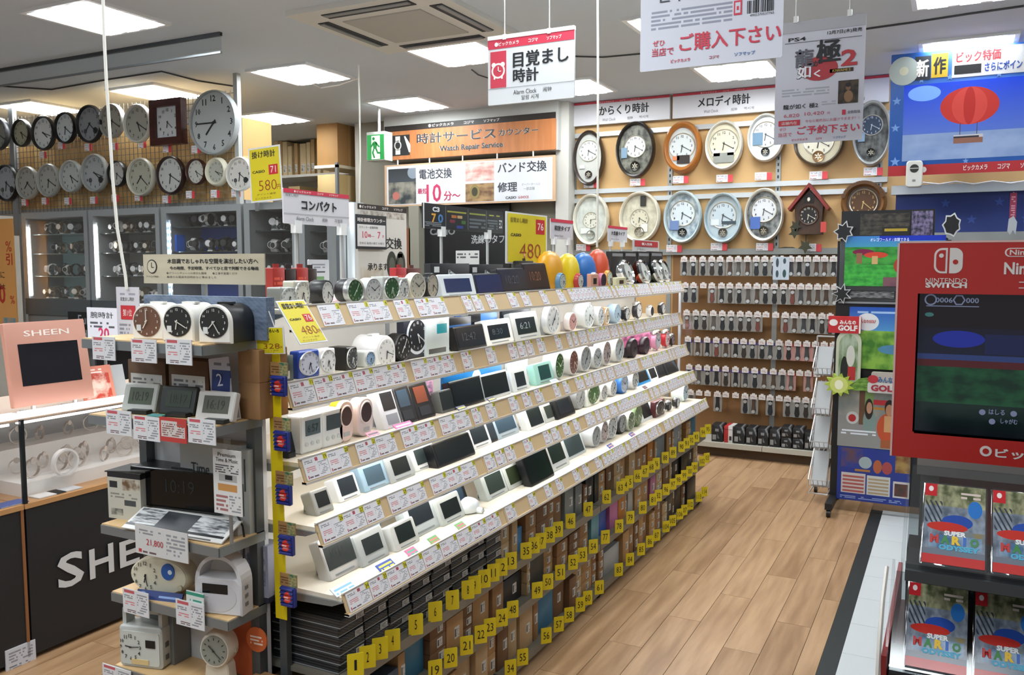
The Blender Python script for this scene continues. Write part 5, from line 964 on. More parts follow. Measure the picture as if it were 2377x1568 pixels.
# ---------------- carton rows below ----------------
CT = [CARD, noisy('carton_tan', '#a57f52', '#b08a5c', 6, .75), noisy('carton_dark', '#6e4f33', '#7a583a', 6, .75), noisy('carton_pale', '#b59a74', '#a88d66', 6, .75)]
rk = random.Random(21)
ROWS = [('top', .46, .165, -1.475), ('middle', .275, .165, -1.465), ('bottom', .06, .19, -1.46)]
SPEC = {'top': [(2.92, 2.99, '#4a86b8', 'light blue', .10), (3.40, 3.50, '#7d8583', 'silver grey', .16), (3.50, 3.58, '#747b7a', 'pale grey', .14), (3.64, 3.74, '#17191a', 'black', .15), (3.74, 3.8, '#1d2020', 'glossy black', .14), (4.56, 4.66, '#b07028', 'orange', .14), (4.70, 4.9, '#78848c', 'blue-grey', .16), (5.05, 5.2, '#8a9298', 'pale blue-grey', .16), (5.46, 5.62, '#3f7a94', 'teal', .16)],
        'middle': [(1.98, 2.10, '#3a4450', 'slate grey', .09), (2.15, 2.27, '#2f6e8c', 'teal blue', .16), (2.80, 2.98, '#16181a', 'black', .11), (3.02, 3.18, '#2b2d2e', 'charcoal', .16), (3.68, 3.78, '#5f93a0', 'green and blue', .15), (3.80, 3.92, '#2350a4', 'bright blue', .15), (3.94, 4.06, '#b86a9c', 'pink', .15), (4.08, 4.18, '#c07828', 'yellow and red', .15), (4.22, 4.3, '#a9a9a4', 'white', .15), (4.56, 4.66, '#a86a88', 'dusty pink', .13), (5.0, 5.14, '#17191a', 'black', .15), (5.16, 5.3, '#1b1c1a', 'jet black', .15), (5.36, 5.5, '#2a2a28', 'charcoal', .15)],
        'bottom': [(3.10, 3.27, '#2c6f92', 'blue', .15), (3.86, 4.08, '#a3a8a8', 'silver', .12), (4.86, 5.0, '#3a3a36', 'black', .15), (5.05, 5.2, '#232422', 'glossy black', .16), (5.3, 5.5, '#2c2d2a', 'dark', .15)]}
labm = PR('carton_label', '#c6c5be', [('fill', (.08, .34, .15, .85), '#3b3c3e'), ('text', (.42, .92, .15, .85), '#77787a', 4, 14)])
for nm, z, av, xf_ in ROWS:
    y = 1.82 if nm != 'bottom' else 1.84; st = 0; sp = list(SPEC[nm])
    if nm == 'top':
        slim = PR('slimbox', '#1e2022', [('stripe', (0, 1, 0, 1), '#55585a', 7, 3, .12)], .4)
        lbs = PR('slimlabel', '#b9bab6', [('text', (.1, .9, .1, .9), '#4a4b4d', 4, 8)])
        c = 0
        while y < 2.68:
            c += 1; wd = .118; nb = 6
            for b in range(nb):
                jx = rk.uniform(-.006, .006); t = thing('slim_carton', f'slim black carton, {ordw(b + 1)} from the bottom, {ordw(c)} stack from the near end', 'carton', (xf_ + jx, y + wd / 2, z + b * .0262), math.pi / 2, 'slim black cartons under the lowest tier')
                part('body', MB().slab(rr(wd - .006, .025, .001, 1), 0, .24, .0008), slim, t); part('edge_band', MB().box(-wd / 2 + .003, wd / 2 - .003, -.0008, 0, .002, .005).box(-wd / 2 + .0022, -wd / 2 + .003, 0, .24, .002, .005), M('#8a8c8c', .4), t)
                if (b + c) % 2 == 0: part('label', MB().box(wd * .12, wd * .42, -.0014, -.0006, .004, .023), lbs, t)
            y += wd + .002
        y = 2.70
    while y < 5.6:
        st += 1
        hit = [s for s in sp if s[0] <= y + .03 and s[1] > y + .02]
        if hit:
            s = hit[0]; wd = s[1] - s[0]; y = max(y, s[0]); hs = [s[4]]; mat = [noisy('box_' + s[3].replace(' ', '_') + nm, s[2], s[2], 4, .4)]; cn = [s[3]]
        else:
            wd = rk.uniform(.065, .125); nxt = [s[0] for s in sp if s[0] > y]; 
            if nxt and y + wd > min(nxt): wd = max(min(nxt) - y, .03)
            nb = rk.choice((1, 1, 2, 2, 3)); tot = av * rk.uniform(.72, .97); hs = [tot / nb] * nb; j = rk.randrange(4); mat = [CT[j]] * nb; cn = [('brown', 'tan', 'dark brown', 'pale brown')[j]] * nb
        if y + wd > 5.64: break
        zz = z; px_ = xf_ - rk.uniform(0, .03)
        for b, h in enumerate(hs):
            lv = '' if len(hs) == 1 else ('lower' if b == 0 else 'upper' if b == len(hs) - 1 else 'middle') + f' one of '
            t = thing('carton', f'{cn[b]} carton, ' + lv + f'{ordw(st)} stack from near end, {nm} carton row', 'carton', (px_, y + wd / 2, zz), math.pi / 2, 'stock cartons under the gondola')
            part('body', MB().slab(rr(wd - .006, h - .001, .002, 1), 0, .22, .0012), mat[b], t); part('seam', MB().box(-wd / 2 + .004, wd / 2 - .004, .105, .112, h - .001, h - .0005), M('#5f452c', .8), t)
            if 'brown' in cn[b] or 'tan' in cn[b] or rk.random() < .4:
                lw, lh = min(.032, wd * .5), min(.04, h * .6); lx = wd * rk.uniform(.02, .2); part('label', MB().box(lx - lw / 2, lx + lw / 2, -.0012, 0, h * .5 - lh / 2, h * .5 + lh / 2), labm, t)
            zz += h
        y += wd + .004
# yellow number tags
tagm = noisy('tag_yellow', '#e9d51c', '#e2cb14', 3, .5)
tgm = MB().slab(rr(.046, .066, .002, 1), -.0012, .0012).mesh('plate', tagm); clip = MB().box(-.012, .012, .0012, .008, 0, .014).mesh('clip', PLASTIC)
TAGS = {'top': (-1.432, .460, ((1, 825, 1530), (2, 853, 1515), (3, 882, 1497), (4, 911, 1480), (5, 965, 1447), (6, 1010, 1413), (7, 1050, 1390), (8, 1086, 1358), (9, 1102, 1352), (10, 1124, 1335), (11, 1145, 1315), (12, 1164, 1300), (13, 1186, 1287), (35, 1221, 1272), (36, 1240, 1260), (37, 1255, 1246), (38, 1276, 1237), (39, 1295, 1225), (46, 1324, 1201), (47, 1365, 1173), (62, 1408, 1145), (63, 1440, 1124), (64, 1450, 1118), (65, 1460, 1112), (66, 1480, 1102), (67, 1497, 1090), (68, 1512, 1082), (76, 1523, 1074), (88, 1544, 1060), (89, 1562, 1048), (90, 1582, 1033), (91, 1594, 1026), (92, 1605, 1020), (93, 1616, 1012), (94, 1632, 1002), (95, 1643, 996))),
        'middle': (-1.424, .275, ((19, 1010, 1550), (20, 1046, 1524), (21, 1083, 1497), (22, 1116, 1470), (23, 1137, 1451), (24, 1165, 1433), (48, 1190, 1412), (49, 1247, 1368), (50, 1272, 1345), (51, 1300, 1326), (52, 1330, 1303), (53, 1352, 1287), (54, 1377, 1268), (77, 1405, 1246), (78, 1437, 1219), (79, 1463, 1195), (80, 1492, 1178), (81, 1516, 1161), (82, 1528, 1152), (96, 1546, 1136), (97, 1562, 1128), (98, 1575, 1118), (99, 1588, 1108), (100, 1600, 1099), (101, 1612, 1090), (102, 1630, 1075), (103, 1640, 1068))),
        'bottom': (-1.418, .060, ((34, 1185, 1560), (55, 1213, 1545), (56, 1268, 1488), (57, 1297, 1461), (58, 1321, 1433), (59, 1347, 1411), (60, 1364, 1394), (61, 1391, 1371), (83, 1436, 1333), (84, 1462, 1309), (85, 1488, 1284), (86, 1508, 1265), (87, 1524, 1250), (104, 1546, 1229), (105, 1561, 1216), (106, 1578, 1203), (107, 1588, 1194), (112, 1602, 1182), (113, 1622, 1162), (114, 1635, 1147)))}
for nm, (x, z, L) in TAGS.items():
    for i_, (n, a, b) in enumerate(L):
        p = P(a, b, x=x); t = thing('number_tag', f'yellow tag numbered {n}, {ordw(i_ + 1)} from near end of the {nm} carton row', 'number tag', (x, p.y, z), math.radians(48), 'yellow number tags')
        link('plate', tgm, t); link('clip', clip, t); text(str(n), t, 0, .018, .030, INK, -.0018, {1: .007, 2: .026, 3: .034}[len(str(n))] if n != 11 else .018)
# ---------------- helpers for flat things placed on a plane ----------------
def sg(name, label, cat, x0, x1, yt, yb, mat, X=None, Y=None, th=.004, grp=None, body='card', bev=0.):
    xm, ym = (x0 + x1) / 2, (yt + yb) / 2
    if Y is not None:
        a, b = P(x0, ym, y=Y), P(x1, ym, y=Y); zl, zh = P(xm, yb, y=Y).z, P(xm, yt, y=Y).z; W = b.x - a.x; loc = ((a.x + b.x) / 2, Y, zl); rz = 0
    else:
        a, b = P(x0, ym, x=X), P(x1, ym, x=X); zl, zh = P(xm, yb, x=X).z, P(xm, yt, x=X).z; W = b.y - a.y; loc = (X, (a.y + b.y) / 2, zl); rz = math.pi / 2
    t = thing(name, label, cat, loc, rz, grp); H = zh - zl
    if mat is not None: part(body, MB().slab(rr(W, H, .003, 1), 0, th, bev), mat, t)
    return t, W, H
SHOPS = ('ビックカメラ', 'コジマ', 'ソフマップ')
def shops(t, W, z, h, mats, y=-.002, fr=(-.27, .04, .30), wf=(.26, .12, .18)):
    for s, m_, f, ww in zip(SHOPS, mats, fr, wf): text(s, t, W * f, z, h, m_, y, W * ww, .02)
    part('logo', MB().lathe([(h * .55, y), (h * .55, y + .0004)], 12, 1, 1, -W * .43, z + h * .5), mats[0], t)
WT = M('#e9e4e0', .5)
# ---------------- service corner ----------------
YS_ = 7.1
xl, xr = P(893, 340, y=YS_).x, P(1289, 313, y=YS_).x
struct('wall_service', MB().box(-5.55, -3.19, 7.32, 7.38, 0, ZC), noisy('service_wall', '#8e897b', '#7f7b6f', 2, .7))
struct('wall_alcove', MB().box(-5.60, -5.55, 7.32, 8.45, 0, ZC), wall_m)
zt, zb = P(1100, 262, y=YS_).z, P(1100, 360, y=YS_).z
struct('trim_2', MB().box(xl - .02, xr + .02, YS_ + .02, 7.32, zb, ZC), M('#b9bab6', .6))
px0, px1 = P(1292, 400, y=7.2).x, P(1322, 400, y=7.2).x
struct('trim_3', MB().box(px0, px1, 7.18, 7.32, 0, ZC), M('#c3c2bb', .6))
t, W, H = sg('service_sign', 'long orange wood-grain sign over the watch repair service counter', 'sign', 893, 1289, 291, 360, woodmat('sign_wood', '#c98450', '#b06c3c', .5, (10, 1, 1)), Y=YS_, th=.02)
patch('black_band', t, -W * .5, W * .5, H, H + .055, M('#221c18', .5), .01, .01)
text('時計サービス', t, -W * .06, H * .50, H * .36, M('#e6ddd2', .5), -.002, W * .47, .05); text('時計サービス', t, -W * .06, H * .50, H * .36, M('#33363c', .5), -.003, W * .47, .018)
text('カウンター', t, W * .30, H * .56, H * .22, M('#e6ddd2', .5), -.002, W * .22, .05); text('カウンター', t, W * .30, H * .56, H * .22, M('#33363c', .5), -.003, W * .22, .018)
text('Watch Repair Service', t, W * .03, H * .14, H * .24, M('#e6ddd2', .5), -.002, W * .375, .05); text('Watch Repair Service', t, W * .03, H * .14, H * .24, M('#33363c', .5), -.003, W * .37, .028)
shops(t, W * .5, H + .015, .028, (WT,) * 3, -.001)
patch('watch_symbol', t, -W * .46, -W * .34, H * .14, H * .86, M('#1f2023', .5), -.001)
m = MB().lathe([(H * .17, -.003), (H * .17, -.0022)], 20, .9, 1, -W * .415, H * .5).box(-W * .43, -W * .40, -.003, -.0022, H * .18, H * .36).box(-W * .43, -W * .40, -.003, -.0022, H * .64, H * .82).slab([(-W * .375, H * .8), (-W * .345, H * .24), (-W * .335, H * .24), (-W * .335, H * .5), (-W * .368, H * .82)], -.003, -.0022); part('watch_symbol', m, M('#d8d6d2', .5), t)
part('watch_symbol', MB().lathe([(H * .12, -.0038), (H * .12, -.003)], 20, .9, 1, -W * .415, H * .5), M('#1f2023', .5), t)
for k in range(5): part('hanger', MB().box(-W * .42 + W * .2 * k - .006, -W * .42 + W * .2 * k + .006, .004, .012, -.05, .002), WHITE, t)
t, W, H = sg('service_board', 'white service board with photos under the orange repair sign', 'sign', 893, 1289, 372, 474, M('#c9a888', .5), Y=YS_ + .005, th=.02)
patch('white_face', t, -W * .485, W * .485, H * .04, H * .96, M('#d6dae0', .5), -.001)
PH = lambda n, a, b, s=4, L=(): PR(n, a, [('photo', (0, 1, 0, 1), a, b, s)] + list(L))
patch('photo', t, -W * .475, -W * .30, H * .06, H * .90, PH('ph1', '#8f8c80', '#2a3438', 3, [('grad', (0, 1, .62, 1), '#3b444c', '#20282e'), ('ell', (.7, 1.1, .7, 1.05), '#7f8a96'), ('ell', (.15, .4, .12, .35), '#b86a60')]), -.002)
patch('photo', t, 0, W * .165, H * .52, H * .93, PH('ph2', '#c98f86', '#e3ccc4', 3), -.002); patch('photo', t, 0, W * .165, H * .05, H * .46, PH('ph3', '#6d5038', '#a98a60', 3, [('ell', (.15, .5, .15, .95), '#8a7a48'), ('ell', (.22, .43, .3, .8), '#3c3a2a')]), -.002)
DK = M('#3a3d44', .5); MG = M('#b8325a', .5)
text('電池交換', t, -W * .18, H * .62, H * .24, DK, -.003, W * .20, .02); text('最短', t, -W * .26, H * .28, H * .13, MG, -.003, W * .06, .02); text('10', t, -W * .19, H * .08, H * .42, MG, -.003, W * .09, .015); text('分〜', t, -W * .08, H * .10, H * .22, MG, -.003, W * .10, .02)
text('バンド交換', t, W * .32, H * .66, H * .24, DK, -.003, W * .27, .02); text('修理', t, W * .24, H * .24, H * .22, DK, -.003, W * .11, .02); text('オーバーホールは', t, W * .37, H * .36, H * .06, M('#9a9ca4'), -.003, W * .1); text('一部店舗', t, W * .36, H * .26, H * .07, M('#8a8c94'), -.003, W * .06); text('CASIO', t, W * .26, H * .08, H * .06, DK, -.003, W * .06, .03); text('G-SHOCK', t, W * .33, H * .08, H * .06, M('#b0484c'), -.003, W * .06, .02)
# exit sign
ye = 6.58; t, W, H = sg('exit_sign', 'green and white running-man emergency exit sign hanging on a pole', 'exit sign', 851, 893, 306, 373, M('#c9cdc6', .5), Y=ye, th=.12, body='case', bev=.003)
patch('face', t, -W * .47, W * .47, H * .03, H * .90, M('#0f8a3c', .4, 0, .45), -.001); patch('doorway', t, -W * .22, W * .24, H * .05, H * .86, M('#d9f0d6', .4, 0, .7), -.002)
m = MB(); gz = lambda pts: m.slab([(a * W, b * H) for a, b in pts], -.0042, -.0024)
m.lathe([(.075 * W, -.0042), (.075 * W, -.0024)], 12, 1, 1, -.10 * W, .76 * H); gz([(-.12, .42), (.06, .40), (.10, .60), (-.02, .68), (-.14, .64)]); gz([(-.14, .64), (-.24, .52), (-.30, .54), (-.30, .48), (-.21, .46), (-.08, .58)]); gz([(.04, .66), (.14, .56), (.24, .48), (.20, .44), (.08, .52), (.0, .60)]); gz([(-.12, .42), (-.04, .42), (-.10, .28), (-.02, .10), (-.10, .08), (-.20, .28)]); gz([(-.02, .42), (.08, .42), (.14, .30), (.32, .28), (.32, .22), (.10, .23)])
part('running_figure', m, M('#0b7a34', .4, 0, .3), t); part('pole', MB().tube([(0, .06, H - .002), (0, .06, ZC - t.location.z)], .012, 8), M('#c3c5bf', .5), t)
# black brand wall, columns, poster panel
t, W, H = sg('brand_wall', 'black brand display board with pale lettering behind the gondola', 'display board', 965, 1182, 474, 660, M('#121315', .5), Y=7.2, th=.04); t.location.z = 0.0; bpy.data.objects.remove(t.children[0]); zt = P(1070, 474, y=7.2).z
part('board', MB().box(-W / 2, W / 2, 0, .04, 0, zt), M('#121315', .5), t)
zz = P(1030, 546, y=7.2).z; text('CASIO', t, P(1027, 540, y=7.2).x - t.location.x, zz, .07, M('#7d8083', .5), -.001, .29, .03); zz = P(1130, 566, y=7.2).z; text('洗練のタフ', t, P(1132, 555, y=7.2).x - t.location.x, zz, .085, M('#a9adb0', .5), -.001, .36, .02)
t, W, H = sg('white_notice', 'small white notice on white stand before the black brand board', 'notice', 1058, 1112, 582, 614, PR('wnotice', '#c9cbca', [('text', (.05, .95, .45, .9), '#55575a', 2, 16)]), Y=7.0); part('leg', MB().box(-W * .4, W * .4, .004, .02, -t.location.z, 0), M('#3a3c3e', .5), t)
a, b = P(936, 560, y=7.1).x, P(952, 560, y=7.1).x; solo('wood_column', MB().box(a, b, 7.1, 7.2, 0, P(944, 530, y=7.1).z), woodmat('column_wood', '#8a5a3a', '#6d4428', .5, (8, 1, 1)), 'narrow brown wooden column beside the repair poster panel', 'column')
a, b = P(952, 560, y=7.12).x, P(975, 560, y=7.12).x; solo('grey_column', MB().box(a, b, 7.1, 7.2, 0, P(960, 478, y=7.1).z), M('#8a887c', .6), 'grey-beige column between the wooden column and black brand board', 'column')
a, b = P(775, 580, y=4.62).x, P(829, 580, y=4.62).x; t = thing('corner_post', 'glossy silver-white square post at the end of the watch cabinets', 'post', ((a + b) / 2, 4.6, 0)); zt = P(800, 470, y=4.6).z
part('shaft', MB().slab(rr(b - a, zt, .004, 1), 0, .1, .003), M('#aab1b4', .3, .5), t); part('groove', MB().box(-.06, -.03, -.001, 0, 0, zt).box(.02, .03, -.001, 0, 0, zt), M('#6d7578', .4, .4), t)
XP = -3.3; t, W, H = sg('repair_poster_panel', 'white free-standing poster panel about watch battery and band replacement', 'poster panel', 831, 944, 478, 686, PR('panel', '#c9c7c0', [('photo', (.05, .95, .86, .93), '#8f8274', '#c9c7c0', 12), ('photo', (.04, .5, .14, .32), '#b3a894', '#c6c2b8', 8)]), X=XP, th=.02); zt = t.location.z + H
part('stand_leg', MB().box(-W * .4, W * .4, .004, .016, -t.location.z, 0), M('#2a2c2e', .5), t)
patch('black_band', t, -W / 2, W / 2, H * .94, H, M('#231d1a', .5), -.001); shops(t, W * 1.05, H * .955, H * .03, (WT,) * 3, -.003)
text('交換', t, W * .22, H * .52, H * .13, INK, -.002, W * .34, .02); text('承ります', t, -W * .12, H * .28, H * .08, INK, -.002, W * .40, .02); text('4つの安心', t, .02 * W, H * .86, H * .03, M('#6d6a64'), -.002, W * .3)
m = MB()
for a, b in ((.17, .34), (.36, .34)): m.lathe([(W * .13, -.002), (W * .13, -.0008)], 18, .8, 1.3, a * W, b * H)
m.slab([(W * .22, H * .12), (W * .30, H * .12), (W * .36, H * .24), (W * .16, H * .24)], -.002, -.0008).box(W * .3, W * .4, -.002, -.0008, H * .42, H * .47); part('watch_picture', m, M('#33352f', .5), t)
m = MB()
for a, b in ((.17, .34), (.36, .34)): m.lathe([(W * .075, -.003), (W * .075, -.002)], 14, .8, 1.3, a * W, b * H)
part('watch_picture', m, M('#55584f', .5), t)
t, W, H = sg('counter_hours_card', 'white card with black borders giving the repair counter hours', 'notice', 826, 897, 500, 579, M('#23262a', .5), X=XP + .02, th=.004)
patch('white_face', t, -W * .46, W * .46, H * .08, H * .72, M('#d3d2d2', .5), -.001); text('時計修理カウンター', t, 0, H * .79, H * .12, WT, -.002, W * .9, .02); text('カウンター営業時間', t, -W * .1, H * .60, H * .07, INK, -.002, W * .6); rdm = M('#c0304a', .5)
text('10', t, -W * .22, H * .32, H * .2, rdm, -.002, W * .16, .01); text('時—', t, -W * .02, H * .34, H * .11, rdm, -.002, W * .2, .01); text('7', t, W * .24, H * .32, H * .2, rdm, -.002, W * .1, .01); text('時', t, W * .38, H * .34, H * .1, rdm, -.002); text('定休日 毎週火曜日 水曜日', t, 0, H * .14, H * .07, INK, -.002, W * .8)
# storage shelf with cartons
yst = 7.9; t = thing('storage_shelf', 'grey steel storage shelf carrying upright tan cartons', 'shelf', (0, yst, 0)); xa = P(560, 400, y=yst).x; xc = P(832, 400, y=yst).x; zs = P(745, 402, y=yst).z; zs2 = P(745, 476, y=yst).z
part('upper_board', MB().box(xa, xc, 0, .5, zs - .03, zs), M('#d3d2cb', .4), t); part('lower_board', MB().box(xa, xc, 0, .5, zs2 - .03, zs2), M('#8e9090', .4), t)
for x in (xa, xc - .03): part('upright', MB().box(x, x + .03, .02, .05, 0, ZC - .1), M('#6d7072', .4), t)
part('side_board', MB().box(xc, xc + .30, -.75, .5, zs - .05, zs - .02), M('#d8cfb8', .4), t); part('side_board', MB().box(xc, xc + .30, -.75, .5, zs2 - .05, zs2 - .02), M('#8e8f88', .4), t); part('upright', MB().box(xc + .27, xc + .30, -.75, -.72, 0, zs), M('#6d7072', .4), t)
tan1, tan2 = M('#d2bd93', .7), M('#b99a6c', .7); x = P(634, 400, y=yst).x; k = 0; rs = random.Random(9)
tops = (314, 318, 322, 334, 328, 330, 328, 322, 324, 321, 323, 320, 322, 318, 318, 312, 306)
while x < xc - .2 and k < len(tops):
    wd = rs.uniform(.055, .10) if k < 13 else .16; h = P(740, tops[k], y=yst).z - zs; hit = rs.random()
    t = thing('upright_carton', f'upright {"tan" if k % 3 else "light tan"} carton, {ordw(k + 1)} from the yellow wall-clock sign', 'carton', (x + wd / 2, yst + .01, zs), 0, 'upright cartons on the storage shelf')
    part('body', MB().slab(rr(wd - .008, h, .002, 1), 0, .36, .001), (tan1, tan2, tan1)[k % 3] if k < 13 else M('#a8814f', .7), t); part('label', MB().box(-wd * .25, wd * .3, -.0012, 0, .03, .12), LABEL, t); x += wd + rs.choice((.0, .0, .03)); k += 1
for i, y0 in enumerate((7.18, 7.62)):
    t = thing('large_carton', f'large brown carton lying on the side storage board, {"nearer" if i == 0 else "farther"} one', 'carton', (xc + .15, y0, zs - .02), 0); part('body', MB().slab(rr(.27, .52 - .04 * i, .002, 1), 0, .42, .001), M('#a9804e', .7), t); part('tape', MB().box(.1349, .1355, .18, .22, 0, .5 - .04 * i), M('#b8935f', .5), t)
x = P(668, 450, y=yst).x; k = 0
while x < xc - .1:
    wd = rs.uniform(.16, .26); h = rs.uniform(.15, .24); k += 1
    t = thing('carton', f'tan carton on the lower storage board, {ordw(k)} from the compact-clock sign side', 'carton', (x + wd / 2, yst + .01, zs2), 0, 'cartons on the lower storage board'); part('body', MB().slab(rr(min(wd, xc - x) - .01, h, .002, 1), 0, .35, .001), (tan2, M('#b8a070', .7), CARD)[k % 3], t); part('label', MB().box(-.03, .03, -.0012, 0, .03, .1), LABEL, t); x += wd
for i, y0 in enumerate((7.18, 7.6)):
    t = thing('carton', f'pale tan carton on the lower side board, {"nearer" if i == 0 else "farther"} one', 'carton', (xc + .15, y0, zs2 - .02), 0); part('body', MB().slab(rr(.27, .27, .002, 1), 0, .4, .001), M('#c3a873', .7), t); part('tape', MB().box(.1349, .1355, .16, .2, 0, .27), M('#cdb98a', .5), t)
# ---------------- clock wall ----------------
YB = YW - .004
def strip(pts, Y, hz, mat, nm, par, d=.03):
    a, b = P(pts[0], pts[2], y=Y), P(pts[1], pts[2], y=Y); part(nm, MB().box(a.x, b.x, -d, 0, a.z - hz / 2, a.z + hz / 2), mat, par)
t = thing('wall_rails', 'silver hanging rails and slotted uprights fixed on the clock wall', 'rail', (0, YW, 0)); sil = M('#c3c7c8', .3, .6)
xe = P(2060, 430, y=YW).x; x0 = -3.17
for (a, b) in ((1400, 312), (1440, 442), (1530, 460)):
    z = P(a, b, y=YW).z; part('rail', MB().box(x0, xe, -.03, 0, z - .022, z + .018), sil, t)
z = P(1600, 584, y=YW).z; part('rail', MB().box(x0, xe, -.05, 0, z - .03, z + .02), M('#8f918d', .45, .4), t)
for a in (1334, 1556, 1806, 2040):
    x = P(a, 440, y=YW).x; part('slotted_upright', MB().box(x - .02, x + .02, -.012, 0, .12, 2.72), M('#9b9d9a', .4, .5), t)
    m = MB(); zz = 1.75
    while zz < 2.7: m.box(x - .006, x + .006, -.0135, -.012, zz, zz + .025); zz += .05
    o = part('slots', m, BLACK, t); o['kind'] = 'stuff'
for (a, b, tx, w_, lab) in ((1331, 1556, 'からくり時計', .52, 'white header panel for karakuri clocks with red top edge'), (1560, 1806, 'メロディ時計', .5, 'white header panel for melody clocks with red top edge'), (1810, 2064, '掛け時計', .4, 'white header panel partly hidden behind the game poster')):
    xm = (a + b) / 2; zl, zh = P(1556, 276, y=YB - .05).z, ZC - .004; xa, xb = P(a, 250, y=YB - .05).x, P(b, 250, y=YB - .05).x; W, H = xb - xa - .01, zh - zl
    t = thing('header_panel', lab, 'sign', ((xa + xb) / 2, YB - .05, zl)); part('panel', MB().box(-W / 2, W / 2, 0, .05, 0, H), M('#cfced2', .45), t); patch('red_edge', t, -W / 2, W / 2, H * .9, H, M('#c03a4a', .5), -.001); text(tx, t, .03 if a < 1500 else 0, H * .36, H * .42, INK, -.002, W * w_, .035); text('Wall Clock', t, -W * .12, H * .12, H * .12, M('#44464a'), -.002, W * .14); text('挂钟', t, W * .1, H * .12, H * .12, M('#44464a'), -.002); text('벽시계', t, W * .24, H * .12, H * .12, M('#44464a'), -.002, W * .09)
    if a < 1800: shops(t, W * .5, H * .92, H * .05, (M('#e8c3c3', .5),) * 3, -.0025)
def oclock(px, py, wp, hp, rim, inner, face, label, dz=.12, dr=.62, pend=None, ink='#2c2e32', style='round', pattern=None, metal=0., bits=(), rm=.3, hh=6, mm=20):
    Y = YW - .03; p = P(px, py, y=Y - .05); dep = (p - EYE).dot(FW); R_ = hp / 2 * dep / FPX; wf = wp / hp
    t = thing('wall_clock', label, 'wall clock', (p.x, Y, p.z), 0, 'ornate clocks on the clock wall'); d = .08; pr = [(r * R_, y * d) for r, y in RIMS[style]]
    if pattern == 'oct': n = 8
    part('rim', MB().lathe(pr, 36, wf, 1, front=False), M(rim, rm, metal), t); ri = pr[0][0]; part('inner_plate', MB().lathe([(ri, -d * .5), (ri, -d * .45)], 32, wf, 1), PR('plate_' + label[:16].replace(' ', '_'), inner, [('photo', (0, 1, 0, 1), inner, pattern, 7)]) if pattern else M(inner, .35), t)
    rd_ = ri * wf * dr; cz = ri * dz; dial(t, rd_, 1, 0, cz, -d * .54, face, ink, hh, mm, True, .25)
    if dr < .9: part('dial_ring', MB().lathe([(rd_ * .98, -d * .55), (rd_ * 1.05, -d * .62), (rd_ * 1.1, -d * .5)], 28, 1, 1, 0, cz, 0, None, False), M('#c9c6b8', .3, .5), t)
    if pend:
        z = -ri * .68; r = ri * wf * .27; part('pendulum', MB().lathe([(r * .75, -d * .6), (r, -d * .66), (r * 1.02, -d * .5)], 18, 1, 1, 0, z), M(pend, .3, .5), t); m = MB()
        for k in range(6): m.box(-r * .08, r * .08, -d * .64, -d * .6, r * .15, r * .62, 0, Matrix.Translation((0, 0, z)) @ Matrix.Rotation(k * math.pi / 3, 4, 'Y'))
        part('pendulum_ornament', m, M('#cfc9b4', .25, .6), t)
    for (a, b, w_, h_, hx) in bits: part('sticker', MB().box(a * ri * wf - w_ / 2, a * ri * wf + w_ / 2, -d * .62, -d * .56, b * ri - h_ / 2, b * ri + h_ / 2), M(hx, .4), t)
    return t
oclock(1366, 367, 74, 128, '#2f211b', '#b9bbb4', '#c9cdca', 'long dark brown karakuri clock with round dial at the wall end, upper row', .3, .72, '#3c352e', bits=((-.5, -.36, .05, .03, '#d8dbd8'),))
oclock(1474, 347, 94, 130, '#2a2420', '#77786a', '#d2d5ce', 'black and gold ornate karakuri clock with dark pendulum, upper row', .12, .60, '#2c2a22', pattern='#2f2f28', bits=((-.66, -.12, .055, .09, '#6f8aa0'),))
oclock(1583, 342, 89, 121, '#a8692c', '#c3c8c6', '#c9cfcf', 'orange-brown wooden oval clock, upper row', .06, .86, None, style='wide', bits=((.1, -.62, .11, .07, '#2a211c'), (-.42, -.55, .06, .035, '#d0784a')))
oclock(1680, 337, 88, 115, '#d5d2c6', '#c6bfa6', '#cfc8ae', 'white oval clock with cream diamond dial and silver swan base, upper row', .08, .82, None, bits=((0, -.58, .17, .08, '#8a8d86'), (-.45, -.36, .06, .05, '#e0e0da'), (.45, -.34, .06, .05, '#e0e0da')))
oclock(1777, 319, 84, 112, '#d6d6d0', '#cfd6d8', '#d5dcde', 'white oval melody clock with black fan-shaped pendulum window, upper row', .14, .78, '#26282a', bits=((-.5, -.05, .08, .10, '#5f7f98'),))
oclock(1900, 330, 112, 112, '#3a2c1e', '#c0b79a', '#d2cdb8', 'round dark gold clock mostly hidden behind the game poster', .06, .66, '#8a6a48')
oclock(2023, 309, 84, 152, '#9fa19d', '#6a6c68', '#27364a', 'long silver clock with navy dial near the blue screen, upper row', .28, .62, '#2f2d28', '#b8c0c6', 'round', '#3c3d3a', bits=((-.6, -.12, .05, .07, '#7a93ac'),))
oclock(1371, 510, 88, 120, '#d9d6c6', '#b9bfb6', '#d6d6c6', 'cream round-cornered karakuri clock with small centre dial, lower row', -.02, .46, '#8f948c', style='round', pattern='#ced2c8', hh=6, mm=13, bits=((-.35, -.5, .09, .05, '#dfe2dc'),))
oclock(1484, 504, 99, 118, '#dcd5c2', '#b7b39c', '#cfcab2', 'cream karakuri clock with gold figures on its face, lower row', -.06, .48, '#807a66', pattern='#d2ceb8', bits=((.2, .72, .05, .09, '#26241f'), (.28, -.5, .06, .07, '#d9d9d2')))
oclock(1584, 504, 90, 122, '#b9cacc', '#7f929e', '#cdd8dc', 'pale blue oval clock with square dark pendulum, lower row', .16, .72, '#24282b', pattern='#c6d2d6', bits=((-.5, -.36, .08, .08, '#6a82b0'),))
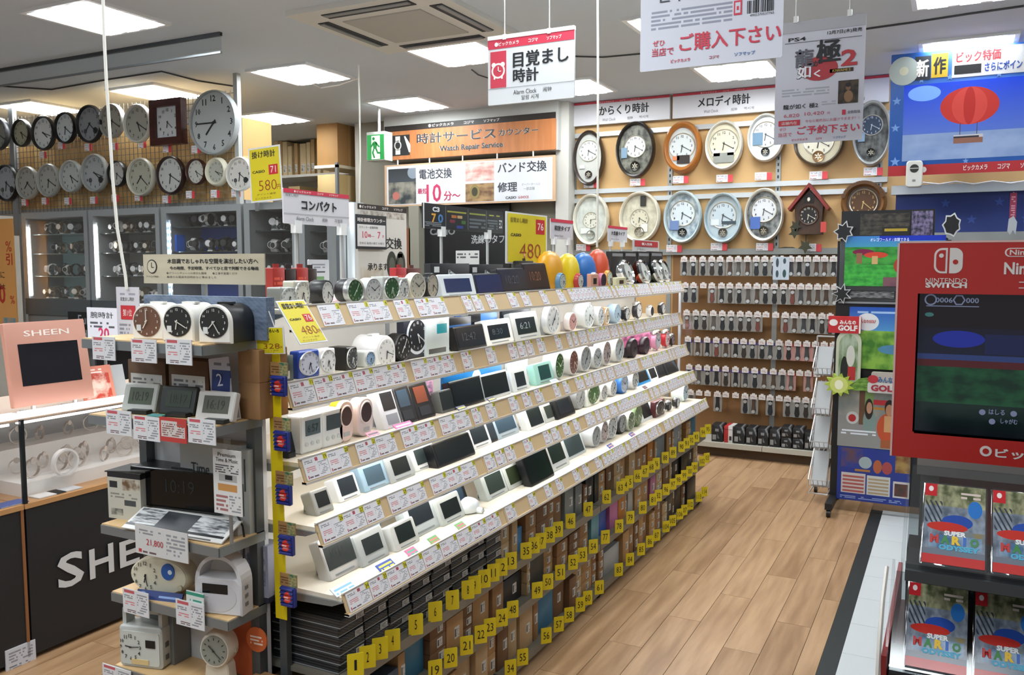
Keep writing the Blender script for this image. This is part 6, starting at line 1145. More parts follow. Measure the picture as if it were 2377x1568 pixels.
oclock(1678, 506, 89, 117, '#a4b6be', '#b2c2c8', '#bccad0', 'blue-grey oval clock with round small pendulum, lower row', .12, .76, '#5c5a54', bits=((.36, -.22, .12, .025, '#3c4a52'), (-.48, -.2, .07, .05, '#d3dadb')))
oclock(1773, 499, 90, 125, '#d9d8cc', '#8d918f', '#d4d8da', 'white rounded clock with big swirl dial and ringed pendulum, lower row', .22, .70, '#4a4638', pattern='#3f4446', bits=((-.5, -.34, .08, .10, '#4a6ab0'),))
# carved brown clock, cuckoo clock
t = oclock(2004, 470, 100, 100, '#7a5228', '#5a3a1e', '#5c3c20', 'carved brown wooden clock with gold numerals rising behind the console screen', .0, .80, None, '#d8b878', 'wide', None, hh=6, mm=22, rm=.5)
m = MB()
for k in range(11): q = math.radians(20 + k * 14); m.box(-.018, .018, -.095, -.07, .138, .165, 0, Matrix.Rotation(math.pi / 2 - q, 4, 'Y'))
part('carving', m, M('#5a3a1c', .6), t)
Y = YW - .03; p = P(1877, 500, y=Y - .1); sc_ = (p - EYE).dot(FW) / FPX; t = thing('cuckoo_clock', 'dark wooden cuckoo clock with red gabled roof and hanging leaf weights', 'cuckoo clock', (p.x, Y, p.z)); wd = woodmat('cuckoo_wood', '#4a2f20', '#37220f', .5, (8, 8, 2)); u = sc_
part('house', MB().slab([(-27 * u, -38 * u), (27 * u, -38 * u), (32 * u, 22 * u), (0, 58 * u), (-32 * u, 22 * u)], -.10, 0, .002), wd, t)
for s in (-1, 1): part('roof_board', MB().slab([(0, 64 * u), (0, 74 * u), (s * 46 * u, 16 * u), (s * 42 * u, 10 * u)][::s], -.14, 0), M('#7c2620', .5), t)
part('bird_door', MB().slab([(-11 * u, 28 * u), (11 * u, 28 * u), (11 * u, 44 * u), (0, 52 * u), (-11 * u, 44 * u)], -.104, -.1), M('#120d0a', .5), t); part('bird', MB().lathe([(3 * u, -.12), (4 * u, -.11), (3 * u, -.1)], 10, 1, 1.4, 0, 36 * u), M('#d8d3c6', .5), t)
dial(t, 20 * u, 1, 0, 0, -.106, '#15100d', '#e6dfd0', 6, 20, True, .26); part('dial_ring', MB().lathe([(19 * u, -.107), (22 * u, -.112), (23 * u, -.1)], 22, 1, 1, 0, 0, 0, None, False), wd, t); part('plinth', MB().box(-30 * u, 30 * u, -.11, 0, -44 * u, -36 * u), wd, t)
def leaf(cx, cz, s): return MB().slab([(cx + s * r * math.cos(a), cz + s * r * math.sin(a)) for a, r in [(math.radians(-90 + 36 * k), 1 if k % 2 == 0 else .5) for k in range(10)]], -.115, -.105)
part('leaf', leaf(-28 * u, -24 * u, 14 * u), M('#2c2c1a', .6), t); part('leaf', leaf(-30 * u, -40 * u, 14 * u), M('#2c2c1a', .6), t); part('leaf', leaf(-5 * u, -72 * u, 17 * u), M('#35331f', .6), t); part('pendulum_rod', MB().box(-6 * u, -4 * u, -.09, -.085, -70 * u, -40 * u), M('#2c2418', .6), t); part('small_tag', MB().box(28 * u, 40 * u, -.12, -.117, -40 * u, -16 * u), M('#c0443c', .5), t)
solo('pine_weight', MB().lathe([(.004, 0), (.012, .02), (.014, .08), (.004, .14)], 10, 1, 1, 0, 0, 0, Matrix.Rotation(math.pi / 2, 4, 'Z')), M('#241a10', .6), 'dark pine-cone weight lying on the rail below the cuckoo clock', 'clock weight', (P(1846, 576, y=YW - .04).x, YW - .03, P(1846, 577, y=YW - .03).z - .0))
for i, (a, b) in enumerate(((1372, 428), (1480, 423), (1580, 417), (1682, 414), (1772, 409), (1900, 407), (2027, 398), (1354, 575), (1565, 577), (1669, 573), (1775, 573), (1886, 575))):
    up = i < 7; n = i + 1 if up else i - 6; ptag(a, b, YW - .055, f'white and red clock wall price tag, {ordw(n)} from the pillar, {"upper" if up else "lower"} row', .125, .062, 'price tags on the clock wall')
# ---------------- strap wall ----------------
YP = YW - .13; flag = MB().box(-.027, .027, -.002, .0, -.022, .018).box(-.012, .012, -.002, 0, .018, .028).mesh('price_flag', PR('flag', '#d3cfcb', [('text', (.15, .85, .2, .6), '#a98a86', 2, 7)])); rod = MB().box(-.003, .003, 0, .13, -.004, .002).mesh('rod', sil)
STC = [M(h, .5) for h in ('#17181a', '#202023', '#2e2620', '#4a3a2e', '#1d2126', '#55504a', '#6a3a30', '#3a3c40')]
def pack(ci, kind):
    key = (ci, kind)
    return key
pkm = {}
ROWP = [(602, 612, 650, None), (664, 676, 716, None), (729, 741, 780, None), (792, 800, 838, '#4a3f8a'), (858, 864, 904, '#4a3f8a'), (918, 926, 966, None)]
rp = random.Random(4)
for ri_, (yf, ya, yb, hd) in enumerate(ROWP):
    zf = P(1700, yf, y=YP).z; za, zb = P(1700, ya, y=YP + .02).z, P(1700, yb, y=YP + .02).z; a = 1588 + 3 * ri_; n = 0
    while a < 1940 - (30 if ri_ > 3 else 0):
        xx = P(a, yf, y=YP).x; n += 1; gap = (ri_ == 5 and 1715 < a < 1790 and n % 2) 
        t = thing('display_hook', f'steel hook with white price flag, {ordw(n)} from the gondola side in the {ORD[ri_]} strap row', 'hook', (xx, YP, zf), 0, 'hooks with price flags on the strap wall'); link('price_flag', flag, t); link('rod', rod, t)
        if rp.random() > (.04 if ri_ < 5 else .3):
            kind = 'purple' if hd and a < 1800 else 'red' if (ri_ in (3, 4) and a >= 1830) else 'plain'; ci = rp.randrange(8); key = (ci, kind, ri_)
            if key not in pkm:
                h = za - zb; base = '#8f8d88' if kind != 'red' else '#b58a84'; hx = {'purple': '#4a3f86', 'red': '#a8483e', 'plain': '#a9a6a0'}[kind]
                m1 = MB().slab(rr(.074, h, .006, 2, 0, -h), 0, .004).mesh('backing', PR('strapcard_' + kind, base, [('fill', (0, 1, .82, 1), hx), ('fill', (.38, .62, .9, .96), '#d8d6d2')], .35))
                m = MB().slab([(-.012, -h * .96), (.012, -h * .96), (.020, -h * .78), (.014, -h * .45), (.015, -h * .14), (-.015, -h * .14), (-.014, -h * .45), (-.020, -h * .78)], -.008, 0, .002); m2 = m.mesh('strap', STC[ci]); m3 = MB().lathe([(.014, -.012), (.017, -.004)], 12, 1, 1, 0, -h * (.85 if ci % 2 else .3)).mesh('buckle', sil)
                pkm[key] = (m1, m2, m3)
            t = thing('strap_pack', f'{("clear" if kind == "plain" else kind + "-headed")} packed watch strap, {ordw(n)} from the gondola in the {ORD[ri_]} strap row', 'watch strap', (xx, YP + .016, zf - .004 - 0), rp.uniform(-.12, .12), 'packed watch straps'); dz_ = za - zf
            for nm, me in zip(('backing', 'strap', 'buckle'), pkm[key]): link(nm, me, t)
        a += rp.uniform(18.5, 23)
t, W, H = sg('strap_chart', 'pale blue strap-type chart hanging in the uppermost strap row', 'chart', 1794, 1832, 597, 650, PR('chart', '#b4bfc9', [('ell', (.18, .36, .55, .95), '#33434c'), ('ell', (.62, .8, .7, .95), '#33434c'), ('ell', (.18, .36, .1, .42), '#33434c'), ('ell', (.6, .82, .1, .45), '#2c4a4a'), ('fill', (.48, .5, 0, 1), '#9aa6b0')]), Y=YP - .01)
part('hook', MB().box(-.004, .004, .004, .14, H - .02, H - .014), sil, t)
# bottom shelf with black boxes
t = thing('bottom_shelf', 'white-edged bottom shelf of the strap wall', 'shelf', (0, 7.0, 0)); xa, xb = P(1600, 1024, y=7.0).x, P(1950, 1052, y=7.0).x
for k in range(2): part('board', MB().box(xa + (xb - xa) / 2 * k + .004, xa + (xb - xa) / 2 * (k + 1), 0, .34, .085, .125), M('#b5b1a4', .5), t)
part('kick_board', MB().box(xa, xb, .08, .12, 0, .085), M('#5a4632', .7), t)
sb = PR('shoebox', '#17181b', [('fill', (.08, .4, .12, .42), '#9a9b9c'), ('stripe', (.5, 1, .2, 1), '#6d6f72', 1.5, 1, .25), ('fill', (.3, .62, .62, .8), '#7d7f82')]); x = P(1652, 1000, y=7.05).x; k = 0; rb = random.Random(2)
while x < P(1905, 1000, y=7.05).x:
    wd = rb.uniform(.075, .10); nst = 1 if k < 6 else rb.choice((1, 2)); 
    for lv in range(nst):
        red = k == 1; t = thing('small_box', ('red and white watch box standing among black boxes on the bottom shelf' if red else f'black printed watch box, {ordw(k + 1)} from the gondola end, ' + ('upper' if lv else 'lower' if nst == 2 else 'single') + ' one'), 'box', (x + wd / 2, 7.04, .125 + .085 * lv), rb.uniform(-.05, .05), 'watch boxes on the bottom shelf')
        h = .14 if (red or nst == 1) else .083; part('body', MB().slab(rr(wd - .006, h, .002, 1), 0, .16, .001), PR('redbox', '#b02a2a', [('fill', (.5, 1, 0, 1), '#c9c6c2'), ('fill', (.62, .9, .15, .4), '#2a2a2c')]) if red else sb, t); part('lid_line', MB().box(-wd / 2 + .003, wd / 2 - .003, -.0008, .0, h * .78, h * .8), M('#2c2e31', .5), t)
    x += wd + .003; k += 1
# ---------------- right-hand displays ----------------
YT = 5.85
def pl(name, label, cat, x0, x1, yt, yb, mat, Y=YT, th=.01, **k): return sg(name, label, cat, x0, x1, yt, yb, mat, Y=Y, th=th, **k)
# console screen tower
xl, xr = P(1946, 700, y=YT).x, P(2195, 700, y=YT).x; zt, zb = P(1950, 555, y=YT).z, P(1950, 700, y=YT).z; W = xr - xl; H = zt - zb
t = thing('screen_tower', 'tall black wheeled screen tower with demo television', 'display stand', ((xl + xr) / 2, YT, 0))
part('television', MB().slab(rr(W, H, .006, 1, 0, zb), 0, .05, .004), M('#43474a', .4), t); part('lower_edge', MB().box(-W / 2, W / 2, -.004, .05, zb - .012, zb), M('#9a9d9f', .35, .5), t)
s0, s1, s2, s3 = P(1961, 600, y=YT).x - t.location.x, W * .48, P(1961, 664, y=YT).z, P(1961, 549, y=YT).z
part('screen', MB().box(s0, s1, -.003, .0, s2, s3), PR('tvpicture', '#2f6a30', [('grad', (0, 1, .7, 1), '#3f8a9a', '#3a6fb0'), ('fill', (.35, 1, .9, 1), '#1c2f9c'), ('photo', (.0, 1, .42, .78), '#1f5a28', '#3f8a3a', 5), ('photo', (0, 1, 0, .42), '#2c7a32', '#3f9a3c', 12), ('ell', (.08, .3, .62, .74), '#6a1f3c'), ('ell', (.2, .44, .56, .68), '#b03a2a'), ('fill', (.12, .18, .45, .66), '#7a5a40'), ('fill', (.28, .34, .44, .60), '#b09060'), ('ell', (.5, .8, .2, .62), '#8a3c26'), ('photo', (.4, .85, 0, .18), '#5a3048', '#6a4a50', 4)], .15, .28), t)
text('オレゴワールド / 体験できる', t, s0 + W * .42, s3 - .035, .022, M('#c9d3e6', .5, 0, .5), -.004, W * .36)
part('bezel_strip', MB().box(-W * .42, W * .18, -.002, 0, zb + .02, zb + .07), PR('bezel', '#1d1f20', [('photo', (.05, .75, .1, .9), '#1d1f20', '#8a8c8c', 9)]), t)
hz0, hz1 = P(2060, 548, y=YT).z, P(2060, 488, y=YT).z; hx0, hx1 = P(1953, 520, y=YT).x - t.location.x, P(2170, 520, y=YT).x - t.location.x
part('header', MB().box(hx0, hx1, .0, .03, hz0, hz1), M('#131416', .5), t); part('header_picture', MB().box(hx0 + (hx1 - hx0) * .21, hx0 + (hx1 - hx0) * .74, -.003, 0, hz0 + .0, hz1 - .02), PR('hdr', '#1b1b1a', [('photo', (0, 1, .4, 1), '#1b1b1a', '#4a443c', 7), ('text', (.5, .96, .2, .42), '#a9922c', 1, 16, .2), ('photo', (0, .45, .05, .4), '#26241f', '#4c4840', 6)]), t); part('header_picture', MB().box(hx0 + (hx1 - hx0) * .76, hx0 + (hx1 - hx0) * .98, -.003, 0, hz0, hz1 - .01), PR('hdr2', '#2a2c44', [('photo', (0, 1, 0, 1), '#1c2034', '#7a6f92', 6)]), t)
part('back_panel', MB().box(P(1944, 700, y=YT).x - t.location.x, W / 2, .012, .06, P(2000, 1165, y=YT).z, zb), M('#15171a', .5), t)
for a in (1938, 2180): x = P(a, 1000, y=YT).x - t.location.x; part('post', MB().box(x - .022, x + .022, .02, .07, .05, P(1940, 560, y=YT).z), M('#17191b', .45), t); part('foot_bar', MB().box(x - .022, x + .022, -.22, .30, .05, .09), M('#17191b', .45), t); part('caster', MB().lathe([(.025, -.012), (.025, .012)], 14, 1, 1, 0, .025, 0, Matrix.Translation((x, -.2, 0)) @ Matrix.Rotation(math.pi / 2, 4, 'Z')), BLACK, t); part('caster', MB().lathe([(.025, -.012), (.025, .012)], 14, 1, 1, 0, .025, 0, Matrix.Translation((x, .27, 0)) @ Matrix.Rotation(math.pi / 2, 4, 'Z')), BLACK, t)
# two cut-outs: plain abstract silhouettes
for i, (a, b, c, d, lab) in enumerate(((1932, 1986, 510, 565, 'black jagged cardboard cut-out with white outline at the upper edge of the tower screen'), (1928, 1980, 655, 710, 'black and white spiky cardboard cut-out at the lower edge of the tower screen'), (2184, 2236, 492, 552, 'black rounded cardboard cut-out with white outline on the tower header'))):
    t, W, H = sg('cutout', lab, 'cut-out', a, b, c, d, None, Y=YT - .03); rg = random.Random(30 + i)
    o1 = [(W * .5 * math.cos(q) * r, H / 2 + H * .5 * math.sin(q) * r) for q, r in [(2 * math.pi * k / 14, (.98 if k % 2 else (.62, .5, .8)[i]) * rg.uniform(.85, 1)) for k in range(14)]]
    part('outline', MB().slab(o1, -.003, .03, 0, 0, None, (0, H / 2)), M('#c9cbcc', .5), t); part('silhouette', MB().slab([(x * .84, H / 2 + (z - H / 2) * .84) for x, z in o1], -.005, -.003, 0, 0, None, (0, H / 2)), M('#141517', .5), t)
# posters on the tower
t, W, H = pl('golf_poster', 'blue sky and green course golf game poster on the screen tower', 'poster', 1970, 2110, 714, 858, PR('golf', '#2f5fb0', [('grad', (0, 1, .62, 1), '#4f8fc8', '#1f4fb0'), ('text', (.1, .95, .90, .96), '#9fc0e6', 1, 22, .2), ('photo', (0, 1, 0, .62), '#3f7a28', '#8ab84a', 4), ('ell', (.12, .5, .62, .9), '#d8dde0'), ('ell', (.5, 1.0, .25, .4), '#4f86a8')], .35), Y=YT - .012); text('みんなのGOLF', t, -W * .2, H * .74, H * .06, M('#b83a3a', .5), -.002, W * .3, .03)
t, W, H = pl('golf_sign', 'red golf game sign card beside the blue golf poster', 'sign', 1923, 1998, 735, 774, M('#c0242a', .5), Y=YT - .05, th=.036); text('みんなの', t, .02, H * .52, H * .26, WT, -.002, W * .5, .04); text('GOLF', t, .02, H * .14, H * .34, WT, -.002, W * .6, .05); part('ball_mark', MB().lathe([(H * .2, -.002), (H * .2, -.0008)], 16, 1.2, 1, -W * .34, H * .62), WT, t); patch('white_edge', t, W * .45, W * .5, 0, H, WT, -.001)
t, W, H = sg('arch_panel', 'pale arched display card with green hill scene', 'display card', 1940, 1998, 766, 906, None, Y=YT - .045); ol = [(W / 2, 0)] + [(W / 2 * math.cos(q), H - W * .55 + W * .55 * math.sin(q)) for q in [math.pi * k / 14 for k in range(15)]] + [(-W / 2, 0)]
part('arch', MB().slab(ol, 0, .03), M('#c3c8b0', .5), t); part('scene', MB().slab([(x * .76, z * .93) for x, z in ol], -.002, 0), PR('archscene', '#8fa888', [('photo', (0, 1, .2, 1), '#5f7a4a', '#a9b8a0', 3), ('ell', (.1, .5, .1, .6), '#1c1f1c'), ('fill', (.5, .9, .18, .42), '#b02a2a'), ('ell', (.4, .85, .42, .8), '#cfcfc6')]), t)
t, W, H = sg('splash_card', 'yellow-green starburst cut-out card on the screen tower', 'display card', 1913, 1984, 866, 912, None, Y=YT - .055); m = MB().slab([(W * .5 * r * math.cos(q), H * .4 + H * .6 * r * math.sin(q)) for q, r in [(2 * math.pi * k / 22, 1 if k % 2 else .66) for k in range(22)]], -.004, .04, 0, 0, None, (0, H * .4)); part('burst', m, PR('burst', '#a9c040', [('ell', (.2, .8, .15, .85), '#cfd878'), ('ell', (.36, .64, .3, .7), '#f0f2d0')]), t)
t, W, H = sg('mound_card', 'green grass mound cut-out card beside the starburst card', 'display card', 1972, 2040, 878, 908, None, Y=YT - .05); part('mound', MB().slab([(-W / 2, 0), (W / 2, 0), (W * .4, H * .4), (W * .1, H), (-W * .2, H * .9), (-W * .42, H * .4)], 0, .035), PR('mound', '#5f8a30', [('photo', (0, 1, 0, 1), '#4f7a28', '#7fa848', 5)]), t)
t, W, H = sg('golf_logo_card', 'white cut-out logo card with red golf lettering', 'sign', 2014, 2092, 866, 914, None, Y=YT - .06); part('card', MB().slab(rr(W, H * .5, .01, 2), 0, .045), M('#d3d0cc', .5), t); part('card_top', MB().slab(rr(W * .8, H * .5, .01, 2, 0, H * .5), .001, .045), M('#b8b0a6', .5), t); text('GOLF', t, .0, H * .08, H * .32, M('#a83040', .5), -.002, W * .8, .05); text('みんなの', t, .02, H * .5, H * .3, M('#3f6a9a', .5), -.001, W * .6, .04); part('ball_mark', MB().lathe([(H * .2, -.002), (H * .2, 0)], 16, 1.2, 1, -W * .34, H * .66), M('#b83038', .5), t)
t, W, H = pl('party_poster', 'poster photo of two seated people playing a party game', 'poster', 1945, 2110, 908, 1042, PR('party', '#8e8f8e', [('photo', (0, 1, .55, 1), '#7f8684', '#a9a69c', 2), ('fill', (.3, .38, .4, 1), '#6a4a34'), ('fill', (.38, .5, .6, 1), '#7fa060'), ('text', (.5, .98, .76, .92), '#c0303a', 1, 9, .1), ('text', (.5, .98, .68, .75), '#c98a30', 1, 20, .1), ('ell', (.36, .54, .25, .68), '#7f9690'), ('ell', (.38, .5, .5, .86), '#2a201c'), ('ell', (.405, .485, .6, .8), '#c9987c'), ('ell', (.56, .86, .12, .62), '#c0502c'), ('fill', (.66, .76, .3, .58), '#d0a070'), ('ell', (.66, .79, .58, .86), '#1f1a18'), ('ell', (.675, .775, .58, .78), '#c08a68'), ('fill', (.62, .8, .02, .16), '#a05a34'), ('ell', (.12, .3, .4, .62), '#c3c6c4'), ('ell', (.15, .26, .44, .57), '#b02a2c'), ('text', (.05, .55, .22, .32), '#dfe6ef', 2, 16, .2)], .4), Y=YT - .011)
t, W, H = pl('blue_information_poster', 'dark blue game information poster with white tables', 'poster', 1943, 2112, 1043, 1168, PR('bluepost', '#22388c', [('photo', (.05, .35, .62, .98), '#6a4a34', '#2a3f92', 4), ('ell', (.3, .48, .62, .84), '#9fb0b4'), ('fill', (.25, .46, .56, .6), '#b07a3a'), ('ell', (.5, .62, .55, .8), '#b0603c'), ('ell', (.62, .76, .55, .78), '#a84a4a'), ('photo', (.8, 1, .6, .95), '#6a3a24', '#a98a50', 5), ('fill', (.06, .40, .14, .52), '#c9c3c0'), ('text', (.08, .38, .16, .5), '#b05a58', 5, 3, .1), ('fill', (.42, .74, .14, .50), '#c9cdc9'), ('text', (.44, .72, .16, .48), '#b09a7a', 5, 3, .1), ('fill', (.78, 1, .14, .44), '#cfc9c6'), ('photo', (.8, .98, .17, .4), '#7a3a2c', '#3c3a34', 4), ('text', (.05, .9, .04, .10), '#8fa0d0', 2, 26, .3)], .35), Y=YT - .011)
# wire brochure rack
xw0, xw1 = P(1890, 1000, y=6.15).x, P(1932, 1000, y=6.15).x; W = xw1 - xw0; t = thing('wire_rack', 'white wire brochure rack with tiered pockets beside the screen tower', 'brochure rack', ((xw0 + xw1) / 2, 6.15, 0)); zt = P(1915, 782, y=6.15).z; wm = M('#c9cacb', .35, .3)
for s in (-1, 1): part('side_wire', MB().tube([(s * W / 2, .12, .06), (s * W / 2, .02, zt)], .006), wm, t); part('caster', MB().lathe([(.022, -.01), (.022, .01)], 12, 1, 1, 0, .022, 0, Matrix.Translation((s * W * .4, .08, 0)) @ Matrix.Rotation(math.pi / 2, 4, 'Z')), BLACK, t)
part('base_wire', MB().tube([(-W / 2, .12, .06), (-W / 2, -.18, .06), (W / 2, -.18, .06), (W / 2, .12, .06)], .006), wm, t); part('top_wire', MB().tube([(-W / 2, .02, zt), (W / 2, .02, zt)], .006), wm, t); part('stem', MB().box(-W * .45, W * .45, .05, .06, .05, .1), wm, t)
for k, (py, ph) in enumerate(((800, 870), (880, 960), (960, 1035), (1040, 1120))):
    z1, z0 = P(1915, py, y=6.15).z, P(1915, ph, y=6.15).z; m = MB()
    for s in range(5): x = -W / 2 + W * s / 4; m.tube([(x, .06, z1 - .02), (x, -.10 - .02 * k, z0), (x, -.16 - .02 * k, z0 + .06)], .003, 4)
    m.tube([(-W / 2, -.16 - .02 * k, z0 + .06), (W / 2, -.16 - .02 * k, z0 + .06)], .004, 4); m.tube([(-W / 2, .05, z1), (-W / 2 - .0, -.16 - .02 * k, z0 + .06)], .004, 4); o = part('pocket_wires', m, wm, t); o['kind'] = 'stuff'
    p_ = MB().slab([(-W * .42, 0), (W * .42, 0), (W * .42, (z1 - z0) * 1.1), (-W * .42, (z1 - z0) * 1.1)], -.004, .006, 0, 0, Matrix.Translation((0, -.10 - .02 * k, z0 + .008)) @ Matrix.Rotation(math.radians(-38), 4, 'X'))
    q = thing('leaflet_stack', f'stack of pale leaflets in the {ORD[k]} pocket from the top of the wire rack', 'leaflets', t.location, 0); part('sheets', p_, PR('leafl%d' % (k % 2), '#a9adae', [('text', (.1, .9, .1, .9), '#8a8d90', 8, 8, .5)]), q); part('top_sheet', MB().slab([(-W * .4, 0), (W * .4, 0), (W * .4, (z1 - z0) * 1.05), (-W * .4, (z1 - z0) * 1.05)], -.006, -.004, 0, 0, Matrix.Translation((0, -.10 - .02 * k, z0 + .012)) @ Matrix.Rotation(math.radians(-38), 4, 'X')), M('#b9bcbd', .5), q)
# blue overhead screen
YD = 6.55; xa, xb = P(2066, 270, y=YD).x, P(2440, 270, y=YD).x; zl, zh = P(2062, 410, y=YD).z, P(2072, 132, y=YD).z; W, H = xb - xa, zh - zl
t = thing('blue_screen', 'large overhead screen in a blue star-patterned frame with sky picture', 'screen', ((xa + xb) / 2, YD, zl)); t.rotation_euler = (math.radians(5), 0, 0)
part('frame', MB().slab(rr(W, H, .004, 1), 0, .05, .003), M('#2f62b4', .4), t); patch('red_strip', t, -W / 2, W / 2, 0, H * .085, M('#b02a30', .45), -.0012)
shops(t, W * .62, H * .022, H * .045, (WT,) * 3, -.003, (.1, .38, .64), (.24, .12, .2))
part('display', MB().box(-W * .41, W * .5, -.003, 0, H * .12, H * .74), PR('skypic', '#3f6ac0', [('grad', (0, 1, 0, 1), '#5a74a8', '#1f3fc0'), ('photo', (0, 1, .0, .35), '#6a80a8', '#7f92b4', 3), ('ell', (.03, .26, .78, .98), '#6f9ae0'), ('ell', (.26, .66, .44, .92), '#a8322c'), ('ell', (.34, .58, .44, .92), '#b5403a'), ('ell', (.42, .50, .44, .92), '#a02c28'), ('fill', (.40, .405, .30, .46), '#4a3a34'), ('fill', (.515, .52, .30, .46), '#4a3a34'), ('fill', (.36, .56, .20, .31), '#7a5648'), ('fill', (.36, .56, .27, .31), '#a9a6ac'), ('text', (.36, .56, .27, .31), '#2a2c34', 1, 30, .4)], .12, .32), t)
def star(x, z, s, nm='star'): return part(nm, MB().slab([(x + s * r * math.sin(a), z + s * r * math.cos(a)) for a, r in [(-2 * math.pi * k / 10, 1 if k % 2 == 0 else .42) for k in range(10)]], -.0024, -.0006, 0, 0, None, (x, z)), M('#6f9ad8', .45), t)
for x, z, s in ((-.455, .62, .03), (-.46, .40, .03), (-.455, .12, .034), (-.44, .9, .024), (-.12, .78, .022), (.18, .77, .022), (-.30, .775, .02), (.0, .10, .02)): star(W * x, H * z, s)
part('disc', MB().lathe([(H * .115, -.004), (H * .115, -.001)], 24, 1, 1, -W * .415, H * .86), M('#a9b4b0', .35), t); part('disc_centre', MB().lathe([(H * .035, -.005), (H * .035, -.004)], 16, 1, 1, -W * .415, H * .86), M('#c9c9b0', .35), t)
patch('white_square', t, -W * .345, -W * .245, H * .775, H * .965, M('#20242c', .5), -.002); patch('yellow_square', t, -W * .24, -W * .135, H * .785, H * .975, M('#c9a82c', .5), -.002); text('新', t, -W * .295, H * .80, H * .14, WT, -.004, W * .08, .04); text('作', t, -W * .187, H * .81, H * .14, M('#1f2026'), -.004, W * .08, .04)
patch('white_banner', t, -W * .11, W * .5, H * .77, H * .985, M('#cfd0d4', .5), -.002); text('ビック特価', t, W * .05, H * .885, H * .085, M('#c02c34', .5), -.004, W * .27, .03); text('さらにポイント', t, W * .22, H * .80, H * .07, M('#2a4a9a', .5), -.004, W * .26, .03); patch('black_bar', t, -W * .095, W * .07, H * .795, H * .865, M('#17181b'), -.003)
part('wall_arm', MB().box(-.1, .1, .05, .8, H * .4, H * .6), M('#3a3c40', .5), t)
t, W, H = sg('white_device', 'white rounded plastic device with dark oval clipped below the blue screen', 'device', 2103, 2141, 373, 434, None, Y=6.45); part('shell', MB().slab(rr(W, H, .02, 3), 0, .07, .005), M('#d3d3cd', .4), t); part('oval', MB().lathe([(W * .28, -.002), (W * .28, 0)], 18, 1, 1, 0, H * .70), M('#23241f', .4), t); part('slot', MB().box(-W * .3, W * .3, -.003, -.001, H * .69, H * .72), M('#b9b9b2', .4), t); part('label', MB().box(-W * .1, W * .1, -.002, 0, H * .2, H * .28), M('#7d7e7a', .5), t)
# blue partition behind
xa, xb = P(2078, 500, y=7.0).x, 3.2; z0, z1 = P(2200, 540, y=7.0).z, P(2200, 446, y=7.0).z; t = thing('blue_partition', 'dark blue star-printed partition with silver rail below the blue screen', 'partition', (0, 7.0, 0))
part('panel', MB().box(xa, xb, 0, .04, z0, z1), M('#1a2f6e', .5), t); part('top_rail', MB().box(xa - .03, xb, -.04, .04, z1 - .01, z1 + .055), sil, t); part('grey_band', MB().box(xa, xb, -.01, .04, z0 - .2, z0), M('#8a8d8c', .5), t); part('lower_panel', MB().box(xa, xb, 0, .04, 0, z0 - .2), M('#2a2c30', .5), t)
for i in range(9): part('star', MB().slab([(xa + .16 + .17 * i + .035 * r * math.sin(a), z0 + .09 + .12 * (i % 2) + .035 * r * math.cos(a)) for a, r in [(-2 * math.pi * k / 10, 1 if k % 2 == 0 else .42) for k in range(10)]], -.001, 0), M('#2f4a92', .5), t)
solo('loose_wire', MB().tube([P(a, b, y=6.93) for a, b in ((2142, 424), (2180, 428), (2219, 422), (2260, 428), (2304, 421), (2345, 426), (2377, 421))], .006), WHITE, 'thin white wavy wire lying along the silver rail under the blue screen', 'wire')
t, W, H = sg('red_hanging_tag', 'narrow red hanging strip with pale paper tassel under the blue screen', 'tag', 2340, 2362, 448, 545, None, Y=6.8); part('strip', MB().box(-W * .35, W * .35, 0, .004, H * .4, H), PR('redtag', '#8a2a44', [('text', (.2, .8, .1, .9), '#c08a9a', 9, 2, .3)]), t); part('tassel', MB().slab([(-W * .5, H * .08), (-W * .2, 0), (W * .1, H * .1), (W * .4, 0), (W * .5, H * .3), (W * .1, H * .45), (-W * .4, H * .38)], -.004, .006), M('#a9adb4', .4), t); part('string', MB().box(-.002, .002, .004, .2, H, H + .004), WHITE, t)
# ---------------- red game console kiosk ----------------
YK = 2.0; xa = P(2080, 800, y=YK).x; xb = xa + .66; zl, zh = P(2068, 1058, y=YK).z, P(2090, 565, y=YK).z; W, H = xb - xa, zh - zl
t = thing('game_kiosk', 'red framed game demo kiosk with dark screen and white console lettering', 'kiosk', ((xa + xb) / 2, YK, zl)); L = -W / 2
kr = M('#b02822', .4)
def kx(px): return P(px, 800, y=YK).x - t.location.x
def kz(py, px=2200): return P(px, py, y=YK).z - zl
s0, sz0, sz1 = P(2128, 840, y=YK).x - t.location.x, kz(1003, 2125), kz(682, 2138)
m = MB().box(-W / 2, s0, 0, .03, 0, H).box(W / 2 - .05, W / 2, 0, .03, 0, H).box(s0, W / 2 - .05, 0, .03, 0, sz0).box(s0, W / 2 - .05, 0, .03, sz1, H); part('red_frame', m, kr, t); part('edge', MB().box(-W / 2 - .004, -W / 2, -.001, .03, 0, H).box(-W / 2, W / 2, -.001, .03, H, H + .004), M('#d8b0aa', .4), t)
scr_ = part('screen', MB().box(s0, W / 2 - .05, .012, .03, sz0, sz1), PR('kioskpic', '#14161a', [('grad', (0, 1, 0, .5), '#10141a', '#12301f'), ('photo', (0, 1, .22, .52), '#0f2a1c', '#1c4a2c', 12), ('grad', (0, 1, .5, 1), '#1a1c30', '#150f12'), ('fill', (0, .48, .48, .54), '#4a1a1c'), ('fill', (0, 1, .53, .57), '#2c3a6a'), ('ell', (.05, .22, .62, .74), '#1f2a8a'), ('fill', (.22, .45, .58, .72), '#1c1f44'), ('photo', (.4, 1, .58, 1), '#132a50', '#2a5a8c', 4), ('fill', (0, .38, .76, 1), '#1a1114'), ('ell', (.02, .05, .835, .865), '#3a6a6a')], .12, .25), t)
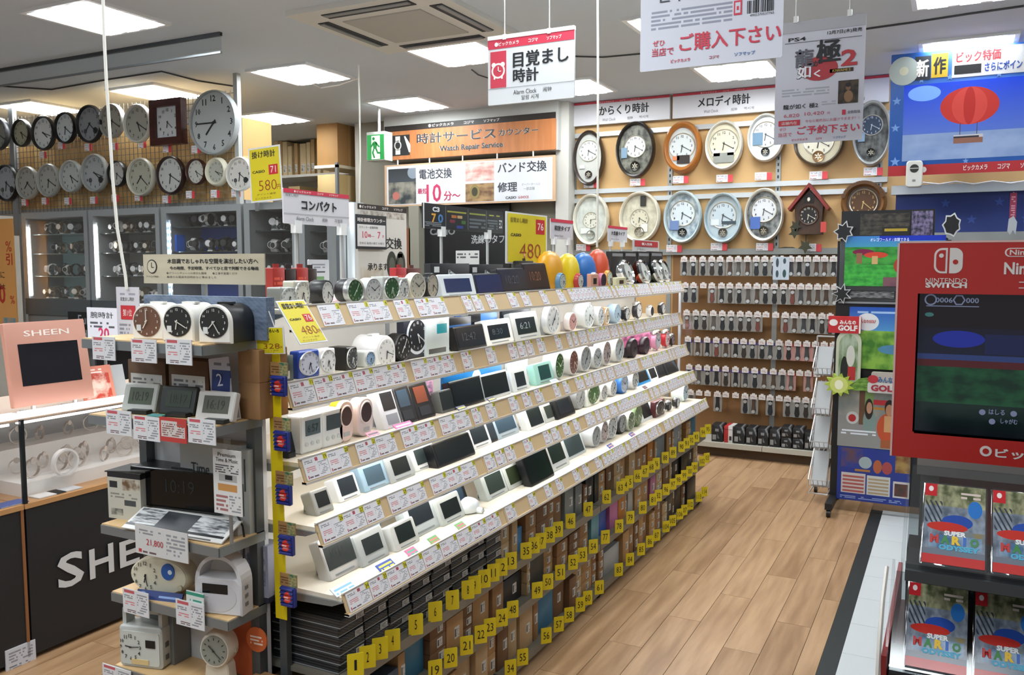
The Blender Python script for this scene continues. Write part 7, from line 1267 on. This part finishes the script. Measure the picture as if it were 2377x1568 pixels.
part('screen_edge', MB().box(s0 - .003, s0, .0, .012, sz0, sz1).box(s0, W / 2 - .05, .0, .012, sz0 - .003, sz0), M('#c9b5b0', .4), t)
WH = M('#d9d3cf', .45); hud = M('#6d7590', .4, 0, .3)
lx = kx(2193); text('NINTENDO', t, kx(2190), kz(657), (kz(646) - kz(657)), WH, -.001, kx(2238) - kx(2142), .0); text('SWITCH', t, kx(2190), kz(669), kz(656) - kz(669), WH, -.001, kx(2238) - kx(2142), .05)
zc0, zc1 = kz(635), kz(576); hh_ = zc1 - zc0; wl = (kx(2226) - kx(2160)) / 2; 
def half(s, sc=1.): 
    w_ = wl * .92; r = w_ * .62
    pts = [(s * wl * .06, zc0), (s * wl * .06, zc1)] if s < 0 else [(wl * .08, zc0), (wl * .08, zc1)]
    arc = [(s * (wl - r + r * math.sin(q)), zc1 - r + r * math.cos(q)) for q in [math.pi / 2 * k / 6 for k in range(7)]]; arc2 = [(s * (wl - r + r * math.cos(q)), zc0 + r - r * math.sin(q)) for q in [math.pi / 2 * k / 6 for k in range(7)]]
    o = [pts[0], pts[1]] + arc + arc2
    cx, cz = s * wl * .53, (zc0 + zc1) / 2
    o = [(lx + cx + (x - cx) * sc, cz + (z - cz) * (1 - (1 - sc) * .55)) for x, z in o]
    return o[::-1] if s > 0 else o[::-1][::-1] if False else (o[::-1] if s > 0 else o)
def fixccw(p):
    A = sum(p[i][0] * p[(i + 1) % len(p)][1] - p[(i + 1) % len(p)][0] * p[i][1] for i in range(len(p))); return p if A > 0 else p[::-1]
part('logo', MB().slab(fixccw(half(-1)), -.0008, 0), WH, t); part('logo', MB().slab(fixccw(half(-1, .70)), -.0014, -.0008), kr, t); part('logo', MB().slab(fixccw(half(1)), -.0008, 0), WH, t)
part('logo_dot', MB().lathe([(wl * .17, -.002), (wl * .17, -.0014)], 16, 1, 1, lx - wl * .5, zc0 + hh_ * .70), WH, t); part('logo_dot', MB().lathe([(wl * .19, -.0014), (wl * .19, -.0008)], 16, 1, 1, lx + wl * .5, zc0 + hh_ * .45), kr, t)
wn = (kx(2377) - kx(2322)) * 2.1; x0 = kx(2322)
part('oval_badge', MB().slab(rr(wn, kz(577) - kz(597), .012, 4, x0 + wn / 2, kz(597)), -.0008, 0), WH, t); part('oval_badge', MB().slab(rr(wn - .006, kz(579) - kz(595), .010, 4, x0 + wn / 2, kz(595)), -.0012, -.0008), kr, t); text('Nintendo', t, x0 + wn / 2, kz(593), kz(581) - kz(593), WH, -.0016, wn * .8, .02)
text('Nintendo Switch', t, x0, kz(637), kz(609) - kz(637), WH, -.001, wn * 2.1, .03, al='L')
for k in range(2): patch('rule_line', t, kx(2358), W / 2 - .02, kz(655 + 13 * k), kz(653 + 13 * k), WH)
text('ビックカメラ', t, kx(2322), kz(1062, 2300), kz(1040, 2300) - kz(1062, 2300), WH, -.001, .17, .03, al='L'); part('shop_mark', MB().lathe([(.011, -.0008), (.011, 0)], 18, 1, 1, kx(2300), kz(1049, 2300)), WH, t); part('shop_mark', MB().lathe([(.006, -.0014), (.006, -.0008)], 14, 1, 1, kx(2300), kz(1049, 2300)), kr, t)
hy = .0105; zz = kz(704, 2210); text('0006', scr_, kx(2187), zz, .011, hud, hy, kx(2208) - kx(2168), .02); text('000', scr_, kx(2253), zz, .011, hud, hy, kx(2268) - kx(2238), .02); m = MB()
for a, n in ((2156, 16), (2222, 6)): m.lathe([(.009, hy), (.011, hy - .0004), (.012, hy)], n, 1, 1, kx(a), zz + .006, 0, None, False)
part('hud_ring', m, hud, scr_); part('hud_bar', MB().box(kx(2146), kx(2269), hy, .012, kz(713, 2210), kz(711, 2210)), hud, scr_); m = MB()
text('はしる', scr_, kx(2322), kz(966, 2320), .011, hud, hy, kx(2342) - kx(2304), .02); text('しゃがむ', scr_, kx(2352), kz(988, 2350), .011, hud, hy, .03, .02)
for a, b in ((2288, 960), (2312, 982), (2362, 964)): part('hud_dot', MB().lathe([(.006, hy), (.006, .012)], 12, 1, 1, kx(a), kz(b, a)), hud, scr_)
part('rear_case', MB().box(-W / 2 + .06, W / 2 - .06, .03, .12, .04, H - .04), M('#22242a', .5), t); part('under_rail', MB().box(-W / 2 + .05, W / 2, .0, .06, -.035, 0), M('#8a8682', .4, .3), t)
for x in (-W / 2 + .075, W / 2 - .1): part('post', MB().box(x - .018, x + .018, .03, .066, -zl, -.03), M('#6d6f70', .4, .4), t)
part('red_back', MB().box(-W / 2 + .06, W / 2, .07, .09, -.42, -.035), M('#7a1c1c', .5), t)
# ---------------- game case rack ----------------
ALF = math.radians(46); xc1 = P(2199, 1220, y=1.56)
RX0 = P(2112, 1568, y=1.62).x
t = thing('case_rack', 'clear acrylic stepped rack on a dark red base holding game cases', 'display rack', (0, 0, 0))
rows = []
def rowbase(px, py, Y): return P(px, py, y=Y)
ub = P(2127, 1308, y=1.50); lb = P(2088, 1548, y=1.50); CWd, CHt = .096, .158
for k, b in enumerate((ub, lb)):
    x0, x1 = b.x - .016, b.x + .52; up = Vector((0, math.sin(ALF), math.cos(ALF)))
    bw = MB().box(0, x1 - x0, .012, .016, -.004, CHt + .02 + (.02 if k == 0 else 0), 0, Matrix.Translation((x0, b.y, b.z)) @ Matrix.Rotation(-ALF, 4, 'X')); part('clear_back', bw, glassmat('rack_clear%d' % k, (.72, .76, .77, 1), .12, .1), t)
    part('clear_ledge', MB().box(0, x1 - x0, -.006, .016, -.006, -.002, 0, Matrix.Translation((x0, b.y, b.z)) @ Matrix.Rotation(-ALF, 4, 'X')), glassmat('rack_ledge%d' % k, (.8, .83, .84, 1), .15, .1), t)
    part('black_step', MB().box(x0, x1, b.y - .005, b.y + .12, b.z - .03, b.z - .012), M('#3a3c3e', .4), t)
    m = MB().slab([(0, 0), (.004, 0), (.004, CHt + .03), (0, CHt + .03)], -.03, .02, 0, 0, Matrix.Translation((x0 - .006, b.y, b.z - .01)) @ Matrix.Rotation(-ALF, 4, 'X')); part('clear_side', m, PLASTIC, t)
xs = lb.x - .03
part('red_side', MB().box(xs + .004, xs + .012, 1.46, 1.95, .0, lb.z + .03), M('#7e1f1f', .45), t); m = MB()
m.tube([(xs, 1.455, .0), (xs, 1.455, lb.z - .02), (xs, 1.475, lb.z + .05), (xs, 1.52, lb.z + .10), (xs, 1.60, lb.z + .13)], .004, 6); part('white_edging', m, M('#c9c4bc', .4), t)
part('red_base', MB().box(xs + .012, xs + .6, 1.55, 1.95, 0, lb.z - .05), M('#7e1f1f', .45), t); part('red_front', MB().box(xs + .012, xs + .6, 1.46, 1.55, 0, lb.z - .06), M('#8a2222', .45), t); part('riser', MB().box(xs + .03, xs + .58, b.y + .12, b.y + .2, lb.z - .05, ub.z - .012), M('#1a1a1c', .5), t)
COVER = PR('cover', '#6d7480', [('photo', (0, 1, .72, 1), '#4a5238', '#a9a684', 5), ('photo', (0, 1, .18, .72), '#555d6a', '#8a93a0', 5), ('stripe', (.02, .3, .5, .78), '#3a4048', 12, 9, .4), ('ell', (.72, .95, .6, .82), '#2f6fb8'), ('ell', (.3, .8, .44, .62), '#2a4a9a'), ('ell', (.06, .72, .40, .52), '#b8342c'), ('photo', (.55, .98, .30, .42), '#8a7a4a', '#6a7a86', 6), ('photo', (.1, .95, .20, .36), '#4a6a8a', '#8aa0b4', 5), ('fill', (0, 1, 0, .11), '#b83a38'), ('fill', (.0, .2, .84, 1), '#b82a30'), ('ell', (.06, .14, .90, .97), '#e0d5d2'), ('text', (.60, .92, .84, .94), '#c9b8b0', 2, 10, .2)], .15)
gcm = MB().slab(rr(CWd, CHt, .003, 1), .0, .010, .001).mesh('case', glassmat('case_plastic', (.86, .88, .90, 1), .18, .05)); cvm = MB().box(-CWd * .47, CWd * .47, -.0008, .0, .004, CHt - .004).mesh('cover', COVER); bkm = MB().box(-CWd * .46, CWd * .46, .0022, .008, .005, CHt - .005).mesh('inlay', M('#8d9096', .4))
for k, b in enumerate((ub, lb)):
    for j in range(3):
        t = thing('game_case', f'boxed video game case, {ORD[j]} from the floor strip, {"upper" if k == 0 else "lower"} rack step', 'game case', (b.x + .052 + j * .101, b.y, b.z), 0, 'game cases on the rack'); t.rotation_euler = (-ALF, 0, 0)
        link('case', gcm, t); link('cover', cvm, t); link('inlay', bkm, t); y = -.0012
        text('SUPER', t, .002, CHt * .36, .009, M('#d8dadc', .4), y, .032, .05)
        for ch, dx, hx in (('M', -.028, '#b02c2a'), ('A', -.012, '#2f7a3a'), ('R', .004, '#d8b020'), ('I', .016, '#2f5fb0'), ('O', .030, '#3a7a4a')): text(ch, t, dx, CHt * .26, .016, M(hx, .4), y, None if ch == 'I' else .013, .06)
        text('ODYSSEY', t, .008, CHt * .19, .010, M('#3fa0c0', .4), y, .058, .05)
# ---------------- hanging signs and posters ----------------
RDM = M('#c8304a', .5)
def wires(t, W, H, xs, Y, px=()):
    for x in xs: part('wire', MB().tube([(x * W, 0, H), (x * W, 0, ZC - t.location.z)], .0022, 5), M('#c9cbcc', .4), t); part('clip', MB().box(x * W - .008, x * W + .008, -.006, .006, H - .004, H + .02), M('#dfe0e0', .4), t)
t, W, H = sg('alarm_clock_sign', 'white hanging sign with red clock square and large alarm clock lettering', 'sign', 1133, 1333, 82, 236, M('#d5d9dd', .45), Y=3.58, th=.012)
wires(t, W, H, (-.3, .22), 3.58); part('holder', MB().box(-W / 2, W / 2, -.004, .016, H, H + .018), M('#e3e6e6', .4), t); patch('red_band', t, -W / 2, W / 2, H * .86, H, RDM, -.001); shops(t, W * .92, H * .895, H * .06, (WT,) * 3, -.003)
patch('red_square', t, -W * .47, -W * .28, H * .26, H * .82, RDM, -.001); m = MB(); r = W * .075; cx, cz = -W * .375, H * .52
m.lathe([(r * .82, -.0022), (r, -.0026), (r * 1.08, -.0022)], 24, 1, 1, cx, cz, 0, None, False)
for s in (-1, 1): m.lathe([(r * .34, -.0026), (r * .34, -.0014)], 12, 1, 1, cx + s * r * .72, cz + r * .85); m.box(cx + s * r * .6 - .004, cx + s * r * .6 + .004, -.0026, -.0014, cz - r * 1.15, cz - r * .8)
m.box(cx - .002, cx + .002, -.0026, -.0014, cz - .004, cz + r * .6).box(cx - .002, cx + r * .45, -.0026, -.0014, cz - .004, cz); part('clock_symbol', m, WT, t)
text('目覚まし', t, W * .12, H * .54, H * .24, INK, -.002, W * .64, .03); text('時計', t, -W * .05, H * .31, H * .21, INK, -.002, W * .30, .03); patch('rule_line', t, -W / 2, W / 2, H * .245, H * .25, M('#7d8084')); text('Alarm Clock', t, -W * .06, H * .13, H * .07, INK, -.002, W * .27); text('闹钟', t, W * .20, H * .13, H * .07, INK, -.002); text('알람 시계', t, 0, H * .04, H * .07, INK, -.002, W * .2)
t, W, H = sg('purchase_poster', 'large white hanging poster with big red purchase invitation and barcode', 'poster', 1487, 1818, -70, 150, PR('purchase', '#c9ccd8', [('text', (.08, .66, .44, .66), '#8b8ea0', 5, 60, .15), ('text', (.7, .9, .68, .72), '#b8687a', 1, 30, .3)]), Y=2.9, th=.004)
wires(t, W, H, (-.4, .4), 2.9); text('世界の旅へ！', t, -W * .12, H * .72, H * .13, M('#2c2e38'), -.002, W * .5, .02); text('ご購入下さい', t, W * .14, H * .17, H * .19, RDM, -.002, W * .70, .02); text('ぜひ', t, -W * .36, H * .26, H * .065, RDM, -.002, W * .09, .01); text('当店で', t, -W * .33, H * .15, H * .09, RDM, -.002, W * .16, .01)
text('ビックカメラ', t, -W * .2, H * .06, H * .04, M('#c0344c'), -.002, W * .14, .03); text('コジマ', t, W * .04, H * .06, H * .035, M('#a0344c'), -.002, W * .07, .03); text('ソフマップ', t, W * .25, H * .06, H * .04, M('#3f6aa0'), -.002, W * .14, .03)
m = MB(); rb_ = random.Random(8); x = W * .26
while x < W * .44: ww = rb_.choice((.002, .004, .006)); m.box(x, x + ww, -.0014, -.0004, H * .49, H * .62); x += ww + rb_.choice((.002, .003, .005))
o = part('barcode', m, INK, t); o['kind'] = 'stuff'; patch('red_symbol', t, W * .17, W * .225, H * .49, H * .64, RDM, -.001); patch('red_symbol', t, W * .18, W * .215, H * .51, H * .62, M('#c9ccd8', .5), -.0016); patch('red_symbol', t, W * .19, W * .205, H * .54, H * .58, RDM, -.0022); text('4902370537765', t, W * .36, H * .455, H * .025, INK, -.002, W * .16)
t, W, H = sg('reservation_poster', 'white hanging game poster with brush lettering, small photo and red reservation text', 'poster', 1800, 2006, 44, 330, PR('reserve', '#c6c7d2', [('text', (.08, .62, .39, .46), '#a3a5b0', 3, 40, .2), ('text', (.54, .7, .30, .34), '#a9abb6', 2, 20, .2)]), Y=3.5, th=.004)
wires(t, W, H, (-.28, .32), 3.5); patch('top_band', t, -W / 2, W / 2, H * .91, H, M('#a9aab0', .5)); text('PS4', t, -W * .26, H * .84, H * .03, INK, -.002, W * .2, .02); text('12月7日(木)発売', t, W * .27, H * .86, H * .035, INK, -.002, W * .38, .01); patch('rule_line', t, -W * .4, W * .46, H * .825, H * .829, M('#4a4c54'))
part('red_blot', MB().lathe([(W * .2, -.0016), (W * .2, -.0006)], 24, 1.05, .7, .0, H * .60), M('#a83038', .5), t)
for s, a, b, h, hx, ww in (('龍', -.17, .62, .15, '#5a5c66', .22), ('極', .10, .64, .19, '#1c1c20', .28), ('が', -.03, .62, .05, '#2a2a2e', .08), ('如', -.17, .53, .11, '#e3e3e8', .16), ('く', -.02, .53, .06, '#e3e3e8', .08), ('2', .33, .60, .13, '#b03038', .18)):
    if s == '如': text(s, t, W * a, H * b - .002, H * h + .004, M('#44464e'), -.0022, W * ww * 1.08, .06)
    text(s, t, W * a, H * b, H * h, M(hx, .5), -.003, W * ww, .03)
patch('gold_bar', t, W * .12, W * .38, H * .555, H * .585, M('#2a241a')); text('KIWAMI 2', t, W * .25, H * .56, H * .02, M('#b8983c'), -.002, W * .2, .02)
patch('photo', t, W * .22, W * .44, H * .30, H * .485, PR('figure', '#231c16', [('photo', (0, 1, 0, 1), '#1b1612', '#4a3a2a', 3), ('ell', (.3, .75, .05, .55), '#8a6848'), ('ell', (.38, .62, .55, .8), '#7a5a3e'), ('ell', (.35, .65, .7, .9), '#1a1512')]), -.001)
text('龍が如く 極2', t, -W * .2, H * .285, H * .04, INK, -.002, W * .40, .01); text('6,820', t, -W * .3, H * .215, H * .032, M('#c0405a'), -.002, W * .18); text('10,420', t, -W * .04, H * .22, H * .032, M('#c0405a'), -.002, W * .22); text('円', t, W * .12, H * .222, H * .02, M('#c0405a'), -.002); patch('red_symbol', t, W * .27, W * .31, H * .21, H * .25, RDM); text('全館取扱', t, W * .4, H * .215, H * .025, INK, -.002, W * .14)
patch('red_label', t, -W * .45, -W * .2, H * .15, H * .195, M('#c03040', .5)); text('店舗内在', t, -W * .325, H * .158, H * .026, WT, -.003, W * .18); text('今なら発売日にお届けできます！！', t, W * .16, H * .165, H * .025, M('#c0405a'), -.002, W * .6); text('ご予約下さい', t, W * .12, H * .07, H * .07, RDM, -.002, W * .70, .02); text('ぜひ', t, -W * .4, H * .11, H * .025, RDM, -.002, W * .08); text('当店で', t, -W * .37, H * .06, H * .035, RDM, -.002, W * .16)
text('ビックカメラ', t, -W * .2, H * .02, H * .02, RDM, -.002, W * .18, .02); text('コジマ', t, W * .02, H * .02, H * .018, RDM, -.002, W * .07, .02); text('ソフマップ', t, W * .25, H * .02, H * .02, M('#44608f'), -.002, W * .14, .02)
# signs standing on the gondola
def poles(t, W, foot, xs):
    for x in xs: part('pole', MB().box(x * W - .006, x * W + .006, .006, .014, foot - t.location.z, .03), M('#b9bcbd', .35, .4), t); part('clip', MB().box(x * W - .016, x * W + .016, -.004, .018, -.03, .012), M('#dfe1e1', .4), t)
TOP = DECK[1]
t, W, H = sg('compact_sign', 'white compact clock sign with red top band standing over the near clocks', 'sign', 658, 810, 445, 523, M('#cfced4', .45), X=-1.97, th=.005)
patch('red_band', t, -W / 2, W / 2, H * .88, H, RDM, -.001); shops(t, W * .8, H * .905, H * .06, (WT,) * 3, -.003); text('コンパクト', t, .02 * W, H * .42, H * .30, INK, -.002, W * .54, .035); text('目覚し時計', t, -W * .38, H * .78, H * .07, INK, -.002, W * .18); patch('rule_line', t, -W / 2, W / 2, H * .29, H * .30, M('#8d8f94')); text('Alarm Clock', t, -W * .2, H * .1, H * .12, M('#44464a'), -.002, W * .26); text('闹钟', t, W * .1, H * .1, H * .12, M('#44464a'), -.002); text('자명종', t, W * .32, H * .1, H * .12, M('#44464a'), -.002, W * .13); poles(t, W, TOP, (-.3, .4))
t, W, H = sg('digital_clock_sign', 'long black colour digital clock sign with rainbow 70 on two poles', 'sign', 982, 1168, 481, 536, PR('c3', '#202428', [('fill', (.25, .254, .05, .95), '#7d8488'), ('fill', (.52, .524, .05, .95), '#7d8488'), ('fill', (.76, .764, .05, .95), '#7d8488'), ('text', (.27, .5, .72, .84), '#9a9a3c', 1, 34, .15), ('text', (.54, .75, .72, .84), '#8f9a3c', 1, 34, .15), ('text', (.8, .95, .74, .84), '#9a9a3c', 1, 30, .15), ('text', (.54, .75, .15, .62), '#5d666c', 3, 26, .2), ('text', (.78, .92, .15, .62), '#5d666c', 4, 30, .25), ('fill', (.32, .38, .5, .62), '#a8642c'), ('fill', (.39, .45, .5, .62), '#b89a6a'), ('fill', (.3, .36, .3, .42), '#7a2c3a'), ('fill', (.44, .49, .28, .42), '#3f6a2a'), ('fill', (.38, .46, .08, .2), '#28408a'), ('text', (.02, .2, .1, .3), '#7d8488', 3, 30, .3)], .35), X=-1.95, th=.006)
text('C3', t, -W * .36, H * .68, H * .2, M('#d6dadc', .5), -.001, W * .08, .05); text('7', t, -W * .385, H * .25, H * .36, M('#d8a03c', .5), -.001, W * .05, .03); text('0', t, -W * .31, H * .25, H * .36, M('#3f7ab0', .5), -.001, W * .06, .03); text('ヨコ', t, W * .46, H * .2, H * .4, M('#cfd3d4', .5), -.001, W * .04, .03); patch('white_edge', t, -W * .5, -W * .49, 0, H, WHITE, -.001); poles(t, W, TOP, (-.28, .3))
t, W, H = sg('yellow_price_sign', 'large yellow price sign reading 480 and 76 over the amber toy clock', 'price sign', 1174, 1270, 496, 612, M('#dddfe0', .4), X=-1.86, th=.003)
patch('yellow_print', t, -W * .46, W * .46, H * .03, H * .97, M('#d9c81c', .45), -.001); text('目覚まし時計', t, -W * .2, H * .80, H * .10, M('#7a6a10'), -.003, W * .4, .01); patch('red_patch', t, W * .2, W * .42, H * .60, H * .90, RED, -.002); text('76', t, W * .31, H * .68, H * .15, M('#f2e3df'), -.004, W * .15, .01); text('CASIO', t, -W * .28, H * .53, H * .06, INK, -.003, W * .24, .03); text('480', t, W * .06, H * .10, H * .30, M('#9a3a18'), -.003, W * .52, -.01); text('円', t, W * .40, H * .1, H * .12, M('#9a3a18'), -.003); part('pole', MB().box(-.006, .006, .004, .012, TOP - t.location.z, .1), STEEL, t)
for a, b, c, d, tx, lab in ((1278, 1330, 510, 556, '和室タイプ', 'small white sign with red top edge standing behind the amber toy clock'), (1411, 1456, 526, 562, '大音量タイプ', 'small white sign with red top edge standing behind the chrome bell clock')):
    t, W, H = sg('type_sign', lab, 'sign', a, b, c, d, M('#c9c8cc', .45), X=-1.93, th=.004); patch('red_band', t, -W / 2, W / 2, H * .84, H, RDM, -.001); text(tx, t, 0, H * .42, H * .26, INK, -.002, W * .7, .03); text('Alarm Clock', t, -W * .15, H * .12, H * .1, M('#55575a'), -.002, W * .4); poles(t, W, TOP, (-.3, .3))
t, W, H = sg('discount_sign', 'small white framed sign with red block over the far bell clocks', 'sign', 1469, 1530, 558, 585, M('#c9cac8', .45), X=-1.85, th=.004); patch('red_block', t, -W * .44, W * .44, H * .42, H * .92, M('#b83038', .5), -.001); text('購入特典', t, 0, H * .54, H * .24, WT, -.003, W * .4, .03); text('目覚まし', t, -W * .2, H * .12, H * .16, M('#55575a'), -.002, W * .3); poles(t, W, TOP, (-.3,))
t, W, H = sg('small_price_sign', 'small white price sign with green foot standing behind the cream square clock', 'sign', 716, 764, 603, 652, PR('spsign', '#c9ccd2', [('text', (.15, .8, .6, .85), '#8a8d9a', 2, 12, .2), ('text', (.4, .8, .38, .5), '#44464e', 1, 8, .1), ('fill', (.2, .75, 0, .2), '#6f9a68')]), X=-1.90, th=.004); part('pole', MB().box(-.004, .004, .004, .010, TOP - t.location.z, .02), STEEL, t)
# yellow wall clock sign (faces the viewer)
t, W, H = ysign('yellow_price_sign', 'tall yellow price sign reading 580 hanging beside the wall clocks', 582, 656, 340, 468, 4.7, '掛け時計', '580', '71')
t.rotation_euler = (0, -.05, 0); part('bracket', MB().box(-W * .4, -W * .3, .001, .012, -.06, H * .5), STEEL, t)
